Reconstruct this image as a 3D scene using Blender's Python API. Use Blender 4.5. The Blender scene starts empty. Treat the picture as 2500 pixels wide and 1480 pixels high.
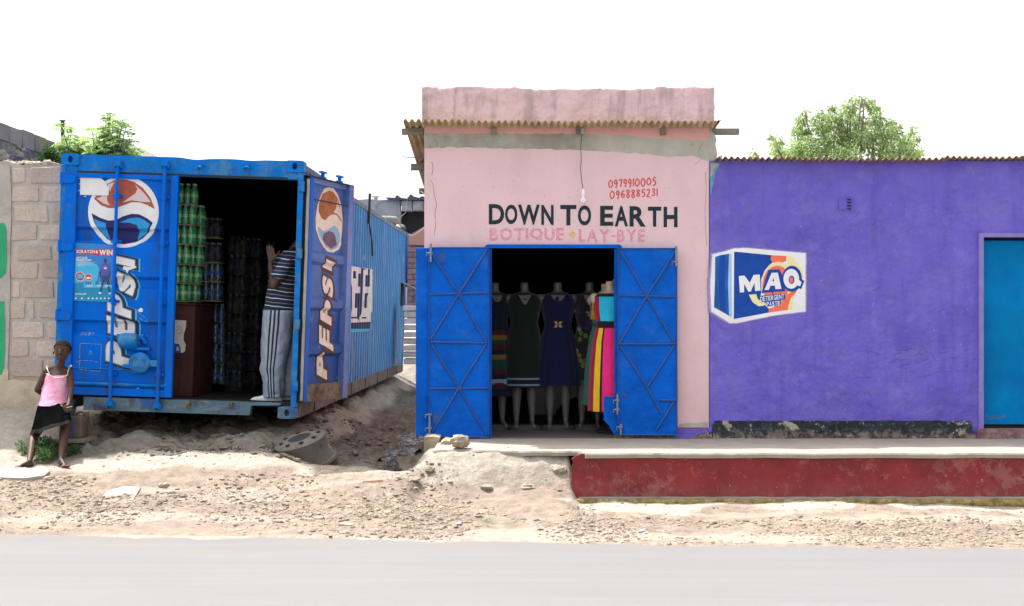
import bpy, bmesh, math, random
import numpy as np
from mathutils import Vector, Matrix, noise
from mathutils.geometry import tessellate_polygon
random.seed(7)
SC = bpy.context.scene
COL = SC.collection
# ---------------------------------------------------------------- camera, sky, sun, exposure
FPX = 3500.0; HOR = 770.0; CX = 1250.0; EYE = 1.75
cd = bpy.data.cameras.new("camera"); cam = bpy.data.objects.new("camera", cd); COL.objects.link(cam)
cam.location = (0, 0, EYE); cam.rotation_euler = (math.radians(90), 0, 0)
cd.sensor_width = 36; cd.lens = 36*FPX/2500; cd.shift_y = (HOR-740)/2500
cd.clip_start = .1; cd.clip_end = 2000
SC.camera = cam
SUN_DIR = Vector((.42, -.30, -1)).normalized()
wd = bpy.data.worlds.new("World"); SC.world = wd; wd.use_nodes = True
wn = wd.node_tree.nodes; wl = wd.node_tree.links
sky = wn.new('ShaderNodeTexSky'); sky.sky_type = 'NISHITA'; sky.sun_disc = False
sky.sun_elevation = math.radians(62.7); sky.sun_rotation = math.radians(-54.5)
sky.air_density = 1.0; sky.dust_density = 5.0; sky.ozone_density = 1.0
hs = wn.new('ShaderNodeHueSaturation'); hs.inputs['Saturation'].default_value = .16; hs.inputs['Value'].default_value = 1.0
wl.new(sky.outputs[0], hs.inputs['Color']); wl.new(hs.outputs[0], wn['Background'].inputs['Color'])
wn['Background'].inputs['Strength'].default_value = .15
sd = bpy.data.lights.new("sun", 'SUN'); sd.energy = 2.85; sd.angle = math.radians(.5); sd.color = (1, .955, .88)
sun = bpy.data.objects.new("sun", sd); COL.objects.link(sun)
sun.rotation_euler = SUN_DIR.to_track_quat('-Z', 'Y').to_euler(); sun.location = (-6, 5, 20)
vs = SC.view_settings; vs.view_transform = 'Standard'; vs.look = 'None'; vs.gamma = 1; vs.use_curve_mapping = False
vs.exposure = 1.56

# ---------------------------------------------------------------- helpers
def W(px, py, D): return Vector(((px-CX)*D/FPX, D, EYE-(py-HOR)*D/FPX))
def XP(px, D): return (px-CX)*D/FPX
def ZP(py, D): return EYE-(py-HOR)*D/FPX
def ray(px, py): return Vector(((px-CX)/FPX, 1, -(py-HOR)/FPX))
def fb(x, y=0, z=0, s=1.0): return noise.fractal(Vector((x*s, y*s, z*s)), 1.0, 2.0, 4)
def srgb(r, g, b):
    f = lambda c: (c/255/12.92) if c <= 10 else ((c/255+.055)/1.055)**2.4
    return (f(r), f(g), f(b))

def rootof(o):
    while o.parent: o = o.parent
    return o
def tag(o, label=None, cat=None, group=None, kind=None):
    if label: o['label'] = label
    if cat: o['category'] = cat
    if group: o['group'] = group
    if kind: o['kind'] = kind
    return o
def thing(name, label, cat, loc=(0, 0, 0), group=None):
    o = bpy.data.objects.new(name, None); COL.objects.link(o); o.location = loc
    o.empty_display_size = .2
    return tag(o, label, cat, group)
def copy_tree(o, parent=None):
    c = o.copy(); COL.objects.link(c)
    if parent: c.parent = parent
    for ch in list(o.children): copy_tree(ch, c)
    return c

class MB:
    def __init__(s): s.v = []; s.f = []; s.m = []; s.M = None
    def add(s, vs_, fs, m=0):
        b = len(s.v)
        s.v += [tuple(s.M @ Vector(v)) if s.M else tuple(v) for v in vs_]
        for i, f in enumerate(fs):
            s.f.append([b+k for k in f]); s.m.append(m[i] if isinstance(m, list) else m)
        return s
    def box(s, x0, x1, y0, y1, z0, z1, m=0):
        return s.add([(x0,y0,z0),(x1,y0,z0),(x1,y1,z0),(x0,y1,z0),(x0,y0,z1),(x1,y0,z1),(x1,y1,z1),(x0,y1,z1)],
              [(0,3,2,1),(4,5,6,7),(0,1,5,4),(1,2,6,5),(2,3,7,6),(3,0,4,7)], m)
    def prism(s, pts, y0, y1, m=0):          # outline in (x,z), extruded along y
        n = len(pts)
        area = sum(pts[i][0]*pts[(i+1)%n][1]-pts[(i+1)%n][0]*pts[i][1] for i in range(n))
        if area < 0: pts = pts[::-1]
        v = [(p[0], y0, p[1]) for p in pts]+[(p[0], y1, p[1]) for p in pts]
        tri = tessellate_polygon([[Vector((p[0], p[1], 0)) for p in pts]])
        fs = [tuple(t) for t in tri]+[tuple(n+k for k in t[::-1]) for t in tri]
        fs += [(i, i+n, (i+1) % n+n, (i+1) % n) for i in range(n)]
        return s.add(v, fs, m)
    def tube(s, path, r, n=8, m=0, cap=True):
        path = [Vector(p) for p in path]
        rs = r if isinstance(r, (list, tuple)) else [r]*len(path)
        vs_ = []; fs = []
        for i, p in enumerate(path):
            d = (path[min(i+1, len(path)-1)]-path[max(i-1, 0)]).normalized()
            up = Vector((0, 0, 1)) if abs(d.z) < .9 else Vector((0, 1, 0))
            a = d.cross(up).normalized(); b = d.cross(a)
            for k in range(n):
                t = 2*math.pi*k/n
                vs_.append(p+a*math.cos(t)*rs[i]+b*math.sin(t)*rs[i])
        for i in range(len(path)-1):
            for k in range(n):
                fs.append((i*n+k, i*n+(k+1) % n, (i+1)*n+(k+1) % n, (i+1)*n+k))
        if cap:
            fs.append(tuple(range(n))[::-1]); fs.append(tuple((len(path)-1)*n+k for k in range(n)))
        return s.add(vs_, fs, m)
    def lathe(s, prof, c=(0, 0, 0), n=16, m=0, axis=(0, 0, 1), mf=None):
        q = Vector((0, 0, 1)).rotation_difference(Vector(axis)); c = Vector(c)
        vs_ = []; fs = []; ms = []
        for (r, z) in prof:
            for k in range(n):
                t = 2*math.pi*k/n
                vs_.append(c+q @ Vector((r*math.cos(t), r*math.sin(t), z)))
        for i in range(len(prof)-1):
            for k in range(n):
                fs.append((i*n+k, i*n+(k+1) % n, (i+1)*n+(k+1) % n, (i+1)*n+k)); ms.append(mf(i) if mf else m)
        if prof[0][0] > 1e-4: fs.append(tuple(range(n))[::-1]); ms.append(mf(0) if mf else m)
        if prof[-1][0] > 1e-4: fs.append(tuple((len(prof)-1)*n+k for k in range(n))); ms.append(mf(len(prof)-2) if mf else m)
        return s.add(vs_, fs, ms)
    def loft(s, rings, m=0, cap=(True, True), mf=None):
        n = len(rings[0]); vs_ = [p for r in rings for p in r]; fs = []; ms = []
        for i in range(len(rings)-1):
            for k in range(n):
                fs.append((i*n+k, i*n+(k+1) % n, (i+1)*n+(k+1) % n, (i+1)*n+k)); ms.append(mf(i, k) if mf else m)
        if cap[0]: fs.append(tuple(range(n))[::-1]); ms.append(mf(0, 0) if mf else m)
        if cap[1]: fs.append(tuple((len(rings)-1)*n+k for k in range(n))); ms.append(mf(len(rings)-2, 0) if mf else m)
        return s.add(vs_, fs, ms)
    def ball(s, c, r, n=10, m=0, jit=0, seed=0):
        c = Vector(c); r = Vector(r) if isinstance(r, (tuple, list, Vector)) else Vector((r, r, r))
        rings = []
        for i in range(1, n):
            a = math.pi*i/n; ring = []
            for k in range(n+2):
                t = 2*math.pi*k/(n+2)
                d = Vector((math.sin(a)*math.cos(t), math.sin(a)*math.sin(t), -math.cos(a)))
                q = 1+jit*noise.noise(d*1.7+Vector((seed*3.1, seed, 0)))*2
                ring.append(c+Vector((d.x*r.x, d.y*r.y, d.z*r.z))*q)
            rings.append(ring)
        return s.loft(rings, m)
    def bevelbox(s, x0, x1, y0, y1, z0, z1, b=.01, m=0, jit=0):
        # box whose front (-y) face has chamfered edges
        j = lambda: random.uniform(-jit, jit)
        o = [(x0+j(), z0+j()), (x1+j(), z0+j()), (x1+j(), z1+j()), (x0+j(), z1+j())]
        c = .35*b
        cx = (x0+x1)/2; cz = (z0+z1)/2
        def ring(ins, y):
            R = []
            for (x, z), (sx, sz) in zip(o, [(1, 1), (-1, 1), (-1, -1), (1, -1)]):
                k = b*.8
                pts = [(x+sx*ins, z+sz*(ins+k)), (x+sx*(ins+k), z+sz*ins)]
                if sx*sz < 0: pts = pts[::-1]
                R += [(p[0], y, p[1]) for p in pts]
            return R
        rings = [ring(0, y1), ring(0, y0+b), ring(b*.8, y0)]
        return s.loft(rings, m)
    def build(s, name, mats, parent=None, world=True, smooth=False, origin=None, label=None):
        me = bpy.data.meshes.new(name)
        mats = mats if isinstance(mats, (list, tuple)) else [mats]
        V = np.array(s.v, dtype=float)
        if parent is not None:
            off = np.array(rootof(parent).location) if world else np.zeros(3)
        else:
            off = np.array(origin) if origin is not None else np.array([(V[:, 0].min()+V[:, 0].max())/2, (V[:, 1].min()+V[:, 1].max())/2, V[:, 2].min()])
            if not world: off = np.zeros(3)
        me.from_pydata((V-off).tolist(), [], s.f)
        for mt in mats: me.materials.append(mt)
        me.polygons.foreach_set('material_index', s.m)
        if smooth: me.polygons.foreach_set('use_smooth', [True]*len(s.f))
        me.update()
        o = bpy.data.objects.new(name, me); COL.objects.link(o)
        if parent is not None: o.parent = parent
        else: o.location = off
        if label: o['label'] = label
        if smooth == 'auto':
            bm = bmesh.new(); bm.from_mesh(me)
            for e in bm.edges:
                if len(e.link_faces) == 2 and e.calc_face_angle(0) > .6: e.smooth = False
            bm.to_mesh(me); bm.free()
        return o

# ---------------------------------------------------------------- materials
def mat(name, col, var=.12, scale=2.5, rough=.85, bump=.15, bscale=60, bump2=0, b2scale=4, layers=(), metal=0, spec=.3,
        rnd=0, alpha=None, coat=0, stretch=(1, 1, 1), trans=0, sheen=0, emit=None):
    m = bpy.data.materials.new(name); m.use_nodes = True
    N = m.node_tree.nodes; L = m.node_tree.links; b = N['Principled BSDF']
    tc = N.new('ShaderNodeTexCoord')
    def nz(sc, st=(1, 1, 1), det=6, rg=.6, off=0):
        mp = N.new('ShaderNodeMapping'); mp.inputs['Scale'].default_value = st; mp.inputs['Location'].default_value = (off, off*.7, off*1.3)
        L.new(tc.outputs['Object'], mp.inputs[0])
        t = N.new('ShaderNodeTexNoise'); t.inputs['Scale'].default_value = sc; t.inputs['Detail'].default_value = det
        t.inputs['Roughness'].default_value = rg; L.new(mp.outputs[0], t.inputs['Vector'])
        return t.outputs['Fac']
    def ramp(src, lo, hi, c0=(0, 0, 0), c1=(1, 1, 1)):
        r = N.new('ShaderNodeValToRGB'); r.color_ramp.elements[0].position = lo; r.color_ramp.elements[1].position = hi
        r.color_ramp.elements[0].color = (*c0, 1); r.color_ramp.elements[1].color = (*c1, 1); L.new(src, r.inputs[0]); return r.outputs[0]
    def mix(f, a, c):
        x = N.new('ShaderNodeMix'); x.data_type = 'RGBA'
        if isinstance(f, (int, float)): x.inputs[0].default_value = f
        else: L.new(f, x.inputs[0])
        for sck, val in ((6, a), (7, c)):
            if isinstance(val, tuple): x.inputs[sck].default_value = (*val[:3], 1)
            else: L.new(val, x.inputs[sck])
        return x.outputs[2]
    def mul(a, c):
        x = N.new('ShaderNodeMath'); x.operation = 'MULTIPLY'
        for i, val in enumerate((a, c)):
            if isinstance(val, (int, float)): x.inputs[i].default_value = val
            else: L.new(val, x.inputs[i])
        return x.outputs[0]
    c0 = tuple(max(0, c*(1-var)) for c in col); c1 = tuple(min(1, c*(1+var)) for c in col)
    cur = ramp(nz(scale, stretch), .3, .7, c0, c1)
    if rnd:
        oi = N.new('ShaderNodeObjectInfo'); h = N.new('ShaderNodeHueSaturation')
        mr = N.new('ShaderNodeMapRange'); mr.inputs[3].default_value = 1-rnd; mr.inputs[4].default_value = 1+rnd
        L.new(oi.outputs['Random'], mr.inputs[0]); L.new(mr.outputs[0], h.inputs['Value']); L.new(cur, h.inputs['Color']); cur = h.outputs[0]
    for i, ly in enumerate(layers):
        f = ramp(nz(ly.get('scale', 5), ly.get('st', (1, 1, 1)), ly.get('det', 8), ly.get('rg', .65), 3.7*(i+1)), ly['lo'], ly['hi'])
        if 'z' in ly:
            sp = N.new('ShaderNodeSeparateXYZ'); src = tc.outputs['Object']
            if ly.get('world'):
                g = N.new('ShaderNodeNewGeometry'); src = g.outputs['Position']
            L.new(src, sp.inputs[0])
            mr = N.new('ShaderNodeMapRange'); mr.inputs[1].default_value = ly['z'][0]; mr.inputs[2].default_value = ly['z'][1]
            L.new(sp.outputs[ly.get('ax', 2)], mr.inputs[0]); f = mul(f, mr.outputs[0])
        f = mul(f, ly.get('fac', 1.0)); cur = mix(f, cur, tuple(ly['c']))
    L.new(cur, b.inputs['Base Color'])
    b.inputs['Roughness'].default_value = rough; b.inputs['Metallic'].default_value = metal
    b.inputs['Specular IOR Level'].default_value = spec
    b.inputs['Coat Weight'].default_value = coat; b.inputs['Coat Roughness'].default_value = .2
    b.inputs['Transmission Weight'].default_value = trans
    if sheen: b.inputs['Sheen Weight'].default_value = sheen
    if alpha:
        L.new(ramp(nz(alpha.get('scale', 8), alpha.get('st', (1, 1, 1)), 8, .7, 9), alpha['lo'], alpha['hi'], (alpha.get('a0', 0),)*3, (alpha.get('a1', 1),)*3), b.inputs['Alpha'])
    if bump:
        bp = N.new('ShaderNodeBump'); bp.inputs['Strength'].default_value = bump; bp.inputs['Distance'].default_value = .01
        L.new(nz(bscale, stretch, 8, .7), bp.inputs['Height'])
        if bump2:
            b2 = N.new('ShaderNodeBump'); b2.inputs['Strength'].default_value = bump2; b2.inputs['Distance'].default_value = .06
            L.new(nz(b2scale, stretch, 4, .5), b2.inputs['Height']); L.new(b2.outputs[0], bp.inputs['Normal'])
        L.new(bp.outputs[0], b.inputs['Normal'])
    if emit: b.inputs['Emission Color'].default_value = (*emit, 1); b.inputs['Emission Strength'].default_value = 1
    return m
def flat(name, col, rough=.7, **k): return mat(name, col, var=.06, rough=rough, bump=.05, **k)

# ---------------------------------------------------------------- flat paint: polygons and letters in photograph pixels laid onto a surface
_g = {}
def glyph(ch, off=0.0):
    k = (ch, round(off, 4))
    if k in _g: return _g[k]
    cu = bpy.data.curves.new('t', 'FONT'); cu.body = ch; cu.size = 1; cu.offset = off; cu.resolution_u = 4
    o = bpy.data.objects.new('t', cu); COL.objects.link(o); bpy.context.view_layer.update()
    me = o.evaluated_get(bpy.context.evaluated_depsgraph_get()).to_mesh()
    v = [(p.co.x, p.co.y) for p in me.vertices]; f = [tuple(p.vertices) for p in me.polygons]
    bpy.data.objects.remove(o); bpy.data.curves.remove(cu)
    _g[k] = (v, f); return _g[k]
class Paint:
    def __init__(s, f, cutsv=(), cutsu=()):
        s.f = f; s.P = []; s.cv = cutsv; s.cu = cutsu     # f(px,py,layer) -> 3D point
    def poly(s, pts, m=0, lay=1):
        tri = tessellate_polygon([[Vector((p[0], p[1], 0)) for p in pts]])
        s.P.append(([(p[0], p[1]) for p in pts], [tuple(t) for t in tri], m, lay))
    def ell(s, cx, cy, rx, ry, m=0, lay=1, n=40, rot=0, jit=0):
        s.poly([(cx+(1+jit*math.sin(3.1*i))*(rx*math.cos(2*math.pi*i/n)*math.cos(rot)-ry*math.sin(2*math.pi*i/n)*math.sin(rot)),
                 cy+(1+jit*math.sin(2.3*i))*(rx*math.cos(2*math.pi*i/n)*math.sin(rot)+ry*math.sin(2*math.pi*i/n)*math.cos(rot))) for i in range(n)], m, lay)
    def char(s, ch, quad, off=0., m=0, lay=1, ref=None, sh=(0, 0)):   # quad: TL TR BR BL in pixels
        v, f = glyph(ch, off); rv, _ = glyph(ch, off if ref is None else ref)
        x0 = min(p[0] for p in rv); x1 = max(p[0] for p in rv); y0 = min(p[1] for p in rv); y1 = max(p[1] for p in rv)
        TL, TR, BR, BL = [Vector(q) for q in quad]; out = []
        for p in v:
            u = (p[0]-x0)/(x1-x0); w = (p[1]-y0)/(y1-y0)
            q = (BL*(1-u)+BR*u)*(1-w)+(TL*(1-u)+TR*u)*w; out.append((q.x+sh[0], q.y+sh[1]))
        s.P.append((out, f, m, lay))
    def text(s, st, x0, x1, yt, yb, off=.02, m=0, lay=1, dy=0):        # word stretched over a box, proportional widths
        ws = []
        for c in st:
            if c == ' ': ws.append(.35); continue
            v, _ = glyph(c, off); ws.append(max(p[0] for p in v)-min(p[0] for p in v)+.09)
        k = (x1-x0)/sum(ws); x = x0
        for c, w in zip(st, ws):
            if c != ' ':
                xa, xb = x, x+(w-.09)*k; d0 = dy*(xa-x0)/(x1-x0); d1 = dy*(xb-x0)/(x1-x0)
                a, bb = (yt, yb) if c != '-' else ((yt*.55+yb*.45), (yt*.4+yb*.6))
                s.char(c, [(xa, a+d0), (xb, a+d1), (xb, bb+d1), (xa, bb+d0)], off, m, lay)
            x += w*k
    def stroke(s, pts, w, m=0, lay=1, smooth=3):
        P = [Vector(p) for p in pts]
        if smooth and len(P) > 2:
            Q = []
            for i in range(len(P)-1):
                p0 = P[max(i-1, 0)]; p1 = P[i]; p2 = P[i+1]; p3 = P[min(i+2, len(P)-1)]
                for k in range(smooth):
                    t = k/smooth
                    Q.append(.5*((2*p1)+(p2-p0)*t+(2*p0-5*p1+4*p2-p3)*t*t+(3*p1-p0-3*p2+p3)*t**3))
            Q.append(P[-1]); P = Q
        L_ = []; R = []
        for i, p in enumerate(P):
            d = (P[min(i+1, len(P)-1)]-P[max(i-1, 0)])
            if d.length < 1e-6: d = Vector((1, 0))
            d.normalize(); nn = Vector((-d.y, d.x))*w/2*(1+.12*math.sin(i*1.7))
            e = Vector((0, 0))
            if i == 0: e = -d*w*.25
            if i == len(P)-1: e = d*w*.25
            L_.append(p+nn+e); R.append(p-nn+e)
        for i in range(len(P)-1):
            s.P.append(([tuple(L_[i]), tuple(L_[i+1]), tuple(R[i+1]), tuple(R[i])], [(0, 1, 2, 3)], m, lay+.02*i))
    def build(s, name, mats, parent, conform=None, label=None, world=True):
        mats = mats if isinstance(mats, (list, tuple)) else [mats]
        me = bpy.data.meshes.new(name); bm = bmesh.new()
        for v, f, m, lay in s.P:
            bv = [bm.verts.new(s.f(p[0], p[1], lay)) for p in v]
            for t in f:
                try: fc = bm.faces.new([bv[i] for i in t]); fc.material_index = m
                except ValueError: pass
        if conform: conform(bm)
        if parent is not None and world:
            off = rootof(parent).location
            for v in bm.verts: v.co -= off
        bm.normal_update()
        bm.to_mesh(me); bm.free()
        for mt in mats: me.materials.append(mt)
        o = bpy.data.objects.new(name, me); COL.objects.link(o); o.parent = parent
        if label: o['label'] = label
        return o
def onplane(D, sgn=1): return lambda px, py, lay: W(px, py, D)+Vector((0, -.0012*lay, 0))
def Zm(x0, y0, k): return lambda x, y: (x0+x*k, y0+y*k)

def remesh_body(mb, name, material, parent, voxel=.007, it=6, world=True):
    o = mb.build(name, material, parent, world=world)
    md = o.modifiers.new('r', 'REMESH'); md.mode = 'VOXEL'; md.voxel_size = voxel
    ms = o.modifiers.new('s', 'SMOOTH'); ms.factor = .5; ms.iterations = it
    bpy.context.view_layer.update()
    me = bpy.data.meshes.new_from_object(o.evaluated_get(bpy.context.evaluated_depsgraph_get()))
    me.name = name; o.modifiers.clear(); old = o.data; o.data = me
    me.materials.clear(); me.materials.append(material)
    me.polygons.foreach_set('use_smooth', [True]*len(me.polygons)); me.polygons.foreach_set('material_index', [0]*len(me.polygons))
    return o
def cap(mb, a, ra, b, rb, n=12):                      # tapered limb with round ends
    a = Vector(a); b = Vector(b)
    k = 6; path = [a.lerp(b, i/k) for i in range(k+1)]; rs = [ra+(rb-ra)*i/k for i in range(k+1)]
    mb.tube(path, rs, n); mb.ball(a, ra, 8); mb.ball(b, rb, 8)
# ================================================================ GROUND
def vnoise(x, y, s, seed=0):
    x = x*s; y = y*s; xi = np.floor(x).astype(np.int64); yi = np.floor(y).astype(np.int64); fx = x-xi; fy = y-yi
    fx = fx*fx*(3-2*fx); fy = fy*fy*(3-2*fy)
    def h(a, b):
        n = (a*374761393+b*668265263+seed*69069) & 0x7fffffff; n = ((n ^ (n >> 13))*1274126177) & 0x7fffffff
        return ((n ^ (n >> 16)) & 0xffff)/65535.0
    return (h(xi, yi)*(1-fx)+h(xi+1, yi)*fx)*(1-fy)+(h(xi, yi+1)*(1-fx)+h(xi+1, yi+1)*fx)*fy*1.0-.5
def fbmn(x, y, s, o=4, seed=0): return sum(vnoise(x, y, s*2**k, seed+k)*.5**k for k in range(o))
def edge_y(x): return 11.02-.1*x
def edge_w(x): return edge_y(np.clip(x, -12, 12))+fbmn(x, x*0, 1.7, 3, 5)*.16+fbmn(x, x*0, 9, 2, 6)*.05
def sst(a, b, x): t = np.clip((x-a)/(b-a), 0, 1); return t*t*(3-2*t)
def ground_z(x, y, fine=True):
    x = np.asarray(x, dtype=float); y = np.asarray(y, dtype=float); e = edge_w(x)
    def prof(pts): # pts start after edge
        t = y.copy(); z = np.interp(t, [p[0] for p in pts], [p[1] for p in pts]); return z
    wall = prof([(11.3, .0), (12.3, .13), (13.3, .32), (14.0, .55), (14.6, .79), (20, .8)])
    cont = prof([(11.3, .0), (12.3, .12), (13.05, .29), (13.55, .38), (14.4, .50), (15.5, .62), (20, .62)])
    alley = prof([(11.1, .0), (12.3, .14), (12.95, .34), (13.3, .33), (15, .36), (20, .41), (30, .45)])
    brk = prof([(11.0, 0), (12.1, .09), (12.6, .13), (12.8, .19), (12.96, .36), (13.10, .485), (13.4, .485), (30, .47)])
    rt = prof([(10.8, 0), (12.6, .075), (12.9, .075), (30, .10)])
    z = wall
    for a, b, nx in ((-4.9, -4.2, cont), (-2.25, -1.75, alley), (-.95, -.78, brk), (.50, .62, rt)):
        w = sst(a, b, x); z = z*(1-w)+nx*w
    z = z+.085*np.exp(-((x+2.75)/.75)**2)*np.exp(-((y-13.5)/.4)**2)
    # water channel in the alley
    cx = np.interp(y, [12.9, 13.4, 14.2, 15.5, 17.5, 20], [-1.05, -1.08, -1.2, -1.12, -1.25, -1.15])
    ch = np.exp(-((x-cx)/.16)**2)*sst(12.9, 13.2, y)*(1-sst(17, 19, y)); z = z-.05*ch
    amp = sst(0.05, .6, y-e)
    z = z+amp*(fbmn(x, y, 1.1, 3, 3)*.05+fbmn(x, y, 5, 4, 9)*.028)
    rough = sst(13.55, 14.0, y)*sst(-4.7, -4.3, x)*(1-sst(-.95, -.8, x))*(1-sst(22, 26, y))
    z = z+rough*(fbmn(x, y, 3.5, 3, 31)*.13+np.abs(fbmn(x, y, 8, 2, 33))*.05-.02)
    if fine: z = z+amp*fbmn(x, y, 30, 2, 20)*.008
    # shallow dip along the kerb side, and never above the road before its edge
    z = np.maximum(z, .007+.004*vnoise(x, y, 20, 2))
    z = np.where(y < e, -.02, z); z = np.where((y >= e) & (y < e+.06), -.02+(y-e)/.06*.027, z)
    return z
def gz(x, y): return float(ground_z(np.array([x]), np.array([y]))[0])

xs = np.concatenate([[-400, -150, -60, -25, -14, -9], np.arange(-7, -5.6, .1), np.arange(-5.6, 5.6, .027), np.arange(5.6, 8, .1), [9, 14, 25, 60, 150, 400]])
ys = np.concatenate([[-30, 5, 9.5, 10.2], np.arange(10.35, 14.8, .024), np.arange(14.8, 17.6, .036), np.arange(17.6, 20, .09), np.arange(20, 34, .5), [40, 60, 120, 300, 900]])
GX, GY = np.meshgrid(xs, ys); GZ = ground_z(GX, GY)
GZ = np.where(GY > 36, .45, GZ); GZ = np.where(np.abs(GX) > 8.5, np.minimum(GZ, .1), GZ)
me = bpy.data.meshes.new("ground")
nx, ny = len(xs), len(ys)
V = np.stack([GX, GY, GZ], -1).reshape(-1, 3)
I = np.arange(nx*ny).reshape(ny, nx)
F = np.stack([I[:-1, :-1], I[:-1, 1:], I[1:, 1:], I[1:, :-1]], -1).reshape(-1, 4)
me.vertices.add(len(V)); me.vertices.foreach_set('co', V.ravel())
me.loops.add(F.size); me.loops.foreach_set('vertex_index', F.ravel())
me.polygons.add(len(F)); me.polygons.foreach_set('loop_start', np.arange(len(F))*4)
me.update(calc_edges=True); me.validate()
me.polygons.foreach_set('use_smooth', [True]*len(me.polygons))
# what lies on the ground: 0 stony brown soil, 1 pale dry sand, 2 damp alley earth and painted container shade
at = me.attributes.new('soil', 'FLOAT', 'POINT')
n1 = fbmn(GX, GY, 1.6, 4, 40); n2 = fbmn(GX*.35, GY*2.2, 1.3, 4, 60)
soil = sst(.0, .22, n2+.06)*.6
soil = np.maximum(soil, sst(.3, .9, GX-.2+n1)*sst(.1, -.1, (12.72-.045*(5-GX)*0-GY)-.35-n1*.7-.2*n2)*1.0)      # sand by the ledge
soil = np.maximum(soil, sst(13.05, 13.25, GY+n1*.25)*(1-sst(-2.2, -1.8, GX)))
soil = np.maximum(soil, .95*sst(12.75, 12.9, GY+n1*.3)*sst(-.9, -.7, GX))
soil = np.maximum(soil, .8*sst(4.4, 5.6, -GX+n1)*sst(12.9, 13.2, GY+n1*.2))
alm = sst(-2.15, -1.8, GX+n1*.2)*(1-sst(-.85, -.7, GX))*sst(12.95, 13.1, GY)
und_shade = sst(13.45, 13.9, GY+n1*.25+.12*n2)*sst(-4.7, -4.4, GX)*(1-sst(-.85, -.7, GX))  # shade under the container, painted as darker soil
soil = soil+(2-soil)*np.maximum(alm*.95, und_shade*.6)
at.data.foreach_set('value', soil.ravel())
gm = mat("dry_stony_soil", (.215, .172, .137), var=.35, scale=9, bump=.9, bscale=45, rough=.95, spec=.1, bump2=.5, b2scale=9,
         layers=[dict(c=(.26, .215, .165), scale=34, lo=.56, hi=.66, fac=.8), dict(c=(.09, .06, .04), scale=50, lo=.60, hi=.68, fac=.7),
                 dict(c=(.18, .142, .125), scale=1.5, lo=.45, hi=.65, fac=.6, st=(.5, 2, 1))])
N = gm.node_tree.nodes; L = gm.node_tree.links; b = N['Principled BSDF']
atn = N.new('ShaderNodeAttribute'); atn.attribute_name = 'soil'
src = b.inputs['Base Color'].links[0].from_socket
def rmp(src, lo, hi):
    r = N.new('ShaderNodeMapRange'); r.inputs[1].default_value = lo; r.inputs[2].default_value = hi; L.new(src, r.inputs[0]); return r.outputs[0]
tcx = N.new('ShaderNodeTexCoord')
sn = N.new('ShaderNodeTexNoise'); sn.inputs['Scale'].default_value = 14; sn.inputs['Detail'].default_value = 9; sn.inputs['Roughness'].default_value = .7
L.new(tcx.outputs['Object'], sn.inputs['Vector'])
def crp(src, c0, c1, lo=.35, hi=.65):
    r = N.new('ShaderNodeValToRGB'); r.color_ramp.elements[0].color = (*c0, 1); r.color_ramp.elements[1].color = (*c1, 1)
    r.color_ramp.elements[0].position = lo; r.color_ramp.elements[1].position = hi; L.new(src, r.inputs[0]); return r.outputs[0]
def mx(f, a, c):
    x = N.new('ShaderNodeMix'); x.data_type = 'RGBA'; L.new(f, x.inputs[0]); L.new(a, x.inputs[6]); L.new(c, x.inputs[7]); return x.outputs[2]
c1 = mx(rmp(atn.outputs['Fac'], .25, .95), src, crp(sn.outputs['Fac'], (.26, .225, .185), (.35, .32, .275)))
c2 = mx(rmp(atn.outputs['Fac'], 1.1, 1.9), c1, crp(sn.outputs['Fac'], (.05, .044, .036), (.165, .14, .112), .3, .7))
L.new(c2, b.inputs['Base Color'])
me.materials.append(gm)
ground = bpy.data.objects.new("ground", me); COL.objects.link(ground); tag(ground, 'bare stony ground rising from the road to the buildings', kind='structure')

# road: worn pale tarmac with a ragged edge
asph = mat("worn_pale_tarmac", (.145, .141, .145), var=.05, scale=1.2, bump=.25, bscale=220, rough=.9, spec=.15, stretch=(.35, 2.5, 1),
           layers=[dict(c=(.165, .162, .168), scale=3, lo=.5, hi=.75, fac=.55, st=(.12, 3, 1)), dict(c=(.09, .088, .092), scale=120, lo=.60, hi=.68, fac=.45), dict(c=(.22, .21, .2), scale=90, lo=.64, hi=.7, fac=.5), dict(c=(.17, .145, .115), scale=2.2, lo=.45, hi=.65, fac=.6, z=(10.2, 11.2), ax=1, world=True),
                   dict(c=(.145, .14, .147), scale=1.3, lo=.55, hi=.75, fac=.3, st=(.15, 2, 1))])
mb = MB(); xe = np.concatenate([[-400, -60, -10], np.arange(-7, 8, .05), [12, 60, 400]]); vv = []; ff = []
for i, x in enumerate(xe):
    e = edge_y(np.clip(x, -12, 12))+.5
    for y in (-30, 4, 8, float(e)-.25): vv.append((x, y, 0))
    vv.append((x, float(e), .0)); vv.append((x, float(e)+.012, -.06))
for i in range(len(xe)-1):
    for k in range(5): ff.append((i*6+k, (i+1)*6+k, (i+1)*6+k+1, i*6+k+1))
mb.add(vv, ff); rd = mb.build("road", asph, origin=(0, 0, 0)); tag(rd, 'pale worn tarmac road along the foot of the picture', kind='structure')

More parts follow.
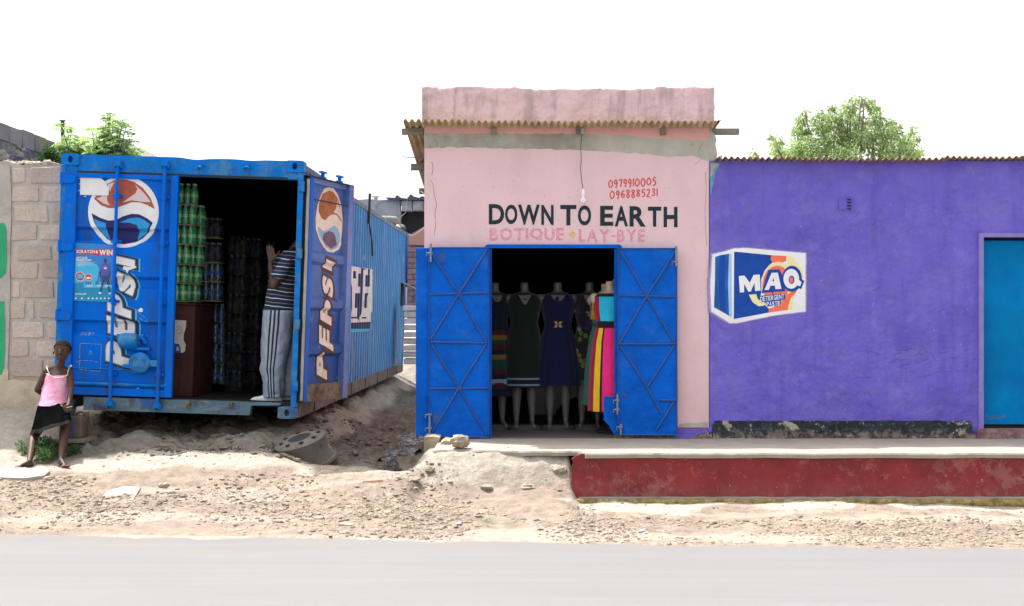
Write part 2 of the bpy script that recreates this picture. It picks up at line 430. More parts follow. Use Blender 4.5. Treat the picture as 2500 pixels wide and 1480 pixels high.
# damp film along the road edge and stream in the alley
def sheet(name, outline, zf, m, lab, nsub=.06):
    xs_ = [p[0] for p in outline]; bm = bmesh.new()
    vs_ = [bm.verts.new((p[0], p[1], 0)) for p in outline]
    for t in tessellate_polygon([[Vector((p[0], p[1], 0)) for p in outline]]): bm.faces.new([vs_[k] for k in t])
    x = min(xs_)
    while x < max(xs_):
        bmesh.ops.bisect_plane(bm, geom=bm.verts[:]+bm.edges[:]+bm.faces[:], plane_co=(x, 0, 0), plane_no=(1, 0, 0)); x += nsub
    for v in bm.verts: v.co.z = zf(v.co.x, v.co.y)
    bmesh.ops.recalc_face_normals(bm, faces=bm.faces)
    m_ = bpy.data.meshes.new(name); bm.to_mesh(m_); bm.free(); m_.materials.append(m)
    o = bpy.data.objects.new(name, m_); COL.objects.link(o); return tag(o, lab, kind='structure')
wat = mat("trickling_water", (.006, .007, .008), var=.3, rough=.05, spec=.5, bump=1.0, bscale=40, bump2=1.0, b2scale=22, alpha=dict(scale=13, lo=.40, hi=.46, st=(.6, 1.2, 1)))
mud = mat("wet_film", (.20, .165, .135), var=.2, rough=.3, spec=.3, bump=.05, bscale=8)
def gz0(x, y): return float(ground_z(np.array([x]), np.array([y]), False)[0])
out = []
chy = list(np.arange(13.0, 17.6, .15))
cxf = lambda y: np.interp(y, [12.9, 13.4, 14.2, 15.5, 17.5, 20], [-1.05, -1.08, -1.2, -1.12, -1.25, -1.15])
wdt = lambda y: np.interp(y, [13, 13.4, 14, 15, 16, 17.6], [.05, .09, .11, .22, .26, .08])
out = [(cxf(y)-wdt(y)*(1+.5*fb(y, 3, 0, 3)), y) for y in chy]+[(cxf(y)+wdt(y)*(1+.5*fb(y, 8, 0, 3)), y) for y in chy[::-1]]
sheet("water", out, lambda x, y: gz0(float(cxf(y)), y)+.018+.012*fb(x, y, 0, 7), wat, 'dark trickle of waste water down the alley', .03)
pe = [(x, float(edge_w(np.array([x]))[0])+.04) for x in np.arange(-1.1, 2.0, .04)]
out = pe+[(x, y-.03-.14*max(0, .45+fb(x, 1, 0, 1.2)+.2*fb(x, 1, 0, 7))*(1-abs((x-.45)/1.56)**2)) for x, y in pe[::-1]]


# gravel: thousands of loose stones lying on the soil (one mass)
stone_m = mat("loose_pale_stone", (.27, .225, .18), var=.3, scale=14, bump=.5, bscale=90, rough=.95, spec=.1)
def pebble_mesh(rng):
    t = (1+5**.5)/2
    v = [(-1,t,0),(1,t,0),(-1,-t,0),(1,-t,0),(0,-1,t),(0,1,t),(0,-1,-t),(0,1,-t),(t,0,-1),(t,0,1),(-t,0,-1),(-t,0,1)]
    f = [(0,11,5),(0,5,1),(0,1,7),(0,7,10),(0,10,11),(1,5,9),(5,11,4),(11,10,2),(10,7,6),(7,1,8),(3,9,4),(3,4,2),(3,2,6),(3,6,8),(3,8,9),(4,9,5),(2,4,11),(6,2,10),(8,6,7),(9,8,1)]
    v = np.array(v)/1.9; v = v*rng.uniform(.65, 1.25, v.shape)
    return v, np.array(f)
rng = np.random.default_rng(5)
PB = [pebble_mesh(rng) for _ in range(8)]
NC = 190000; cx0 = rng.uniform(-5.4, 5.4, NC); cy0 = 10.55+rng.uniform(0, 1, NC)*3.0
dn = fbmn(cx0, cy0, 1.4, 3, 77); sandy = ((cx0 > .7) & (cy0 > 12.0-.3*dn)) | (cy0 > 13.05)
ok = (cy0 > edge_w(cx0)+.07) & ~((cx0 > .5) & (cy0 > 12.72)) & (rng.random(NC) < np.where(sandy, .09, .42+dn*1.4))
cx0, cy0, sandy = cx0[ok][:32000], cy0[ok][:32000], sandy[ok][:32000]; cnt = len(cx0)
S_ = np.minimum(.022, .0034*(rng.pareto(2.1, cnt)+.8)); S_ = np.where(sandy, S_*.6, S_); cz0 = ground_z(cx0, cy0)+S_*.1
kind = rng.integers(0, 8, cnt); PV = np.stack([p[0] for p in PB]); F0 = PB[0][1]
vv = PV[kind]*np.stack([S_*rng.uniform(.9, 1.6, cnt), S_, S_*rng.uniform(.4, .75, cnt)], -1)[:, None, :]
an_ = rng.uniform(0, 6.28, cnt)[:, None]; vv = np.stack([vv[..., 0]*np.cos(an_)-vv[..., 1]*np.sin(an_), vv[..., 0]*np.sin(an_)+vv[..., 1]*np.cos(an_), vv[..., 2]], -1)+np.stack([cx0, cy0, cz0], -1)[:, None, :]
AV = [vv.reshape(-1, 3)]; AF = [(F0[None]+np.arange(cnt)[:, None, None]*12).reshape(-1, 3)]
mg = bpy.data.meshes.new("gravel"); mg.from_pydata(np.concatenate(AV).tolist(), [], np.concatenate(AF).tolist())
stone_d = mat("loose_brown_stone", (.20, .158, .122), var=.3, scale=14, bump=.5, bscale=90, rough=.95, spec=.1)
mg.materials.append(stone_m); mg.materials.append(stone_d)
nf = len(PB[0][1]); mg.polygons.foreach_set('material_index', np.repeat((rng.random(cnt) > .5).astype(int), nf))
gv = bpy.data.objects.new("gravel", mg); COL.objects.link(gv); tag(gv, 'loose gravel and small stones strewn over the verge', kind='stuff')

NK = 9000; kx = rng.uniform(-4.5, -.95, NK); ky = 13.5+rng.uniform(0, 1, NK)**1.15*4.2; ok = (rng.random(NK) < (.22+fbmn(kx, ky, 2, 3, 91)*1.6)*np.clip((ky-13.45)/.3, .15, 1)); kx, ky = kx[ok], ky[ok]; kn = len(kx)
S_ = np.minimum(.042, .0075*(rng.pareto(1.9, kn)+.7)); kz = ground_z(kx, ky)+S_*.05; kd = rng.integers(0, 8, kn); an_ = rng.uniform(0, 6.28, kn)[:, None]
vv = PV[kd]*np.stack([S_*rng.uniform(.9, 1.5, kn), S_, S_*rng.uniform(.45, .85, kn)], -1)[:, None, :]
vv = np.stack([vv[..., 0]*np.cos(an_)-vv[..., 1]*np.sin(an_), vv[..., 0]*np.sin(an_)+vv[..., 1]*np.cos(an_), vv[..., 2]], -1)+np.stack([kx, ky, kz], -1)[:, None, :]
mk = bpy.data.meshes.new("soil_clods"); mk.from_pydata(vv.reshape(-1, 3).tolist(), [], (F0[None]+np.arange(kn)[:, None, None]*12).reshape(-1, 3).tolist())
mk.materials.append(mat("damp_earth_clod", (.12, .10, .08), var=.4, scale=9, bump=.6, bscale=70)); ko = bpy.data.objects.new("soil_clods", mk); COL.objects.link(ko); tag(ko, 'dark crumbled earth clods under the container and along the alley', kind='stuff')
# ================================================================ RAISED LEDGE
conc = mat("grey_concrete", (.34, .32, .29), var=.15, scale=4, bump=.4, bscale=50, layers=[dict(c=(.18, .16, .14), scale=7, lo=.55, hi=.75, fac=.6)])
pale = mat("pale_cement_screed", (.29, .255, .215), var=.12, scale=4, bump=.35, bscale=40, bump2=.3, b2scale=6,
           layers=[dict(c=(.22, .18, .13), scale=3, lo=.55, hi=.75, fac=.55), dict(c=(.32, .2, .17), scale=2.2, lo=.6, hi=.75, fac=.25)])
redp = mat("worn_oxblood_paint", (.18, .015, .020), var=.3, scale=3.2, bump=.35, bscale=60, rough=.6, bump2=.15,
           layers=[dict(c=(.23, .026, .016), scale=2.2, lo=.48, hi=.7, fac=.6), dict(c=(.45, .30, .28), scale=9, lo=.60, hi=.72, fac=.4, det=12, rg=.8),
                   dict(c=(.27, .10, .10), scale=5, lo=.35, hi=.7, fac=.7, z=(.30, .10)), dict(c=(.5, .4, .34), scale=30, lo=.66, hi=.71, fac=.7), dict(c=(.40, .28, .27), scale=2.6, lo=.52, hi=.56, fac=.2, det=14, rg=.85),
                   dict(c=(.10, .02, .02), scale=6, lo=.45, hi=.7, fac=.6, z=(.30, .44))])
moss = mat("mossy_yellow_footing", (.22, .16, .05), var=.5, scale=14, bump=.8, bscale=40, bump2=.5, layers=[dict(c=(.45, .38, .25), scale=18, lo=.5, hi=.65, fac=.6), dict(c=(.06, .05, .03), scale=25, lo=.58, hi=.68, fac=.8)])
LZ = .524
led = thing("raised_ledge", 'long raised cement ledge with a dark red painted front below the shops', 'ledge', (2, 13.3, 0))
mb = MB()
mb.box(.62, 8, 12.87, 14.32, .0, LZ-.03)
mb.build("ledge_core", conc, led)
# top screed: rugged front lip
mb = MB(); X = np.arange(-.72, 8.01, .06); vv = []; ff = []
def lipy(x): return (12.80 if x > .66 else 13.02+.1*max(0, .3-x) if x > -.2 else 13.1+.12*(-.2-x)*1.2)+.018*fb(x, 2, 0, 3)+.012*fb(x, 2, 7, 14)
def tl(x): return LZ+.004*fb(x, 0, 3, 2)
for x in X:
    ly = lipy(x)+(.05*fb(x, 8, 0, 5) if x < .6 else 0); t = tl(x)-(.012*abs(fb(x, 5, 0, 6)) if x < .6 else 0)
    for (y, z) in ((14.34, t), (13.6, t), (ly+.06, t), (ly+.008, t-.006), (ly, t-.02), (ly+.004, t-.05), (ly+.1, t-.052)): vv.append((x, y, z))
for i in range(len(X)-1):
    for k in range(6): ff.append((i*7+k, i*7+k+1, (i+1)*7+k+1, (i+1)*7+k))
mb.add(vv, ff); mb.build("ledge_top", pale, led)
# red painted face with jagged left end
def jag(n, a, b, amp): return [(a[0]+(b[0]-a[0])*i/n+amp*fb(i*1.3, a[0]*9, 0, 1.1), a[1]+(b[1]-a[1])*i/n+amp*fb(i*1.7, 9, a[1]*7, 1.1)) for i in range(n+1)]
yF = 12.83
L0 = XP(1397, yF); zt = ZP(1108, yF); zb = ZP(1213, yF)
pts = [(8, zb), (8, zt+.0)]+[(x, zt-.006+.012*fb(x, 0, 0, 6)) for x in np.arange(7.9, L0+.05, -.08)]+jag(9, (L0, zt), (L0, zb), .03)[1:]
mb = MB(); mb.prism(pts, yF, yF+.03); mb.build("painted_face", redp, led)
P = Paint(onplane(yF)); rc_ = random.Random(4)
for i in range(15):
    x = rc_.uniform(1420, 2490); y = rc_.uniform(1110, 1190); pts = [(x, y)]; a = rc_.uniform(-.5, .5)+(1.57 if rc_.random() < .7 else .2)
    for k in range(rc_.randint(2, 6)): a += rc_.uniform(-.6, .6); x += 7*math.cos(a); y += 7*math.sin(a); y = min(max(y, 1108), 1211); pts.append((x, y))
    P.stroke(pts, rc_.uniform(.6, 1.1), 0, 1, 2)
for i in range(60): x = rc_.uniform(1405, 2495); y = 1108+abs(rc_.gauss(0, 3)); P.poly([(x-3, 1106), (x+rc_.uniform(2, 8), 1106), (x+2, y+2), (x-1, y+1)], 0, 1)
P.build("pale_cracks", mat("pale_plaster_crack", (.32, .14, .13), var=.3, scale=30, alpha=dict(scale=60, lo=.35, hi=.5, a0=.1, a1=.9)), led)["kind"] = "stuff"
mb = MB(); mb.prism([(8, ZP(1222, yF)-.02), (8, zb+.01)]+[(x, zb+.008*fb(x, 4, 0, 4)) for x in np.arange(7.9, L0+.02, -.1)]+[(L0+.02, ZP(1222, yF)-.02)], yF-.008, yF+.04)
mb.build("cement_skirting", conc, led)
mb = MB(); X = np.arange(L0+.0, 8, .04); vv = []; ff = []
for x in X:
    o_ = .018*fb(x, 0, 0, 5)+.02*fb(x, 0, 0, 17)
    for (y, z) in ((12.83, ZP(1219, 12.8)), (12.78+o_, ZP(1219, 12.78)+.004+o_*.3), (12.755+o_, .105), (12.75+o_, .06), (12.78, .02)): vv.append((x, y, z))
for i in range(len(X)-1):
    for k in range(4): ff.append((i*5+k, i*5+k+1, (i+1)*5+k+1, (i+1)*5+k))
mb.add(vv, ff); mb.build("mossy_footing", moss, led, smooth=True)

# broken plaster slope and foundation stones left of the red face
fnd = mat("rough_stone_foundation", (.33, .27, .2), var=.3, scale=8, bump=.8, bscale=35, bump2=.5, layers=[dict(c=(.2, .15, .09), scale=10, lo=.5, hi=.7, fac=.7)])
fd = thing("stone_foundation", 'rough stone foundation at the left corner of the pink shop', 'foundation', (W(1055, 1100, 14)))
for pts, D in (([(1036, 1067), (1058, 1066), (1073, 1069), (1071, 1098), (1052, 1116), (1037, 1124)], 13.88), ([(1038, 1127), (1053, 1119), (1072, 1101), (1071, 1130), (1066, 1156), (1037, 1158)], 13.84), ([(1075, 1082), (1084, 1076), (1098, 1078), (1104, 1092), (1102, 1122), (1086, 1136), (1074, 1128)], 13.62)):
    mb = MB(); mb.prism([(XP(x, D), ZP(y, D)) for x, y in pts], D, D+.4); o = mb.build("stone", fnd, fd)
def rock(px, py, D, r, lab, m, grp=None, seed=1, sq=(1, .9, .8), name='rock'):
    mb = MB(); c = W(px, py, D); mb.ball(c, (r*sq[0], r*sq[1], r*sq[2]*.85), 8, jit=.2, seed=seed)
    o = mb.build(name, m, smooth=False); tag(o, lab, 'stone', grp); return o
rk = mat("pale_boulder", (.30, .25, .19), var=.25, scale=12, bump=.8, bscale=45, bump2=.4)
rkd = mat("dusty_brown_boulder", (.19, .145, .105), var=.25, scale=12, bump=.8, bscale=45, bump2=.4)
rock(1123, 1078, 13.22, .092, 'round pale boulder resting on the ledge under the left blue door', rk, seed=3)
def grock(px, py, r, lab, m, seed, sq):          # a stone whose foot meets the ground at this pixel
    d = ray(px, py); t = 11.0
    while t < 15 and EYE+d.z*t > gz(d.x*t, t): t += .01
    return rock(px, py-r*.12*FPX/t, t, r, lab, m, seed=seed, sq=sq)
for a in [(395, 1094, .06, 'brown stone half buried in the shade under the container middle', rkd, 5, (1.2, .8, .7)),
          (548, 1095, .065, 'flat brown stone at the shadow edge under the open doorway', rkd, 6, (1.4, .8, .5)),
          (400, 1186, .045, 'pale angular stone on the verge below the container door', rk, 7, (1.2, .9, .6)),
          (447, 1213, .04, 'grey-brown lump of stone on the verge, biggest right of the white sheet', rkd, 8, (1.2, .9, .6)),
          (106, 1290, .035, 'grey stone lying near the road edge at far left', rkd, 9, (1.3, .9, .6)),
          (120, 1170, .05, 'small pale block at the right end of the buried slab', rk, 10, (1.3, .8, .6)),
          (108, 1130, .055, 'flat stone between the girl\'s feet', rkd, 11, (1.5, .8, .3)),
          (843, 1282, .04, 'flat pale stone on the verge midway to the road', rk, 12, (1.6, .9, .5)),
          (1188, 1192, .05, 'pale rubble lump below the broken plaster slope', rk, 13, (1.2, .9, .7)),
          (1290, 1192, .055, 'larger pale rubble lump left of the red ledge end', rk, 14, (1.3, .9, .7)),
          (1365, 1150, .05, 'tan lump of broken cement touching the red ledge end', rk, 15, (1.3, .9, .8)),
          (1010, 1172, .05, 'pale stone below the mouth of the alley', rk, 16, (1.3, .9, .6)),
          (1050, 1150, .045, 'dark pitted stone at the foot of the stone foundation', rkd, 17, (1, .9, .9)),
          (972, 1168, .035, 'whitish small stone at the end of the water trickle', rk, 18, (1.2, .9, .6))]:
    grock(a[0], a[1], a[2], a[3], a[4], a[5], a[6])

# half-buried pale slab at far left and pale sheet on the verge
def ground_hit(px, py):
    d = ray(px, py); t = 9.
    while t < 18 and EYE+d.z*t > gz0(d.x*t, t): t += .01
    return Vector((d.x*t, t, gz0(d.x*t, t)))
slabm = mat("bleached_slab", (.30, .27, .235), var=.1, scale=6, bump=.3, bscale=30, layers=[dict(c=(.25, .2, .14), scale=6, lo=.55, hi=.7, fac=.7)])
def slab(name, pxs, th, lab, cat, m):
    P = [ground_hit(*p) for p in pxs]; n = len(P); mb = MB()
    v = [(p.x, p.y, p.z+th) for p in P]+[(p.x, p.y, p.z-.06) for p in P]
    mb.add(v, [tuple(range(n))]+[(i, (i+1) % n, (i+1) % n+n, i+n) for i in range(n)]); o = mb.build(name, m); tag(o, lab, cat); return o
slab("buried_slab", [(-60, 1172), (60, 1176), (108, 1170), (122, 1157), (60, 1150), (-60, 1150)], .03, 'bleached slab half buried at the far left of the verge', 'slab', slabm)
slab("flat_sheet", [(240, 1226), (300, 1231), (322, 1226), (345, 1190), (300, 1189), (262, 1200)], .004, 'flat pale sheet of dusty cardboard pressed into the verge', 'cardboard', mat('dusty_cardboard', (.20, .17, .14), var=.25, scale=9, bump=.5, bscale=20, layers=[dict(c=(.33, .31, .28), scale=3, lo=.45, hi=.55, fac=.8)]))
# ================================================================ PINK SHOP
DW = 14.3
pink = mat("faded_pink_limewash", (.70, .50, .52), var=.05, scale=1.4, bump=.3, bscale=55, bump2=.25, b2scale=3, rough=.9,
           layers=[dict(c=(.56, .38, .41), scale=3, lo=.5, hi=.8, fac=.6, st=(1, 1, .5)), dict(c=(.40, .30, .27), scale=22, lo=.66, hi=.70, fac=.7, det=12),
                   dict(c=(.66, .36, .34), scale=1, lo=.3, hi=.6, fac=.4, z=(1.2, .4)), dict(c=(.30, .24, .22), scale=4, lo=.55, hi=.68, fac=.35, st=(3, 3, .8), z=(-1.32, -1.42), ax=0, det=12)])
pinktop = mat("stained_pink_parapet", (.68, .48, .49), var=.12, scale=2, bump=.5, bscale=30, bump2=.9, b2scale=5, rough=.95,
           layers=[dict(c=(.30, .235, .25), scale=1.6, lo=.48, hi=.68, fac=.75, st=(3.5, 3.5, .55)), dict(c=(.20, .16, .16), scale=3, lo=.55, hi=.75, fac=.6, st=(4, 4, .4)),
                   dict(c=(.58, .48, .46), scale=14, lo=.58, hi=.68, fac=.5, det=12), dict(c=(.30, .28, .26), scale=8, lo=.42, hi=.65, fac=.8, z=(.12, 0.0))])
salmon = mat("salmon_strip_paint", (.66, .36, .33), var=.08, scale=3, bump=.3, bscale=50, layers=[dict(c=(.42, .28, .25), scale=9, lo=.55, hi=.7, fac=.5)])
greyband = mat("bare_grey_plaster", (.42, .405, .345), var=.12, scale=4, bump=.5, bscale=45, bump2=.2,
           layers=[dict(c=(.47, .50, .48), scale=2, lo=.5, hi=.65, fac=.6), dict(c=(.24, .22, .17), scale=7, lo=.55, hi=.72, fac=.6, det=12), dict(c=(.2, .18, .15), scale=3, lo=.35, hi=.6, fac=.6, z=(.35, 0), ax=0)])
tin = mat("weathered_corrugated_sheet", (.46, .35, .19), var=.25, scale=5, bump=.2, bscale=50, rough=.85, stretch=(3, .6, 1),
           layers=[dict(c=(.20, .14, .08), scale=6, lo=.5, hi=.7, fac=.6), dict(c=(.45, .40, .32), scale=4, lo=.6, hi=.75, fac=.4)])
tinb = mat("rusty_corrugated_sheet", (.25, .15, .10), var=.3, scale=5, bump=.2, bscale=50, rough=.85,
           layers=[dict(c=(.42, .33, .27), scale=6, lo=.5, hi=.7, fac=.5), dict(c=(.08, .06, .05), scale=8, lo=.55, hi=.7, fac=.6)])
wood = mat("grey_weathered_timber", (.20, .175, .145), var=.35, scale=5, bump=.5, bscale=30, stretch=(.2, 6, 6), layers=[dict(c=(.34, .30, .25), scale=8, lo=.5, hi=.7, fac=.6)])
dark = mat("shade_black_interior", (.035, .033, .035), var=.2, scale=2, rough=.95, spec=.1)  # near-black colour stands in for shade in rooms, slots and openings
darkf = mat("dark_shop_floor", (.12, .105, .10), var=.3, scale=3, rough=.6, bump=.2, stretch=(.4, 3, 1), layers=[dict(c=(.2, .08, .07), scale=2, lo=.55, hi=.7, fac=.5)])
bluem = mat("glossy_blue_door_paint", (.0, .102, .53), var=.22, scale=1.6, bump=.12, bscale=70, bump2=.9, b2scale=3, rough=.5, spec=.08,
           layers=[dict(c=(.008, .15, .56), scale=2.6, lo=.52, hi=.72, fac=.55), dict(c=(.07, .13, .42), scale=4, lo=.60, hi=.74, fac=.35), dict(c=(.05, .09, .15), scale=40, lo=.64, hi=.70, fac=.7), dict(c=(.001, .05, .28), scale=3.5, lo=.5, hi=.7, fac=.6), dict(c=(.12, .08, .06), scale=14, lo=.70, hi=.73, fac=.8, det=12)])
blued = mat("blue_painted_steel_bar", (.003, .055, .26), var=.2, scale=12, bump=.3, bscale=90, rough=.4, spec=.45, layers=[dict(c=(.12, .2, .3), scale=40, lo=.6, hi=.7, fac=.6)])
steel = mat("dull_bolt_steel", (.22, .24, .28), var=.25, scale=20, rough=.45, metal=.7, bump=.2)

shop = thing("pink_shop", 'tall pink plastered shop with a flat parapet and blue steel doors', 'shop', (XP(1390, DW), DW, LZ))
XL = XP(1036, DW); XR = XP(1731, DW); ZTOP = ZP(300, DW); OX0 = XP(1193, DW); OX1 = XP(1508, DW); OZ = ZP(604, DW)
BACK = 19.6
mb = MB()
XRT = XP(1748, DW)
mb.box(XL, OX0, DW, DW+.2, .28, ZTOP); mb.box(OX1, XR, DW, DW+.2, .42, ZTOP); mb.box(OX0, OX1, DW, DW+.2, OZ, ZTOP)
mb.build("front_wall", pink, shop)
# right upper return, ragged edge above the purple shop
ed = [(XP(1731, DW)+.001, ZP(440, DW))]+[(XP(px, DW), ZP(py, DW)) for px, py in [(1738, 425), (1744, 408), (1748, 398), (1751, 380), (1750, 366), (1747, 352), (1750, 342), (1746, 330), (1739, 322), (1735, 308), (1733, 300)]]+[(XP(1731, DW)+.001, ZP(300, DW))]
mb = MB(); mb.prism(ed, DW+.004, DW+.19); mb.build("broken_plaster_edge", greyband, shop)
mb = MB(); mb.box(XL, XL+.18, DW+.2, BACK, .3, 3.15); mb.build("side_wall", pink, shop)
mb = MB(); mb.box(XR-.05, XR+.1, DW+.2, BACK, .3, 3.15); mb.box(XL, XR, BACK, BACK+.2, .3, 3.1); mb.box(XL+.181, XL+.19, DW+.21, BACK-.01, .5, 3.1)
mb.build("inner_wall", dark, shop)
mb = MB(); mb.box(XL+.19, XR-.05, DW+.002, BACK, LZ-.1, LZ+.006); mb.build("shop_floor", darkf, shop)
# parapet: lumpy plaster block
mb = MB(); PX0, PX1 = XP(1030, DW), XP(1744, DW); PZ0 = ZP(302, DW); PZ1 = ZP(213, DW); nxp, nzp = 110, 16; vv = []; ff = []
for j in range(nzp+1):
    for i in range(nxp+1):
        u = i/nxp; w = j/nzp; x = PX0+(PX1-PX0)*u; top = PZ1+.014*fb(x, 0, 0, 4)+.008*fb(x, 0, 3, 15)+(-.02 if .32 < u < .8 else 0)
        z = PZ0+(top-PZ0)*w
        rug = (1 if u < .25 else .45)*(.5+w)
        y = DW-.012-.02*abs(fb(x, z*1.3, 0, 3.2))*rug-.012*abs(fb(x, z, 5, 9))*rug
        xx = x+(0 if 0 < i < nxp else .012*fb(0, z, i, 7)*1); vv.append((xx, y, z))
for j in range(nzp):
    for i in range(nxp): a = j*(nxp+1)+i; ff.append((a, a+1, a+nxp+2, a+nxp+1))
b0 = len(vv)
ringidx = [i for i in range(nxp+1)]+[j*(nxp+1)+nxp for j in range(1, nzp+1)]+[nzp*(nxp+1)+i for i in range(nxp-1, -1, -1)]+[j*(nxp+1) for j in range(nzp-1, 0, -1)]
for k in ringidx: vv.append((vv[k][0], DW+.2, vv[k][2]))
n = len(ringidx)
for k in range(n): ff.append((ringidx[(k+1) % n], ringidx[k], b0+k, b0+(k+1) % n))
ff.append(tuple(b0+k for k in range(n)))
mb.add(vv, ff); mb.build("parapet", pinktop, shop, smooth=True)
# salmon strip and bare grey band under the eaves
P = Paint(onplane(DW))
up = lambda x: np.interp(x, [1037, 1200, 1420, 1530, 1600, 1735], [325, 326, 327, 331, 338, 344])
lo_ = lambda x: np.interp(x, [1037, 1130, 1400, 1560, 1640, 1690, 1731], [361, 360, 366, 375, 384, 380, 396])
xsx = list(np.arange(1037, 1731, 6))+[1730.5]
P.poly([(x, 296) for x in (1037, 1730.5)]+[(x, up(x)+3*fb(x, 0, 0, .05)) for x in xsx[::-1]], 0, 1)
P.build("salmon_strip", salmon, shop)
P = Paint(onplane(DW)); P.poly([(x, up(x)+3*fb(x, 0, 0, .05)) for x in xsx]+[(x, lo_(x)+3*fb(x, 9, 0, .06)) for x in xsx[::-1]], 0, 1)
P.build("grey_band", greyband, shop)
# corrugated roof
def csheet(x0, x1, y0, y1, z0, slope, pitch, amp, th=.006, ph=0, lift=0, jit=0):
    mb = MB(); n = max(8, int((x1-x0)/pitch*8)); vv = []; ff = []
    for i in range(n+1):
        x = x0+(x1-x0)*i/n; w = amp*math.cos(2*math.pi*(x+ph)/pitch)*(1+.25*fb(x, 0, 0, 2)); yy = y0+jit*fb(x, 3, 0, 2.5)
        for (y, t) in ((yy, 0), (y1, 0), (y1, -th), (yy, -th)): vv.append((x, y, z0+lift+w+t+slope*(y-y0)))
    for i in range(n):
        for k in range(4): a = i*4+k; c = i*4+(k+1) % 4; ff.append((a, c, c+4, a+4))
    ff.append((0, 3, 2, 1)); ff.append((n*4, n*4+1, n*4+2, n*4+3)); mb.add(vv, ff); return mb
rx0, rx1 = XP(992, 14.1), XP(1757, 14.1); pw = (rx1-rx0)/5; PIT = .0655
for i in range(5):
    csheet(rx0+i*pw-.03, rx0+(i+1)*pw, DW-.2, BACK+.1, ZP(297, 14.1)+(.012 if i in (0,) else 0), -.105, PIT, .017, lift=.004*(i % 2), jit=.02).build("roof_sheet", tin, shop, smooth=True)
mb = csheet(XP(1747, 14.1), XP(1760, 14.1), DW-.22, DW+.1, ZP(298, 14.1), -.02, .05, .02); mb.build("bent_sheet_corner", tinb, shop)
def sl(y): return ZP(297, 14.1)-.105*(y-14.1)
for (pa, pb, py, D) in ((980, 1806, 320, DW+.04), (1003, 1758, 371, 15.9), (1023, 1752, 412, 17.3)):
    mb = MB(); z = sl(D)-.055; mb.box(XP(pa, D), XP(pb, D), D+.2 if D < 15 else D, D+.27 if D < 15 else D+.06, z-.05, z+.02)
    if D < 15:
        mb = MB(); mb.box(XP(980, DW), XP(1034, DW), DW+.02, DW+.1, ZP(327, DW), ZP(313, DW)); mb.build("purlin_end", wood, shop); mb = MB(); mb.box(XP(1740, DW), XP(1806, DW), DW+.02, DW+.1, ZP(327, DW), ZP(313, DW)); mb.build("purlin_end", wood, shop)
    else: mb.build("purlin", wood, shop)
for (pa, pb, p0, p1) in ((1199, 1212, 315, 328), (1406, 1422, 312, 328), (1612, 1625, 317, 330)):
    mb = MB(); mb.box(XP(pa, DW), XP(pb, DW), DW-.05, DW+.02, ZP(p1, DW), ZP(p0, DW)); mb.build("rafter_end", wood, shop)
mb = MB(); mb.tube([W(980, 383, 15.6), W(1015, 385, 15.6), W(1040, 388, 15.6)], .006, 6); mb.build("iron_rod", steel, shop)
# lintel and jambs of the opening
mb = MB(); mb.prism([(XP(1184, DW), ZP(606, DW)), (XP(1186, DW), ZP(599, DW)), (XP(1192, DW), ZP(597, DW)), (XP(1512, DW), ZP(597.5, DW)), (XP(1518, DW), ZP(602, DW)), (XP(1518, DW), ZP(606, DW))], DW-.03, DW+.02)
mb.box(OX0, OX0+.03, DW-.01, DW+.1, LZ, OZ-.001); mb.box(OX1-.03, OX1, DW-.01, DW+.1, LZ, OZ-.001); mb.build("door_frame", bluem, shop)

# hand-painted lettering
ink = mat("black_sign_paint", (.012, .022, .032), var=.3, scale=20, rough=.7, bump=.3, alpha=dict(scale=60, lo=.24, hi=.32))
whp = mat("white_sign_paint", (.72, .68, .68), var=.1, scale=20, rough=.8)
redi = mat("red_brush_paint", (.60, .075, .065), var=.25, scale=15, rough=.7, alpha=dict(scale=50, lo=.25, hi=.36))
pinkl = mat("faded_pink_lettering", (.88, .36, .45), var=.2, scale=10, rough=.85, alpha=dict(scale=18, lo=.35, hi=.65, a0=.1, a1=.62))
pinkd = mat("pink_letter_outline", (.75, .32, .38), var=.2, scale=10, rough=.85, alpha=dict(scale=30, lo=.42, hi=.62, a0=.0, a1=.45))
zt = Zm(1160, 400, .216)
P = Paint(onplane(DW))
for ch, x0, x1, y0, y1 in (('D',155,330,456,686),('O',338,478,462,683),('W',485,732,462,692),('N',748,888,466,693),('T',963,1145,466,698),('O',1162,1312,470,699),
                           ('E',1413,1562,476,702),('A',1578,1728,478,708),('R',1745,1928,480,711),('T',1953,2105,486,712),('H',2130,2288,487,718)):
    q = [zt(x0, y0), zt(x1, y0), zt(x1, y1), zt(x0, y1)]
    P.char(ch, q, .032, 1, 1, sh=(1.2, .9)); P.char(ch, q, .032, 0, 2.5)
P.build("shop_name_lettering", [ink, whp], shop)
P = Paint(onplane(DW))
for st, x0, x1, y0, y1 in (('BOTIQUE',160,1015,725,868),('LAY-BYE',1168,1930,738,885)):
    ws = None
    a = zt(x0, y0); b_ = zt(x1, y1); P.text(st, a[0], b_[0], a[1], b_[1], .035, 0, 1.5, 0); P.text(st, a[0]+1, b_[0]+1, a[1]+.5, b_[1]+.5, .05, 1, 1, 0)
for k in range(4): P.stroke([zt(1060+k*14, 800+k*12), zt(1110+k*9, 762+k*14)], 3, 2, 1.5)
P.build("second_line_lettering", [pinkl, pinkd, mat("yellow_brush_marks", (.75, .48, .2), alpha=dict(scale=30, lo=.3, hi=.5, a0=.2, a1=.9))], shop)
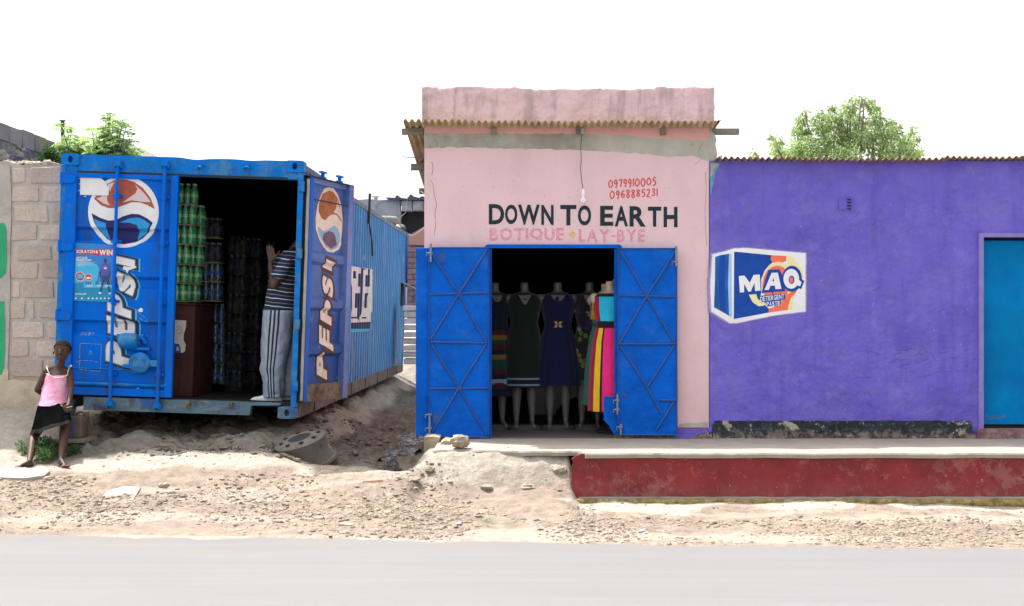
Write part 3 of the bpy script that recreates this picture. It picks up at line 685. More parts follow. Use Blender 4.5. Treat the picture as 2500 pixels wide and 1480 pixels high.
DG = {'0': [(.5,0),(.12,.3),(.1,.7),(.45,1),(.85,.7),(.88,.3),(.5,0)], '9': [(.8,.25),(.5,0),(.15,.15),(.2,.45),(.55,.5),(.82,.25),(.8,.3),(.7,.65),(.45,1)],
      '7': [(.1,.05),(.5,.03),(.85,.0),(.7,.4),(.5,1)], '1': [(.5,0),(.5,.5),(.48,1)], '5': [(.9,0),(.4,.02),(.25,.45),(.6,.38),(.88,.6),(.75,.9),(.2,1)],
      '6': [(.75,0),(.35,.2),(.12,.6),(.3,.95),(.7,.95),(.85,.7),(.6,.5),(.2,.68)], '8': [(.8,.1),(.4,0),(.2,.2),(.5,.45),(.85,.75),(.55,1),(.15,.8),(.45,.5),(.8,.25),(.78,.08)],
      '2': [(.15,.15),(.5,0),(.8,.2),(.6,.6),(.1,.95),(.9,.98)], '3': [(.2,.05),(.7,.02),(.75,.3),(.4,.45),(.8,.6),(.7,.95),(.15,.98)]}
P = Paint(onplane(DW))
for st, x0, x1, yl, hl, yr, hr in (('0979910005', 1484, 1603, 440.5, 18, 433, 19), ('0968885231', 1487, 1607, 467, 18, 460.5, 17)):
    wds = [1.25 if c == '0' else .45 if c == '1' else 1.0 for c in st]; tot = sum(wds); x = x0
    for i, c in enumerate(st):
        w_ = (x1-x0)*wds[i]/tot; u = (x-x0)/(x1-x0); y = yl+(yr-yl)*u; h = hl+(hr-hl)*u; h *= (1+.08*math.sin(i*2.1))
        P.stroke([(x+.1*w_+p[0]*w_*.78, y+p[1]*h) for p in DG[c]], 3.0, 0, 1+.02*i); x += w_
P.build("phone_numbers", redi, shop)

P = Paint(onplane(DW)); rc_ = random.Random(3)
for L_ in ([(1054, 395), (1057, 410), (1054, 428)], [(1051, 440), (1058, 455), (1060, 475), (1066, 500), (1062, 520), (1064, 545), (1060, 575)], [(1060, 340), (1068, 350), (1064, 362)]): P.stroke(L_, 1.3, 0, 1.2, 3)
for L_ in ([(1715, 350), (1705, 372), (1712, 388), (1698, 402)], [(1722, 420), (1724, 470), (1721, 520), (1725, 600)], [(1560, 312), (1585, 306), (1600, 300)]): P.stroke(L_, 1.0, 0, 1.2, 3)
for i in range(70): x = rc_.uniform(1042, 1725); y = rc_.uniform(400, 590) if x < 1655 else rc_.uniform(400, 1020); r_ = rc_.uniform(.5, 1.2); P.poly([(x-r_, y), (x, y-r_), (x+r_*1.5, y+.3), (x, y+r_)], 0, 1)
P.build("hairline_cracks", mat("crack_brown", (.28, .20, .19), var=.3, scale=30, alpha=dict(scale=50, lo=.35, hi=.5, a0=.1, a1=.9)), shop)["kind"] = "stuff"
# steel door leaves
def leaf(name, lab, x0, x1, y0, y1, D, bars, strip=None):
    t = thing(name, lab, 'steel door', (XP((x0+x1)/2, D), D, ZP(y1, D)), 'blue steel shop doors folded open')
    mb = MB(); mb.bevelbox(XP(x0, D), XP(x1, D), D, D+.03, ZP(y1, D), ZP(y0, D), .004); mb.build("door_panel", bluem, t)
    if strip:
        mb = MB(); mb.bevelbox(XP(strip[0], D+.03), XP(strip[1], D+.03), D+.035, D+.06, ZP(strip[3], D), ZP(strip[2], D), .003); mb.build("folding_panel", bluem, t)
    for (a, b_, c, d) in bars:
        mb = MB(); p = W(a, b_, D); q = W(c, d, D); p.y = q.y = D-.008; mb.tube([p, q], .0105, 6); mb.build("brace", blued, t)
    for (a, b_, c, d) in ((x0, y0, x1, y0), (x0, y1, x1, y1), (x0, y0, x0, y1), (x1, y0, x1, y1)):
        mb = MB(); p = W(a, b_, D); q = W(c, d, D); p.y = q.y = D-.003; mb.tube([p, q], .008, 6); mb.build("edge_frame", blued, t)
    return t
z3 = Zm(1000, 560, 700/1850)
def B(*a): p = z3(a[0], a[1]); q = z3(a[2], a[3]); return (*p, *q)
DL = DW-.075
lf = leaf("steel_door", 'left blue steel door with crossed braces beside the alley', 1048, 1193, 605, 1067, DL,
     [B(135, 150, 318, 418), B(500, 130, 318, 418), B(130, 422, 505, 408), B(318, 418, 135, 712), B(318, 418, 495, 735), B(135, 727, 500, 733), B(140, 742, 318, 1025), B(495, 742, 318, 1025),
      B(133, 1028, 505, 1024), B(318, 1025, 140, 1320), B(318, 1025, 500, 1330)], (1015, 1047, 605, 1065))
rf = leaf("steel_door", 'right blue steel door with crossed braces beside the bright dresses', 1509, 1652, 607, 1062, DL,
     [B(1357, 135, 1530, 432), B(1715, 140, 1530, 432), B(1345, 426, 1720, 437), B(1530, 432, 1352, 738), B(1530, 432, 1708, 735), B(1350, 740, 1715, 740), B(1357, 752, 1530, 1015), B(1708, 750, 1535, 1018),
      B(1530, 1015, 1622, 1190), B(1608, 1103, 1718, 1104), B(1706, 1112, 1592, 1295)])
def bolt(t, px, pya, pyb, D, tabs):
    mb = MB(); mb.tube([(XP(px, D), D-.022, ZP(pya, D)), (XP(px, D), D-.022, ZP(pyb, D))], .011, 8)
    for py in tabs: mb.box(XP(px-5, D), XP(px+5, D), D-.012, D-.001, ZP(py+3, D), ZP(py-3, D)); mb.tube([(XP(px, D), D-.03, ZP(py, D)), (XP(px-10, D), D-.035, ZP(py, D)), (XP(px-10, D), D-.035, ZP(py+7, D))], .006, 6)
    mb.build("sliding_bolt", steel, t)
bolt(lf, 1049, 1010, 1072, DL, (1012, 1045)); bolt(lf, 1052, 596, 640, DL, (618,)); bolt(rf, 1507, 962, 1012, DL, (977, 1000)); bolt(rf, 1515, 1035, 1062, DL, (1042,))
bolt(rf, 1650, 601, 650, DL, (640,))
mb = MB(); mb.box(XP(1070, DL), XP(1088, DL), DL-.006, DL-.0005, ZP(641, DL), ZP(617, DL)); mb.build("lock_plate", blued, lf)
mb = MB(); mb.box(XP(1056, DL), XP(1076, DL), DL-.006, DL-.0005, ZP(1033, DL), ZP(1008, DL)); mb.build("lock_plate", blued, lf)
mb = MB(); mb.box(XP(1518, DL), XP(1532, DL), DL-.006, DL-.0005, ZP(968, DL), ZP(960, DL)); mb.build("lock_plate", blued, rf)
D2 = DW-.05
mb = MB(); mb.prism([(XP(px, D2), ZP(py, D2)) for px, py in ((1474, 968), (1507.5, 968), (1507.5, 1062), (1500, 1062), (1492, 1050), (1488, 1040), (1474, 1026))], D2, D2+.02); mb.build("folding_panel", bluem, rf)

# bare bulb
bt = thing("light_bulb", 'white light bulb hanging from a thin wire above the shop name', 'light bulb', W(1424, 490, 14.22))
bk = flat("black_cable", (.05, .045, .045)); wht = flat("white_plastic", (.8, .8, .8), rough=.35, spec=.5)
mb = MB(); mb.tube([W(1420, 328, 14.22), W(1418, 360, 14.22), W(1419, 395, 14.24), W(1417, 412, 14.24), W(1420, 440, 14.22), W(1423, 462, 14.22)], .0035, 6); mb.build("cable", bk, bt)
c = W(1424, 461, 14.22); mb = MB(); mb.lathe([(.004, 0), (.012, -.004), (.016, -.02), (.017, -.045), (.019, -.048), (.019, -.055), (.015, -.058), (.015, -.075)], c, 12); mb.build("lamp_holder", wht, bt, smooth='auto')
bulbm = mat("frosted_bulb_glass", (.85, .85, .86), var=.02, rough=.15, spec=.5, bump=0, trans=.3)
mb = MB(); mb.lathe([(.012, -.075), (.016, -.09), (.026, -.105), (.029, -.12), (.025, -.137), (.012, -.147), (.0, -.149)], c, 12); mb.build("bulb_glass", bulbm, bt, smooth=True)
mb = MB(); mb.box(XP(1418, 14.24), XP(1425, 14.24), 14.22, 14.26, ZP(328, 14.24), ZP(314, 14.24)); mb.build("junction_block", flat("grey_connector", (.3, .3, .3)), bt)

# ================================================================ PURPLE SHOP
purp = mat("violet_limewash", (.140, .112, .52), var=.12, scale=1.3, bump=.8, bscale=38, bump2=.9, b2scale=5, rough=.85,
           layers=[dict(c=(.20, .165, .50), scale=2.3, lo=.47, hi=.72, fac=.5), dict(c=(.24, .18, .46), scale=5, lo=.55, hi=.75, fac=.5, rg=.75), dict(c=(.085, .065, .36), scale=1.6, lo=.52, hi=.68, fac=.4, st=(5, 5, .45), det=10), dict(c=(.26, .21, .58), scale=3.1, lo=.54, hi=.62, fac=.28, det=12, rg=.75), dict(c=(.055, .04, .22), scale=5, lo=.66, hi=.70, fac=.6, det=12, rg=.8, z=(1.6, .3)), dict(c=(.42, .36, .62), scale=11, lo=.66, hi=.70, fac=.5, det=12, rg=.8), dict(c=(.075, .055, .36), scale=1.7, lo=.5, hi=.75, fac=.55),
                   dict(c=(.17, .15, .33), scale=7, lo=.55, hi=.75, fac=.5, st=(1, 1, .4)), dict(c=(.55, .5, .7), scale=75, lo=.735, hi=.76, fac=.9), dict(c=(.03, .03, .10), scale=26, lo=.70, hi=.74, fac=.8)])
black = mat("flaking_black_plinth", (.014, .022, .030), var=.4, scale=6, bump=.8, bscale=35, bump2=.6, b2scale=9, rough=.6,
           layers=[dict(c=(.36, .32, .25), scale=4.5, lo=.565, hi=.585, fac=1, det=10, rg=.7), dict(c=(.2, .22, .25), scale=22, lo=.58, hi=.66, fac=.6), dict(c=(.30, .26, .19), scale=13, lo=.50, hi=.54, fac=.9, det=12, z=(.11, .0)), dict(c=(.16, .13, .11), scale=30, lo=.45, hi=.55, fac=.8, z=(.075, .0)), dict(c=(.13, .05, .055), scale=9, lo=.45, hi=.55, fac=.8, z=(.05, .0))])
teal = mat("teal_sheet_door", (.0, .185, .44), var=.2, scale=1.8, bump=.15, bscale=60, rough=.5, spec=.06,
           layers=[dict(c=(.0, .115, .36), scale=2.2, lo=.42, hi=.7, fac=.8), dict(c=(.02, .05, .10), scale=16, lo=.66, hi=.70, fac=.6, det=12), dict(c=(.16, .09, .10), scale=7, lo=.6, hi=.66, fac=.8, z=(.9, .1), det=12)])
ps = thing("purple_shop", 'low purple plastered shop with a detergent advert painted on its wall', 'shop', (4, DW, LZ))
PL = XP(1733, DW)-.002; PT = ZP(388, DW)
dx0, dx1, dz1, dz0 = XP(2396, DW), XP(2396, DW)+.95, ZP(578, DW), ZP(1048, DW)
mb = MB(); mb.box(PL, dx0, DW-.012, DW+.2, .45, PT-.02); mb.box(dx0, dx1, DW-.012, DW+.2, dz1, PT-.02); mb.box(dx1, 8.0, DW-.012, DW+.2, .45, PT-.02); mb.build("front_wall", purp, ps)
mb = MB(); mb.box(PL+.05, 8, BACK-.3, BACK-.1, .3, 2.9); mb.box(7.8, 8, DW+.2, BACK-.3, .3, 3); mb.build("rear_wall", purp, ps)
# ragged foot of paint over the plinth
yb = DW-.03
pts = [(XP(px, yb), ZP(py+2.2*fb(px, 0, 0, .06), yb)) for px, py in [(1745+k*12, 1028) for k in range(53)]]
mb = MB(); mb.prism([(XP(1738, yb), .5)]+[(XP(1738, yb), ZP(1042, yb))]+pts+[(XP(2386, yb), .5)], yb, yb+.02); mb.build("black_plinth", black, ps)
pts = [(XP(px, yb), ZP(1060+5*fb(px, 3, 0, .09)+max(0, (1560-px)/20), yb)) for px in range(1500, 1745, 8)]
mb = MB(); mb.prism([(pts[0][0], .5)]+pts+[(pts[-1][0], .5)], yb+.0, yb+.045); mb.build("rubble_footing", mat("gritty_footing", (.16, .12, .09), var=.5, scale=30, bump=.9, bscale=40, bump2=.6, layers=[dict(c=(.4, .34, .26), scale=30, lo=.5, hi=.6, fac=.7), dict(c=(.12, .03, .03), scale=6, lo=.5, hi=.6, fac=.6)]), ps)
P = Paint(onplane(DW-.032)); P.poly([(1644, 1040), (1653, 1033), (1656, 1046), (1690, 1047), (1730, 1046), (1738, 1040), (1738, 1055), (1712, 1058), (1690, 1068), (1668, 1073), (1645, 1068), (1632, 1056)], 0, 1); P.build("paint_spill", purp, ps)
mb = MB(); mb.box(XP(1651, DW), XP(1729, DW), DW-.01, DW-.001, ZP(1047, DW), ZP(1044, DW)); mb.box(XP(1651, DW), XP(1654, DW), DW-.01, DW-.001, ZP(1044, DW), ZP(900, DW)); mb.build("red_border_line", redp, shop)
P = Paint(onplane(DW)); P.poly([(1656, 1042), (1660, 1036), (1680, 1032), (1700, 1033), (1715, 1030), (1728, 1031), (1728, 1043), (1656, 1043)], 0, 1); P.build("bare_patch", greyband, shop)
# door
mb = MB(); f0 = .05
mb.box(dx0-.035, dx0+.012, DW-.035, DW+.05, dz0, dz1+.035); mb.box(dx0+.012, dx1+.03, DW-.035, DW+.05, dz1-.006, dz1+.035); mb.box(dx1-.01, dx1+.03, DW-.035, DW+.05, dz0, dz1-.006)
mb.build("door_frame", mat("lilac_frame", (.22, .18, .48), var=.15, scale=6, layers=[dict(c=(.3, .25, .4), scale=12, lo=.55, hi=.7, fac=.6)]), ps)
dr = MB(); dr.bevelbox(dx0+.02, dx1-.012, DW+.07, DW+.10, dz0+.06, dz1-.035, .004); dro = dr.build("door", teal, ps)
mb = MB(); mb.box(dx0+.02, dx1-.012, DW+.055, DW+.068, dz0+.045, dz0+.10); mb.build("kick_rail", teal, ps)
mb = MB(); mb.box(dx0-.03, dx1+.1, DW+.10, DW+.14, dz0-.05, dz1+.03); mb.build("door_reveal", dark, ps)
mb = MB(); mb.box(XP(2384, DW), 8, DW-.06, DW+.1, .5, dz0+.005); mb.build("doorstep", mat("worn_red_step", (.20, .10, .10), var=.3, scale=8, layers=[dict(c=(.3, .26, .24), scale=20, lo=.45, hi=.6, fac=.7)]), ps)
# vent grille
vx0, vx1, vz0, vz1 = XP(2046, DW), XP(2080, DW), ZP(514, DW), ZP(484, DW); vt = MB()
vt.box(vx0, vx1, DW-.020, DW-.013, vz0, vz1); vo = vt.build("air_vent", purp, ps)
for i in range(4):
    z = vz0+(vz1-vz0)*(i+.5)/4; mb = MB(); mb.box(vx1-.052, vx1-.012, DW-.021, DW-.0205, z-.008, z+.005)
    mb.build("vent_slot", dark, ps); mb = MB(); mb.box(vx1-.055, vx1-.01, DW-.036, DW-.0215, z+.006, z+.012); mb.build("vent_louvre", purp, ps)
mb = MB(); mb.prism([(vx0, vz0), (vx0+.07, vz0+.02), (vx0+.085, vz0+.06), (vx0+.05, vz1-.02), (vx0, vz1-.03)], DW-.028, DW-.0205); mb.build("plaster_smear", purp, ps)
# roof
bx0 = XP(1757, DW-.1); npan = 8; pw2 = (8.1-bx0)/npan
for i in range(npan):
    zz = ZP(386, DW-.1)+[.0, -.012, -.008, .004, .008, .010, .006, 0][i]
    csheet(bx0+i*pw2-.05, bx0+(i+1)*pw2, DW-.11, BACK-.2, zz, -.07, .062, .0135, lift=.005*(i % 2), jit=.04, ph=i*.01).build("roof_sheet", tinb, ps, smooth=True)
mb = MB(); mb.prism([(XP(1747, DW), ZP(388, DW)), (XP(1759, DW), ZP(380, DW)), (XP(1760, DW), ZP(388, DW))], DW-.1, DW-.06); mb.build("bent_flashing", flat("whitewashed_tin", (.6, .58, .55)), ps)
P = Paint(onplane(DW-.012)); P.poly([(1734, 436), (1738, 425), (1744, 412), (1750, 400), (1758, 398), (1754, 408), (1746, 420), (1742, 445), (1737, 470), (1734, 480)], 0, 1); P.poly([(1735, 398), (1757, 398), (1751, 404), (1742, 416), (1737, 430), (1734, 436)], 1, 1.5)
P.build("old_paint_patch", [mat("old_turquoise_paint", (.12, .33, .45), var=.3, scale=20), greyband], ps)
# painted advert: blue and white carton
q = Zm(1700, 560, 340/1935)
A = lambda L_: [q(*p) for p in L_]
glow = [(.62, .58, .78), (.42, .36, .66), (.24, .19, .52)]
mm = [flat("advert_white", (.75, .75, .76)), mat("advert_blue", (.006, .06, .33), var=.15, scale=8, layers=[dict(c=(.05, .15, .4), scale=18, lo=.62, hi=.7, fac=.5)]), mat("advert_side_blue", (.012, .10, .36), var=.3, scale=6, layers=[dict(c=(.04, .28, .36), scale=5, lo=.55, hi=.7, fac=.6)]),
      flat("advert_orange", (.80, .16, .09)), flat("advert_yellow", (.76, .70, .36)), flat("advert_pale_blue", (.35, .52, .75)), flat("advert_dark_mark", (.03, .03, .08))]
for i, g in enumerate(glow): mm.append(mat("overspray_%s" % ['inner', 'middle', 'outer'][i], g, var=.1, scale=10, alpha=dict(scale=30, lo=.2, hi=.6, a0=.45-.1*i, a1=.95-.2*i)))
P = Paint(onplane(DW-.012)); rc_ = random.Random(9)
for i in range(46):
    x = rc_.gauss(2190, 70) if i < 30 else rc_.uniform(1760, 2370); y = rc_.gauss(880, 28) if i < 30 else rc_.uniform(420, 1010); pts = [(x, y)]; a = rc_.uniform(-.4, .6)
    for k in range(rc_.randint(1, 5)): a += rc_.uniform(-.5, .5); x += 7*math.cos(a); y += 6*math.sin(a); pts.append((min(x, 2378), y))
    P.stroke(pts, rc_.uniform(.8, 1.6), 0, .3, 2) if i < 36 else None
for i in range(110): x = rc_.uniform(1745, 2375); y = rc_.uniform(560, 1020) if i % 3 else rc_.uniform(420, 1020); r_ = rc_.uniform(.6, 1.7); P.poly([(x-r_, y), (x, y-r_), (x+r_*1.3, y+.2), (x, y+r_)], 1, .3)
P.build("scratches_and_chips", [mat("dark_scuff", (.05, .04, .22), var=.2, scale=30, alpha=dict(scale=60, lo=.35, hi=.55, a0=.0, a1=.5)), mat("pale_chip", (.32, .27, .60), var=.2, scale=30)], ps)["kind"] = "stuff"
P = Paint(onplane(DW-.012))
hull = [(225, 350), (420, 305), (520, 270), (700, 262), (1100, 300), (1515, 335), (1512, 1140), (1100, 1190), (560, 1300), (470, 1300), (210, 1140), (195, 800)]
cx_, cy_ = 860, 770
for i, g in enumerate((1.035, 1.022, 1.010)):
    k = [9, 8, 7][i]
    P.poly(A([(cx_+(x-cx_)*g+ (8 if x > cx_ else -14)*(2-i), cy_+(y-cy_)*(g+.012*(2-i))) for x, y in hull if True]), k, .4+.2*i)
P.poly(A(hull), 0, 1)
P.poly(A([(262, 385), (330, 360), (470, 338), (472, 1215), (400, 1170), (245, 1085), (258, 700)]), 2, 1.4)
P.poly(A([(330, 362), (400, 350), (395, 700), (410, 1160), (330, 1120), (310, 800)]), 1, 1.6)
P.poly(A([(455, 345), (490, 335), (495, 1225), (455, 1200), (440, 760)]), 5, 1.7)
P.poly(A([(525, 312), (620, 318), (1045, 360), (1035, 420), (1060, 460), (1010, 500), (950, 570), (900, 700), (905, 850), (880, 1000), (960, 1060), (1010, 1110), (1003, 1158), (520, 1248)]), 1, 1.4)
P.poly(A([(1045, 360), (1250, 372), (1250, 440), (1170, 470), (1060, 460), (1032, 410)]), 3, 1.6)
P.poly(A([(1250, 374), (1355, 385), (1400, 470), (1470, 560), (1490, 700), (1400, 820), (1340, 1000), (1330, 1115), (1280, 1125), (1200, 900), (1300, 560)]), 4, 1.5)
P.ell(*q(1120, 740), 205*.1757, 290*.1757, 4, 1.7, rot=.15); P.ell(*q(1110, 760), 190*.1757, 255*.1757, 3, 1.9, rot=.15)
P.poly(A([(730, 910), (830, 900), (850, 960), (900, 1010), (970, 1020), (930, 1065), (860, 1068), (780, 1010)]), 4, 2.0)
P.poly(A([(1003, 1158), (1010, 1100), (1080, 1080), (1180, 1010), (1240, 920), (1380, 830), (1390, 870), (1310, 960), (1280, 1060), (1270, 1120)]), 3, 1.8)
def mq(x0, x1, y0, y1, s0=0, s1=0): return A([(x0, y0), (x1, y0+s0), (x1+s1, y1+s0), (x0+s1*0, y1)])
LT = [('M', [(590, 650), (880, 630), (892, 850), (605, 878)], .05), ('A', [(950, 600), (1165, 600), (1180, 828), (945, 845)], .06), ('Q', [(1195, 560), (1450, 550), (1480, 810), (1205, 835)], .06)]
SH = {'M': [(590,650),(668,643),(742,742),(795,634),(880,629),(893,852),(815,858),(806,745),(757,864),(722,867),(665,760),(662,874),(605,879)],
      'A': [(1045,605),(1130,602),(1182,828),(1100,832),(1088,782),(1026,785),(1008,842),(945,845)], 'o': [(1000,562),(1150,555),(1200,640),(1240,862),(1075,870),(1060,905),(1045,872),(905,888),(930,790)]}
P.poly(A(SH['o']), 1, 2.4); P.ell(*q(1328, 688), 138*.1757, 182*.1757, 1, 2.5); P.poly(A([(1400, 690), (1440, 668), (1500, 722), (1455, 832), (1370, 800)]), 1, 2.6)
P.poly(A(SH['M']), 0, 3.2); P.poly(A(SH['A']), 0, 3.2); P.poly(A([(1068, 668), (1080, 722), (1056, 722)]), 1, 3.8)
P.ell(*q(1318, 688), 108*.1757, 138*.1757, 0, 3.2); P.poly(A([(1370, 700), (1415, 690), (1462, 738), (1440, 792), (1360, 770)]), 0, 3.3); P.ell(*q(1322, 702), 40*.1757, 58*.1757, 1, 3.8); P.ell(*q(1318, 705), 26*.1757, 44*.1757, 3, 4.3)
for ch, qd, of in []:
    (P.char(ch, A(qd), of+.05, 1, 2.4, ref=of) if ch != 'M' else None); P.char(ch, A(qd), of, 0, 3.2)
P.poly(A([(880, 925), (1230, 890), (1235, 970), (1180, 985), (1165, 1060), (975, 1075), (960, 1020), (890, 1005)]), 1, 2.8)
for i, c_ in enumerate('DETERGENT'):
    x = 888+i*37.5; y = 938-i*4.5; P.char(c_, A([(x, y), (x+31, y-4), (x+31, y+64), (x, y+66)]), .015, 0, 3.6)
for i, c_ in enumerate('PASTE'):
    x = 975+i*39; y = 1010-i*3; P.char(c_, A([(x, y), (x+32, y-4), (x+32, y+58), (x, y+64)]), .015, 0, 3.6)
P.build("painted_advert", mm, ps)
# ================================================================ SHIPPING CONTAINER
CO = Vector((XP(130, 14.4), 14.4, ZP(1003, 14.4)))
CM = Matrix.Translation(CO) @ Matrix.Rotation(math.radians(-.7), 4, 'Z') @ Matrix.Rotation(math.radians(1.9), 4, 'Y')
CI = CM.inverted()
ct = thing("shipping_container", 'long blue shipping container shop with one door open and drink lettering', 'shipping container', CO)
ct.rotation_euler = CM.to_euler()
def hitc(px, py, p0, n):               # where the sight line of a photograph pixel meets a plane of the container (container space)
    o = CI @ Vector((0, 0, EYE)); d = (CI.to_3x3() @ ray(px, py)); p0 = Vector(p0); n = Vector(n)
    return o+d*((p0-o).dot(n)/d.dot(n))
def cf(px, py, y=0): return hitc(px, py, (0, y, 0), (0, 1, 0))
CW_, CH_, CL_ = 2.44, 2.59, 12.19
cb = mat("container_blue", (.0, .125, .60), var=.1, scale=1.5, bump=.15, bscale=70, rough=.5, spec=.07, bump2=.15, b2scale=4,
         layers=[dict(c=(.0, .145, .60), scale=3, lo=.5, hi=.75, fac=.5), dict(c=(.10, .13, .16), scale=9, lo=.66, hi=.71, fac=.7, det=12), dict(c=(.05, .07, .11), scale=4, lo=.45, hi=.7, fac=.75, z=(.5, .05)),
                 dict(c=(.4, .42, .45), scale=55, lo=.70, hi=.74, fac=.8), dict(c=(.14, .28, .5), scale=7, lo=.63, hi=.67, fac=.5, det=12, rg=.8), dict(c=(.03, .05, .07), scale=3.5, lo=.52, hi=.7, fac=.5, st=(2.5, 1, .4))])
cbr = mat("container_rail_blue", (.002, .15, .50), var=.2, scale=4, bump=.3, bscale=50, rough=.5, spec=.1,
          layers=[dict(c=(.10, .22, .26), scale=5, lo=.5, hi=.65, fac=.7), dict(c=(.07, .045, .03), scale=9, lo=.58, hi=.68, fac=.8, det=12), dict(c=(.3, .3, .28), scale=40, lo=.66, hi=.7, fac=.6)])
csill = mat("scuffed_container_sill", (.085, .15, .19), var=.3, scale=4, bump=.4, bscale=40, rough=.6,
            layers=[dict(c=(.22, .24, .24), scale=5, lo=.5, hi=.65, fac=.7, st=(1, 1, 3)), dict(c=(.06, .035, .025), scale=7, lo=.52, hi=.64, fac=.85, det=12), dict(c=(.01, .08, .30), scale=2.2, lo=.5, hi=.6, fac=.8)])
crail = mat("dirty_brown_rail", (.105, .085, .07), var=.3, scale=5, bump=.5, bscale=40, layers=[dict(c=(.2, .17, .13), scale=6, lo=.5, hi=.65, fac=.6), dict(c=(.02, .08, .2), scale=5, lo=.6, hi=.7, fac=.5)])
lav = mat("faded_lavender_blue", (.12, .20, .43), var=.15, scale=3, bump=.3, bscale=50, rough=.6, layers=[dict(c=(.05, .05, .10), scale=8, lo=.58, hi=.68, fac=.7, det=12), dict(c=(.008, .09, .35), scale=1.8, lo=.5, hi=.65, fac=.5)])
inner = mat("inside_door_panel", (.05, .12, .34), var=.25, scale=3, bump=.3, bscale=50, rough=.6,
            layers=[dict(c=(.09, .16, .36), scale=5, lo=.48, hi=.7, fac=.6, st=(3, 3, .7)), dict(c=(.004, .06, .26), scale=1.2, lo=.2, hi=.4, fac=.95, z=(1.25, .95)), dict(c=(.02, .02, .03), scale=9, lo=.6, hi=.68, fac=.8, z=(1.5, 2.6)), dict(c=(.34, .30, .24), scale=5, lo=.63, hi=.65, fac=.95, det=12, z=(1.1, .6))])
rust = mat("rust_and_bare_primer", (.17, .13, .09), var=.4, scale=6, bump=.5, bscale=40, layers=[dict(c=(.06, .04, .03), scale=9, lo=.5, hi=.6, fac=.9), dict(c=(.45, .42, .34), scale=7, lo=.62, hi=.66, fac=.9)])
rub = flat("black_rubber_seal", (.02, .02, .022)); galv = mat("galvanised_rod", (.30, .30, .31), var=.2, scale=9, metal=.3, rough=.5, bump=.2)
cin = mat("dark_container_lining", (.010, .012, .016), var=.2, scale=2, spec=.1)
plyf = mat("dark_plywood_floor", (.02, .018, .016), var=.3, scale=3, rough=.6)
def cpart(mb, name, m, parent=None, **k): return mb.build(name, m, parent or ct, world=False, **k)
# corner posts, rails, castings
mb = MB(); mb.box(.0, .05, .0, .16, .12, 2.47); cpart(mb, "corner_post", cbr)
mb = MB(); mb.box(2.385, 2.44, 0, .16, .12, 2.47); cpart(mb, "corner_post", cbr)
topz = lambda x: 2.585+(.006*fb(x, 0, 0, 3)-.018*math.exp(-((x-1.35)/.12)**2)-.012*math.exp(-((x-1.9)/.1)**2))
mb = MB(); mb.prism([(.16, 2.40), (2.28, 2.40)]+[(x, topz(x)) for x in np.arange(2.28, .15, -.06)], .01, .12); cpart(mb, "header_beam", cbr)
mb = MB(); mb.box(.05, .16, .01, .12, 2.40, 2.4715); cpart(mb, "header_gusset", cbr)
mb = MB(); mb.box(2.28, 2.385, .01, .12, 2.40, 2.4715); cpart(mb, "header_gusset", cbr)
mb = MB(); mb.box(.16, 2.28, .004, .009, 2.398, 2.418); cpart(mb, "header_lip", rub)
sz0 = .015
mb = MB(); mb.prism([(.30, .02), (.30, .15), (2.28, .15), (2.28, .13), (1.99, .12), (1.97, .02)], .01, .14); cpart(mb, "door_sill", csill)
for i, (x, z) in enumerate(((0, 0), (2.26, 0), (0, 2.472), (2.26, 2.472))):
    for y in (0, CL_-.18):
        mb = MB(); w, h = .18, .118; cx_, cz_ = x+w/2, z+h/2
        # block with an oval hole: ring of quads
        n = 24; vv = []; ff = []
        for k in range(n):
            t = 2*math.pi*k/n; c_, s_ = math.cos(t), math.sin(t); sc_ = min((w/2)/max(abs(c_), 1e-6), (h/2)/max(abs(s_), 1e-6))
            rx, rz = (.026, .036)
            vv += [(cx_+c_*sc_, y-.008, cz_+s_*sc_), (cx_+c_*rx, y-.008, cz_+s_*rz), (cx_+c_*rx*.9, y+.06, cz_+s_*rz*.9), (cx_+c_*sc_, y+.17, cz_+s_*sc_)]
        for k in range(n):
            a = k*4; c2 = ((k+1) % n)*4; ff += [(a, a+1, c2+1, c2), (a+1, a+2, c2+2, c2+1), (a, c2, c2+3, a+3)]
        ff.append(tuple(k*4+2 for k in range(n))); ff.append(tuple(k*4+3 for k in range(n))[::-1]); mb.add(vv, ff)
        cpart(mb, "corner_casting", csill if z == 0 else cbr)
# floor, roof, far end, left side
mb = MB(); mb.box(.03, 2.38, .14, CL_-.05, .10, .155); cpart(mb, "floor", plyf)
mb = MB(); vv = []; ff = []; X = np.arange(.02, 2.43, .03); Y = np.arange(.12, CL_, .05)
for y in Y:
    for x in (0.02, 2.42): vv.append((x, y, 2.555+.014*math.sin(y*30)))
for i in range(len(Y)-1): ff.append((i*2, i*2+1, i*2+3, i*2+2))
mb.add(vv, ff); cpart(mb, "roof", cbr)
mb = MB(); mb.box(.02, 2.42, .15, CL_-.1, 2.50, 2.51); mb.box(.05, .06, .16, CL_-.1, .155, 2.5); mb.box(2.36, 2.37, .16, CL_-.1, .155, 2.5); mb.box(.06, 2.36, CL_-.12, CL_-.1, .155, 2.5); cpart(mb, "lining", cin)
mb = MB(); mb.box(.0, 2.44, CL_-.04, CL_, .1, 2.55); cpart(mb, "end_wall", cb)
mb = MB(); mb.box(0, .03, .16, CL_-.18, .12, 2.5); cpart(mb, "left_side_wall", cb)
mb = MB(); mb.box(2.39, 2.44, .17, CL_-.18, 2.50, 2.56); cpart(mb, "top_side_rail", mat("dusty_top_rail", (.10, .13, .18), var=.3, scale=4, layers=[dict(c=(.25, .24, .22), scale=6, lo=.5, hi=.65, fac=.7)]))
mb = MB(); mb.box(0, .04, .17, CL_-.18, 2.50, 2.56); mb.box(0, .04, .17, CL_-.18, .0, .12); cpart(mb, "left_rail", crail)
mb = MB(); mb.box(2.38, 2.445, .17, CL_-.18, .0, .16)
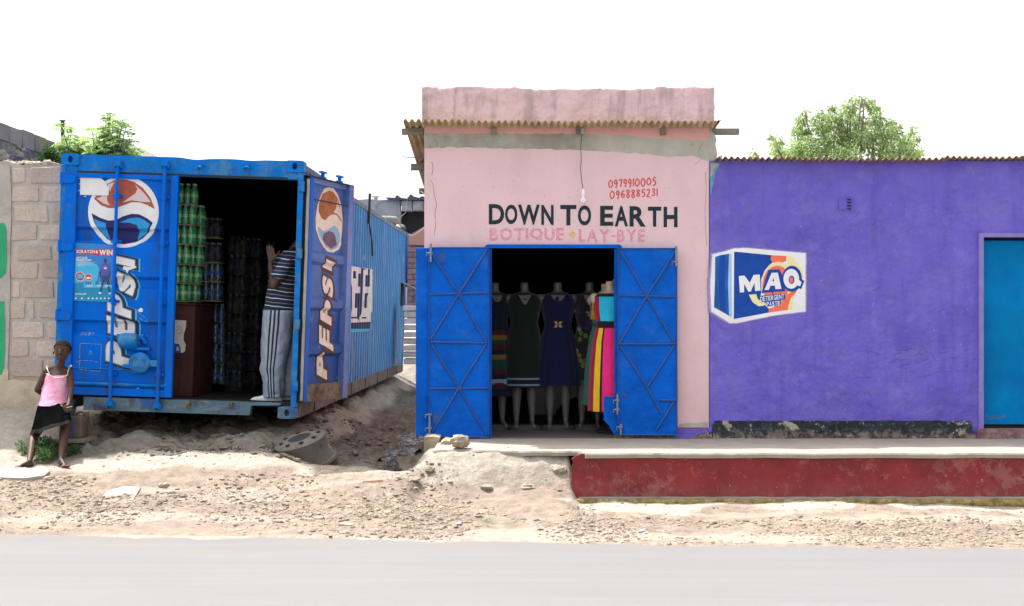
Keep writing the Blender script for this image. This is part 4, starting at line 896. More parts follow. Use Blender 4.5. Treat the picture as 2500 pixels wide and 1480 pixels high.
for y in np.arange(1.2, 12, 1.6): mb.box(2.446, 2.455, y, y+.03, .01, .15)
cpart(mb, "bottom_side_rail", crail)
mb = MB(); mb.box(2.385, 2.44, CL_-.17, CL_-.005, .12, 2.47); cpart(mb, "rear_post", cb)
# corrugated right side, greyer blue with pale streaks
sideb = mat("container_side_blue", (.012, .15, .40), var=.15, scale=2, bump=.2, bscale=60, rough=.5,
            layers=[dict(c=(.02, .19, .42), scale=1.0, lo=.45, hi=.65, fac=.5, st=(1, .5, .6)), dict(c=(.35, .38, .40), scale=9, lo=.64, hi=.67, fac=.8, det=12, st=(1, 1, .25)), dict(c=(.05, .04, .05), scale=7, lo=.64, hi=.68, fac=.7), dict(c=(.45, .45, .42), scale=3, lo=.55, hi=.65, fac=.2, st=(1, 4, .3))])
SX, SD, PC = 2.436, .045, .278
def side_off(y):
    t = (y % PC)/PC
    return 0 if t < .26 else (t-.26)/.24*SD if t < .5 else SD if t < .76 else (1-t)/.24*SD
brk_ = [i*PC+k*PC for i in range(0, 46) for k in (0, .26, .5, .76)]
brk_ = [b for b in brk_ if .16 < b < CL_-.17]
mb = MB(); vv = []; ff = []; zz = np.linspace(.155, 2.505, 9)
for yv in brk_:
    for z in zz: vv.append((SX-side_off(yv)+.004*fb(yv*2, z*2, 0), yv+.012*fb(z*1.5, yv, 4), z))
for i in range(len(brk_)-1):
    for k in range(8): ff.append((i*9+k, (i+1)*9+k, (i+1)*9+k+1, i*9+k+1))
mb.add(vv, ff); cpart(mb, "corrugated_side", sideb)
def sidept(px, py, lay):
    p = hitc(px, py, (SX, 0, 0), (1, 0, 0)); return Vector((SX+.006+.0015*lay, p.y, p.z))
def conf_side(bm):
    for y in brk_: bmesh.ops.bisect_plane(bm, geom=bm.verts[:]+bm.edges[:]+bm.faces[:], plane_co=(0, y, 0), plane_no=(0, 1, 0))
    for v in bm.verts: v.co.x -= side_off(v.co.y)
cwh = mat("chalky_white_paint", (.62, .62, .62), var=.12, scale=9, rough=.7, alpha=dict(scale=12, lo=.26, hi=.30)); cnv = flat("navy_letter_shadow", (.012, .03, .10)); ccy = flat("cyan_letter_edge", (.06, .40, .62))
P = Paint(sidept)
P.poly([(858, 650), (878, 653), (881, 658), (885, 653), (890, 660), (895, 655), (911, 658), (908, 760), (903, 803), (858, 803)], 0, 1)
for r in (((876, 668), (885, 668), (884, 700), (875, 700)), ((893, 672), (903, 672), (902, 700), (892, 700)), ((868, 716), (879, 716), (876, 752), (866, 752)), ((889, 716), (899, 716), (896, 752), (887, 752)),
          ((860, 774), (872, 774), (871, 778), (860, 778)), ((884, 774), (896, 774), (895, 778), (884, 778))): P.poly(r, 1, 2)
P.poly([(881, 655), (886, 655), (884, 735), (877, 800), (871, 760), (876, 742)], 1, 2.2); P.poly([(898, 657), (902, 657), (898, 700), (893, 735)], 1, 2.2)
P.poly([(858, 788), (903, 786), (902, 803), (858, 803)], 1, 2.4); P.poly([(858, 803), (902, 800), (901, 808), (858, 812)], 2, 1.6)
P.poly([(861, 662), (871, 662), (871, 680), (861, 680)], 1, 2.6)
P.build("side_lettering", [cwh, cnv, ccy], ct, conform=conf_side, world=False)
# small window flap near the far end, iron strap and hook
p = hitc(980, 690, (SX, 0, 0), (1, 0, 0)); p2 = hitc(984, 745, (SX, 0, 0), (1, 0, 0))
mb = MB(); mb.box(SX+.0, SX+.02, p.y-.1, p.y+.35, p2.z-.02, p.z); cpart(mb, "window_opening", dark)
mb = MB(); mb.prism([(SX, p.z+.02), (SX+.36, p.z-.14), (SX+.36, p.z-.155), (SX, p.z+.0)], p.y-.12, p.y+.38); cpart(mb, "window_flap", galv)
p = hitc(900, 490, (SX, 0, 0), (1, 0, 0))
mb = MB(); mb.box(SX+.0, SX+.03, p.y-.04, p.y+.04, 2.33, 2.75); mb.tube([(SX+.02, p.y, 2.34), (SX+.03, p.y+.3, 2.1), (SX+.02, p.y+.55, 1.9)], .012, 6); cpart(mb, "iron_strap", flat("rusty_iron", (.03, .028, .03)))

# --- left door (closed)
BND = [(1.86, 1.83, 1.74, 1.71), (1.375, 1.345, 1.27, 1.24), (.925, .895, .80, .765)]
def dep(z):
    for a, b_, c_, d in BND:
        if z >= a or z <= d: continue
        if z > b_: return (a-z)/(a-b_)
        if z < c_: return (z-d)/(c_-d)
        return 1
    return 0
ld = MB(); PY, DP = .022, .045; zb_ = sorted([.24, 2.36]+[k for b_ in BND for k in b_]); x0_, x1_ = .16, 1.115
def dx(z): return 0
vv = []; ff = []
for z in zb_:
    for x in (x0_, x1_): vv.append((x, PY+DP*dep(z), z))
for i in range(len(zb_)-1): ff.append((i*2, i*2+1, i*2+3, i*2+2))
for i, s_ in ((0, 1), (1, -1)):      # cheeks that close the recess ends
    for a, b_, c_, d in BND:
        x = (x0_, x1_)[i]; n0 = len(vv); vv += [(x, PY, a), (x, PY+DP, b_), (x, PY+DP, c_), (x, PY, d)]; ff.append((n0, n0+1, n0+2, n0+3))
ld.add(vv, ff); ldo = cpart(ld, "left_door", cb)
def lpart(mb, name, m, **k): return mb.build(name, m, ldo, world=False, **k)
mb = MB(); mb.bevelbox(.052, .165, -.012, .05, .17, 2.40, .004); mb.bevelbox(1.11, 1.185, -.012, .05, .17, 2.40, .004); mb.bevelbox(.165, 1.11, -.006, .05, 2.352, 2.398, .004); mb.bevelbox(.165, 1.11, -.008, .05, .17, .248, .004)
lpart(mb, "door_frame", cb)
mb = MB(); mb.tube([(.17, -.004, .285), (1.13, -.004, .285)], .018, 8); mb.tube([(.17, .018, .435), (1.12, .018, .435)], .006, 6); lpart(mb, "bottom_bead", cbr)
for i, z in enumerate((2.335, 1.655, .96, .33)):
    mb = MB(); mb.prism([(.0, z-.045), (.0, z+.045), (.13, z+.04), (.155, z+.015), (.155, z-.02), (.13, z-.045)], -.03, -.013); mb.tube([(.012, -.02, z-.06), (.012, -.02, z+.06)], .018, 8); lpart(mb, "hinge", cb)
# locking rods
def xz(px, py): p = cf(px, py, -.03); return p.x, p.z
for (a, b_) in (((289, 400), (268, 985)), ((406, 400), (382, 990))):
    xa, za = xz(*a); xb, zb2 = xz(*b_); xm = (xa+xb)/2
    mb = MB(); mb.tube([(xm, -.04, zb2), (xm, -.04, za)], .0175, 10); rod = lpart(mb, "locking_rod", cb)
    for z in (za, zb2): mb = MB(); mb.box(xm-.03, xm+.03, -.065, .009, z-.025, z+.025); mb.box(xm-.042, xm-.024, -.05, .008, z-.04, z+.012); mb.box(xm+.024, xm+.042, -.05, .008, z-.04, z+.012); lpart(mb, "cam_keeper", cbr)
    for z in (.40, 1.12, 1.72, 2.18): mb = MB(); mb.box(xm-.05, xm+.05, -.02, .02, z-.014, z+.014); mb.tube([(xm, -.04, z-.03), (xm, -.04, z+.03)], .025, 8); lpart(mb, "rod_bracket", cb)
for px in (485, 600):
    x, z = xz(px, 407); mb = MB(); mb.box(x-.03, x-.015, -.035, .009, z-.02, z+.022); mb.box(x+.02, x+.035, -.035, .009, z-.02, z+.022); mb.tube([(x-.03, -.02, z), (x+.035, -.02, z)], .012, 6); cpart(mb, "cam_keeper", cbr)
for px in (458, 562):
    x, z = xz(px, 990); mb = MB(); mb.box(x-.02, x+.02, -.03, .01, z-.02, z+.03); cpart(mb, "cam_keeper", rust)
# lock covers
mb = MB(); x, z = xz(318, 833)
mb.lathe([(.0, 0), (.05, .0), (.075, .02), (.08, .05), (.08, .16), (.07, .185), (.0, .19)], (x-.11, -.045, z), 14, axis=(1, 0, .0)); mb.box(x+.03, x+.2, -.05, .02, z-.085, z-.06)
mb.tube([(x+.05, -.0, z+.02), (x+.12, -.01, z+.05), (x+.14, -.0, z-.02)], .03, 8); mb.ball((x-.115, -.06, z+.05), .022, 8); lpart(mb, "lock_cover", cbr, smooth='auto')
mb = MB(); x, z = xz(341, 886)
mb.lathe([(0, -.02), (.105, -.02), (.112, .01), (.105, .05), (.075, .075), (0, .085)], (x, -.01, z), 18, axis=(0, -1, 0)); mb.box(x-.17, x-.09, -.05, .0, z-.05, z-.02); mb.box(x+.09, x+.2, -.05, .0, z-.03, z+.03); mb.box(x-.05, x+.06, -.1, -.08, z-.035, z+.04); lpart(mb, "lock_cover", cbr, smooth='auto')
for k in range(7):
    pass
# painted marks on the left door
def ldp(px, py, lay): p = cf(px, py, PY); return Vector((p.x, PY-.0015-.0012*lay, p.z))
zcuts = [k for b_ in BND for k in b_]
def conf_ld(bm):
    for z in zcuts: bmesh.ops.bisect_plane(bm, geom=bm.verts[:]+bm.edges[:]+bm.faces[:], plane_co=(0, 0, z), plane_no=(0, 0, 1))
    for v in bm.verts:
        v.co.y += DP*dep(v.co.z)
        if v.co.x < .16 or v.co.x > 1.115: v.co.y = min(v.co.y, -.0135)
r1 = Zm(0, 250, 460/1513); R1 = lambda L_: [r1(*p) for p in L_]
r3 = Zm(150, 570, 320/1101); R3 = lambda L_: [r3(*p) for p in L_]
lr = mat("brick_red_logo_paint", (.36, .085, .05), var=.15, scale=9, rough=.6); lw = mat("white_logo_paint", (.70, .70, .70), var=.06, scale=9, rough=.55)
li = flat("indigo_logo_paint", (.018, .018, .12)); lb = flat("sky_logo_paint", (.02, .27, .62)); lpk = flat("pinkish_logo_highlight", (.60, .48, .50)); lgy = flat("grey_letter_rim", (.22, .23, .26))
P = Paint(ldp)
P.ell(*r1(992, 880), 284*.304, 288*.304, 1, 1, n=56)
P.poly(R1([(757, 775), (800, 705), (860, 655), (930, 622), (1000, 618), (1080, 640), (1150, 690), (1210, 770), (1245, 860), (1190, 828), (1130, 805), (1060, 802), (1000, 825), (930, 850), (870, 850), (810, 825)]), 0, 2)
P.poly(R1([(1085, 662), (1150, 720), (1195, 775), (1212, 803), (1150, 800), (1060, 788), (985, 805), (1040, 765), (1090, 730), (1104, 695)]), 4, 3)
P.poly(R1([(775, 770), (860, 750), (862, 790), (885, 830), (830, 812)]), 4, 3)
P.poly(R1([(865, 660), (920, 640), (890, 700), (885, 720)]), 4, 3)
P.poly(R1([(735, 890), (800, 925), (870, 950), (930, 945), (990, 915), (1060, 895), (1120, 900), (1180, 930), (1228, 968), (1190, 1040), (1140, 1090), (1080, 1125), (1000, 1140), (920, 1130), (850, 1095), (790, 1030), (755, 960)]), 2, 2)
P.poly(R1([(755, 935), (800, 955), (850, 970), (855, 1040), (878, 1105), (810, 1050), (770, 985)]), 3, 3)
P.poly(R1([(960, 965), (1040, 932), (1110, 925), (1160, 945), (1205, 980), (1170, 1050), (1095, 1108), (1115, 1030), (1100, 985), (1040, 968)]), 3, 3)
P.build("round_logo", [lr, lw, li, lb, lpk], ldo, conform=conf_ld, world=False)
def bignames(P, quads, offs, mats_, ox=0):
    # letters of the drink name, each turned a quarter turn; quad corners in letter space order TL,TR,BR,BL
    for ch, qd in quads:
        P.char(ch, qd, offs+.10, mats_[2], 1.0, ref=offs, sh=(7+ox, 2)); P.char(ch, qd, offs+.09, mats_[1], 2.0, ref=offs, sh=(3.5, 1))
        P.char(ch, qd, offs+.028, mats_[3], 2.6, ref=offs); P.char(ch, qd, offs, mats_[0], 3.4)
def lq(xl, xr, yt, yb, sk): return [(xl, yb-sk*0), (xl, yt), (xr, yt+sk), (xr, yb+sk)]   # letter top faces left, reads upwards
P = Paint(ldp)
bignames(P, [('I', lq(276, 329, 624, 641, 12)), ('S', lq(284, 328, 660, 705, 20)), ('P', lq(263, 320, 712, 758, 20)), ('E', lq(261, 326, 770, 812, 18)), ('P', lq(259, 318, 828, 880, 18))], .06, (0, 1, 2, 3))
P.build("name_lettering", [lw, cnv, ccy, lgy], ldo, conform=conf_ld, world=False)
# promotional poster
P = Paint(lambda px, py, lay: ldp(px, py, lay+1.5)+Vector((0, -.004, 0)))
pb = [flat("poster_blue", (.035, .20, .55)), flat("poster_cyan", (.06, .42, .66)), flat("poster_red", (.52, .03, .06)), flat("poster_white", (.7, .72, .75)), flat("poster_skin", (.10, .045, .03)), flat("poster_shirt", (.07, .10, .42)), flat("poster_jeans", (.04, .06, .17)), flat("poster_teal", (.015, .24, .42))]
P.poly(R3([(118, 78), (440, 95), (437, 578), (98, 565)]), 0, 0)
P.poly(R3([(112, 200), (300, 260), (320, 300), (300, 400), (104, 420)]), 1, .6)
P.poly(R3([(102, 425), (437, 440), (437, 578), (98, 565)]), 7, .8); P.poly(R3([(190, 400), (430, 410), (437, 460), (188, 455)]), 1, 1)
P.poly(R3([(118, 148), (135, 128), (160, 138), (200, 130), (240, 140), (290, 132), (315, 136), (330, 125), (380, 135), (438, 128), (438, 188), (400, 182), (360, 190), (320, 180), (280, 184), (240, 172), (200, 178), (150, 168), (122, 165)]), 2, 1.4)
def pt(st, x0, x1, y0, y1, off, m, lay): a = r3(x0, y0); b_ = r3(x1, y1); P.text(st, a[0], b_[0], a[1], b_[1], off, m, lay)
pt('SCRATCH', 128, 285, 140, 166, .04, 3, 2); pt('&', 290, 314, 142, 168, .04, 3, 2); pt('WIN', 320, 437, 138, 184, .05, 3, 2)
pt('RETAILER', 130, 222, 197, 213, .05, 3, 2); pt('PROMOTION', 130, 254, 217, 233, .05, 3, 2)
for k in range(5): a = r3(128, 240+k*8); b_ = r3(295-(k % 3)*14 if k < 4 else 200, 243+k*8); P.poly([a, (b_[0], a[1]+.6), b_, (a[0], b_[1])], 3, 2)
P.ell(*r3(160, 362), 11.5, 11.5, 3, 2); P.ell(*r3(160, 362), 10.3, 10.3, 2, 2.5); P.ell(*r3(230, 370), 8.6, 8.8, 3, 2.2); P.ell(*r3(230, 370), 7.6, 7.8, 2, 2.7)
P.poly(R3([(138, 345), (185, 340), (185, 375), (138, 380)]), 1, 3); P.poly(R3([(205, 375), (225, 365), (250, 370), (250, 378), (225, 385)]), 3, 3.2)
P.poly(R3([(340, 262), (360, 250), (385, 250), (408, 265), (414, 310), (400, 325), (398, 355), (342, 355), (340, 320), (326, 310)]), 5, 2)
P.ell(*r3(371, 230), 3.8, 5.6, 4, 2); P.poly(R3([(364, 240), (380, 240), (380, 254), (364, 254)]), 4, 1.8)
P.poly(R3([(326, 300), (338, 305), (334, 345), (340, 368), (328, 372), (320, 340)]), 4, 1.8); P.poly(R3([(403, 300), (414, 305), (412, 345), (406, 378), (394, 372), (402, 340)]), 4, 1.8)
P.poly(R3([(343, 355), (398, 355), (408, 440), (412, 498), (398, 500), (385, 430), (372, 390), (352, 440), (338, 495), (322, 492), (334, 440)]), 6, 2.2)
P.poly(R3([(322, 492), (338, 495), (334, 508), (312, 506)]), 3, 2.3); P.poly(R3([(398, 498), (414, 496), (420, 510), (400, 512)]), 3, 2.3)
P.ell(*r3(372, 287), 4.0, 4.0, 3, 2.6); P.poly(R3([(360, 288), (364, 277), (378, 274), (385, 282), (374, 289)]), 2, 3)
for x in (205, 222, 240, 290, 306, 366, 384, 402, 418): P.poly(R3([(x, 405), (x+9, 405), (x+9, 430), (x, 430)]), 6, 2)
for a, b_ in ((215, 265), (300, 340), (370, 412)): pt('PEPSI', a, b_, 434, 448, .03, 3, 2.4)
pt('LIVE', 117, 148, 503, 516, .05, 3, 2); pt('FOR', 153, 176, 503, 516, .05, 3, 2); pt('NOW', 181, 212, 503, 516, .05, 3, 2)
for x in (122, 175, 230, 265, 298, 333, 366, 400): P.ell(*r3(x, 546), 2.2, 2.0, 3, 2)
P.build("promotion_poster", pb, ldo, world=False)
# white paper, scraps, chalk marks
wpm = mat("creased_white_paper", (.70, .69, .70), var=.05, scale=12)
P = Paint(lambda px, py, lay: ldp(px, py, lay+5))
P.poly([(197, 427), (240, 428), (256, 443), (262, 452), (267, 460), (265, 478), (196, 476)], 0, 1)
P.build("white_paper", wpm, ldo, world=False)
for _sc in (0, 1, 2):
  P = Paint(lambda px, py, lay: ldp(px, py, lay+5)); P.poly([[(302, 650), (318, 652), (331, 649), (334, 653), (322, 658), (315, 660), (311, 668), (307, 660), (300, 658)], [(337, 758), (343, 752), (349, 753), (349, 762), (340, 762)], [(329, 957), (333, 949), (340, 946), (339, 954), (333, 960)]][_sc], 0, 1); P.build('torn_paper_scrap', wpm, ldo, world=False)
P = Paint(lambda px, py, lay: ldp(px, py, lay+5))
for (x, y) in ((205, 424), (218, 422), (233, 423), (250, 425), (193, 436), (193, 450), (192, 466), (206, 480), (226, 481), (248, 480)): P.stroke([(x, y), (x+(2 if y < 430 else 5), y-(5 if y < 430 else 1))], 1.6, 0, 1, 0)
o = P.build("tape_marks", wpm, ldo, world=False); o["kind"] = "stuff"
P = Paint(lambda px, py, lay: ldp(px, py, lay+2))
for L_ in ([(197, 838), (248, 841)], [(196, 839), (194, 902)], [(194, 902), (243, 907)], [(248, 842), (245, 905)], [(185, 884), (205, 880), (230, 882), (239, 885)], [(219, 860), (222, 856), (224, 862), (221, 866), (219, 860)], [(330, 765), (345, 780), (360, 786)], [(335, 762), (350, 772), (362, 783)]):
    P.stroke(L_, 1.1, 0, 1, 2)
for i, c_ in enumerate('#1.W'): P.char(c_, [(196+i*9, 811), (202+i*9, 811), (202+i*9, 819), (196+i*9, 819)], .02, 0, 1)
o = P.build("chalk_marks", mat("pale_scratches", (.30, .36, .42), var=.3, scale=30, alpha=dict(scale=40, lo=.35, hi=.55, a0=0, a1=.8)), ldo, conform=conf_ld, world=False); o['kind'] = 'stuff'
# stickers inside post edge
# --- right door, swung back past a right angle
hA = hitc(749, 700, (0, -.02, 0), (0, 1, 0)); hin = Vector((2.455, .0, 0)); dd = Vector((.285, .958, 0)).normalized(); nn = Vector((dd.y, -dd.x, 0))
DR = Matrix(((dd.x, nn.x*-1, 0, hin.x), (dd.y, nn.y*-1, 0, hin.y), (0, 0, 1, 0), (0, 0, 0, 1)))   # door space: x along leaf, y into the back, z up
DRI = DR.inverted(); Z0, Z1, DWD = .165, 2.44, 1.155
def rdp(px, py, lay, y=.0):
    o = DRI @ (CI @ Vector((0, 0, EYE))); d = DRI.to_3x3() @ (CI.to_3x3() @ ray(px, py)); p = o+d*((y-o.y)/d.y)
    return Vector((p.x, y-.0015-.0012*lay, p.z))
def dmb(): m_ = MB(); m_.M = DR; return m_
q1 = [rdp(*p, 0) for p in ((760, 645), (760, 620), (760, 745), (760, 725), (760, 853), (760, 835))]
RB = [(z+.06, z+.03, z-.05, z-.085) for z in (1.645, 1.175, .70)]
def rdep(z):
    for a, b_, c_, d in RB:
        if z >= a or z <= d: continue
        if z > b_: return -(a-z)/(a-b_)
        if z < c_: return -(z-d)/(c_-d)
        return -1
    return 0
RP, RD_ = .035, .045
mb = dmb(); zz_ = sorted([.34, Z1-.05]+[k for b_ in RB for k in b_]); vv = []; ff = []
for z in zz_:
    for x in (.18, DWD-.12): vv.append((x, RP+RD_*rdep(z), z))
for i in range(len(zz_)-1): ff.append((i*2, i*2+1, i*2+3, i*2+2))
for x in (.18, DWD-.12):
    for a, b_, c_, d in RB: n0 = len(vv); vv += [(x, RP, a), (x, RP-RD_, b_), (x, RP-RD_, c_), (x, RP, d)]; ff.append((n0, n0+1, n0+2, n0+3))
mb.add(vv, ff); rdo = cpart(mb, "right_door", inner)
mb = dmb(); mb.box(.03, .075, -.03, .06, Z0, Z1-.02); mb.build("rubber_seal", rub, rdo, world=False)
mb = dmb(); mb.tube([(.02, -.03, Z0+.02), (.02, -.03, Z1-.03)], .016, 8); mb.build("hinge_rod", galv, rdo, world=False)
mb = dmb(); mb.box(.08, .18, -.02, .06, Z0, Z1); mb.build("hinge_side_frame", cb, rdo, world=False)
mb = dmb(); mb.box(DWD-.12, DWD, -.03, .06, Z0, Z1); mb.box(.18, DWD-.12, .0, .06, Z1-.05, Z1); mb.build("outer_frame", lav, rdo, world=False)
mb = dmb(); mb.box(.18, DWD-.12, -.01, .06, Z0, Z0+.17); mb.build("rusty_foot_plate", rust, rdo, world=False)
mb = dmb(); mb.box(.0, DWD, -.03, .065, Z1+.001, Z1+.012); mb.tube([(.18, -.02, Z1-.22), (DWD-.12, -.02, Z1-.22)], .007, 6); mb.build("top_strip", rub, rdo, world=False)
for xk in (.45, .87):
    mb = dmb(); mb.box(xk-.015, xk+.015, .0, .03, Z1+.012, Z1+.07); mb.box(xk-.06, xk+.06, -.005, .035, Z1+.07, Z1+.09); mb.box(xk-.05, xk+.05, -.005, .035, Z1+.02, Z1+.034); mb.build("rod_end_cam", cbr, rdo, world=False)
for z in (2.33, 1.66, .95, .33):
    mb = MB(); mb.box(2.40, 2.455, -.03, -.002, z-.05, z+.05); cpart(mb, "hinge", cbr)
P = Paint(lambda px, py, lay: rdp(px, py, lay, RP))
def conf_rd(bm):
    bmesh.ops.transform
    for z in [k for b_ in RB for k in b_]: bmesh.ops.bisect_plane(bm, geom=bm.verts[:]+bm.edges[:]+bm.faces[:], plane_co=(0, 0, z), plane_no=(0, 0, 1))
    for v in bm.verts: v.co.y += RD_*rdep(v.co.z)
    bm.transform(DR)
r5 = Zm(400, 360, 500/1850); R5 = lambda L_: [r5(*p) for p in L_]
ow = mat("yellowed_white_paint", (.66, .60, .49), var=.15, scale=9); orr = mat("rusty_orange_logo_paint", (.34, .13, .05), var=.25, scale=8); obr = mat("brown_letter_shadow", (.075, .05, .055), var=.2, scale=8); ocy = flat("pale_cyan_logo_paint", (.22, .40, .52)); omv = mat("mauve_logo_paint", (.13, .09, .15), var=.2, scale=8)
P.poly(R5([(1485, 358), (1530, 370), (1570, 425), (1600, 520), (1613, 640), (1610, 760), (1600, 830), (1600, 880), (1580, 920), (1530, 950), (1480, 945), (1440, 900), (1400, 830), (1372, 740), (1368, 640), (1385, 520), (1420, 420), (1450, 370)]), 0, 1)
P.poly(R5([(1490, 390), (1530, 405), (1565, 455), (1590, 540), (1603, 675), (1580, 640), (1555, 610), (1525, 605), (1490, 620), (1455, 660), (1420, 640), (1395, 580), (1400, 500), (1430, 420)]), 1, 2)
P.poly(R5([(1560, 480), (1588, 560), (1600, 650), (1560, 600), (1530, 590), (1555, 540)]), 0, 3)
P.poly(R5([(1385, 710), (1440, 755), (1480, 745), (1530, 705), (1570, 730), (1588, 790), (1585, 850), (1560, 910), (1510, 930), (1460, 900), (1420, 830), (1395, 770)]), 3, 2)
P.poly(R5([(1440, 780), (1490, 755), (1530, 770), (1550, 820), (1560, 880), (1510, 915), (1460, 880), (1430, 830)]), 2, 3)
P.build("round_logo", [ow, orr, omv, ocy], rdo, conform=conf_rd, world=False)
P = Paint(lambda px, py, lay: rdp(px, py, lay, RP))
def rq(xl, xr, yt, yb, sk): return [(xl, yb), (xl, yt), (xr, yt+sk), (xr, yb+sk)]
for ch, qd in [('I', rq(786, 809, 632, 652, 11)), ('S', rq(786, 812, 668, 712, 18)), ('P', rq(781, 808, 728, 780, 16)), ('E', rq(778, 803, 792, 842, 16)), ('P', rq(772, 797, 856, 914, 14))]:
    P.char(ch, qd, .16, 1, 1.0, ref=.06, sh=(2.2, 1.5)); P.char(ch, qd, .12, 1, 1.6, ref=.06); P.char(ch, qd, .06, 0, 3.4)
P.build("name_lettering", [ow, obr], rdo, conform=conf_rd, world=False)
bpy.context.view_layer.update()
def cw(x, y, z): return CM @ Vector((x, y, z))
# ================================================================ CONTENTS OF THE CONTAINER
CFZ = .156
def bottle_mesh(name, body, labelm, capm, h=.215, r=.031):
    mb = MB(); pr = [(.0, 0), (r*.8, .0), (r, .012), (r, h*.3), (r*.92, h*.34), (r*.92, h*.5), (r, h*.55), (r*.9, h*.66), (r*.45, h*.82), (.013, h*.88), (.013, h*.91), (.0155, h*.915), (.0155, h*.99), (.0, h)]
    mb.lathe(pr, (0, 0, 0), 12, mf=lambda i: 1 if i in (4,) else 2 if i >= 10 else 0)
    me_ = bpy.data.meshes.new(name); me_.from_pydata([tuple(v) for v in mb.v], [], mb.f); [me_.materials.append(x) for x in (body, labelm, capm)]
    me_.polygons.foreach_set('material_index', mb.m); me_.polygons.foreach_set('use_smooth', [True]*len(mb.f)); me_.update(); return me_
gl = dict(rough=.12, spec=.6, bump=0, coat=.5); gd = dict(rough=.3, spec=.15, bump=0)
gbm = bottle_mesh("bottle", mat("green_bottle_plastic", (.05, .34, .13), var=.5, scale=35, trans=.25, **gl), mat("green_bottle_label", (.22, .46, .22), var=.5, scale=40), mat("pale_green_cap", (.35, .6, .42), var=.1))
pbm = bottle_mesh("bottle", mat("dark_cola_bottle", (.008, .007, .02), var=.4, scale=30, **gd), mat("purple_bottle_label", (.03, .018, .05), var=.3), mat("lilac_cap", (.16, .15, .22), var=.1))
cbm = bottle_mesh("bottle", mat("clear_blue_bottle", (.035, .07, .13), var=.5, scale=35, trans=.3, **gl), mat("blue_bottle_label", (.02, .07, .28), var=.3), mat("pale_cap", (.2, .23, .27), var=.1))
obm = bottle_mesh("bottle", mat("amber_bottle", (.006, .004, .003), var=.4, scale=30, **gd), mat("orange_bottle_label", (.022, .012, .007), var=.3), mat("orange_cap", (.04, .025, .012), var=.1))  # near-black colours paint the dim interior into the deep packs
filmm = mat("shrink_film_sheen", (.6, .7, .62), var=.2, scale=12, rough=.2, spec=.5, bump=.5, bscale=18, alpha=dict(scale=14, lo=.5, hi=.75, a0=.02, a1=.22))  # patchy pale alpha paints highlights onto the film
card = mat("cardboard_tray", (.30, .21, .12), var=.2, scale=12)
def pack(bm_, x, y, z, nx, ny, label, group, tray=False):
    p = cw(x, y, z); t = thing("bottle_pack", label, 'drinks pack', p, group); t.rotation_euler = CM.to_euler(); dxx = .066; r_ = .033
    for j in range(ny):
        for i in range(nx):
            b_ = bpy.data.objects.new("bottle", bm_); COL.objects.link(b_); b_.parent = t; b_.location = ((i+.5)*dxx+random.uniform(-.002, .002), (j+.5)*dxx, .006); b_.rotation_euler = (0, 0, random.uniform(0, 6.28))
    w, d, h = nx*dxx+.004, ny*dxx+.004, .205
    mb = MB(); ins = .02; ring = lambda z_, s_: [(-.003+s_, -.003+s_, z_), (w/2, -.003+s_*.6, z_), (w-s_, -.003+s_, z_), (w-s_, d-s_, z_), (w/2, d-s_, z_), (-.003+s_, d-s_, z_)]
    mb.loft([ring(.0, 0), ring(.08, .001), ring(.14, .003), ring(.2, .02)]); mb.build("shrink_film", filmm, t, world=False)
    if tray: mb = MB(); mb.box(-.008, w+.006, -.008, d+.006, -.004, .003); mb.build("tray", card, t, world=False)
    return t
names6 = ['topmost', 'second from the top', 'third from the top', 'fourth from the top', 'fifth from the top', 'lowest']
yA = .45; pA = hitc(430, 737, (0, yA, 0), (0, 1, 0)); GA = "green bottle packs stacked inside the container"
zA = [hitc(450, y, (0, yA, 0), (0, 1, 0)).z for y in (499, 549, 597, 646, 692, 737)]
xr = [475, 472, 470, 464, 461, 460]
for i in range(6):
    p = hitc(xr[i], 600, (0, yA, 0), (0, 1, 0)); pack(gbm, p.x-.2-.018*(i > 2), yA, zA[i], 3, 2, 'pack of green bottles, %s of the front stack beside the blue door' % names6[i], GA, True)
yB = .78; zB = [hitc(480, y, (0, yB, 0), (0, 1, 0)).z for y in (551, 599, 648, 694, 737)]
for i in range(5):
    p = hitc([493, 494, 492, 488, 486][i], 600, (0, yB, 0), (0, 1, 0)); pack(gbm, p.x-.135, yB, zB[i], 2, 3, 'pack of green bottles, %s of the second stack behind the front stack' % (names6[:4]+['lowest'])[i], GA, True)
yC = 1.15
for i, (py, bm_, lab) in enumerate(((580, pbm, 'dark cola bottles with lilac caps, topmost behind the green packs'), (643, pbm, 'dark cola bottles, second layer below the lilac-capped top pack'), (690, cbm, 'clear blue bottles, upper of the two pale blue packs'), (737, cbm, 'clear blue bottles, lower of the two pale blue packs'))):
    p = hitc(492, py, (0, yC, 0), (0, 1, 0)); pack(bm_, p.x, yC, p.z+(.012 if i else 0), 3, 3, 'pack of '+lab, "dark and blue bottle packs behind the green ones", True)
    if i == 1:
        pass
for i, py in enumerate((790, 840, 890, 938)):
    p = hitc(516, py, (0, yC+.25, 0), (0, 1, 0)); pack(cbm, p.x, yC+.25, p.z, 2, 2, 'pack of blue bottles in shade beside the dark red cabinet, %s' % ['topmost', 'second down', 'third down', 'lowest'][i], "shaded blue packs beside the cabinet", False)
for c_ in range(3):
    for i in range(8):
        yy = 1.75+c_*.42; z = CFZ+i*.218
        if z > 1.78: continue
        p = hitc(548+c_*38, 900, (0, yy, 0), (0, 1, 0)); pack(obm if (c_+i) % 2 else pbm, p.x, yy, z, 3, 2, 'pack of dim %s bottles deep inside, %s layer from the floor of the %s column' % ('amber' if (c_+i) % 2 else 'dark', ['lowest', 'second', 'third', 'fourth', 'fifth', 'sixth', 'seventh', 'eighth'][i], ['left', 'middle', 'right'][c_]), "dim bottle packs deep in the container", False)
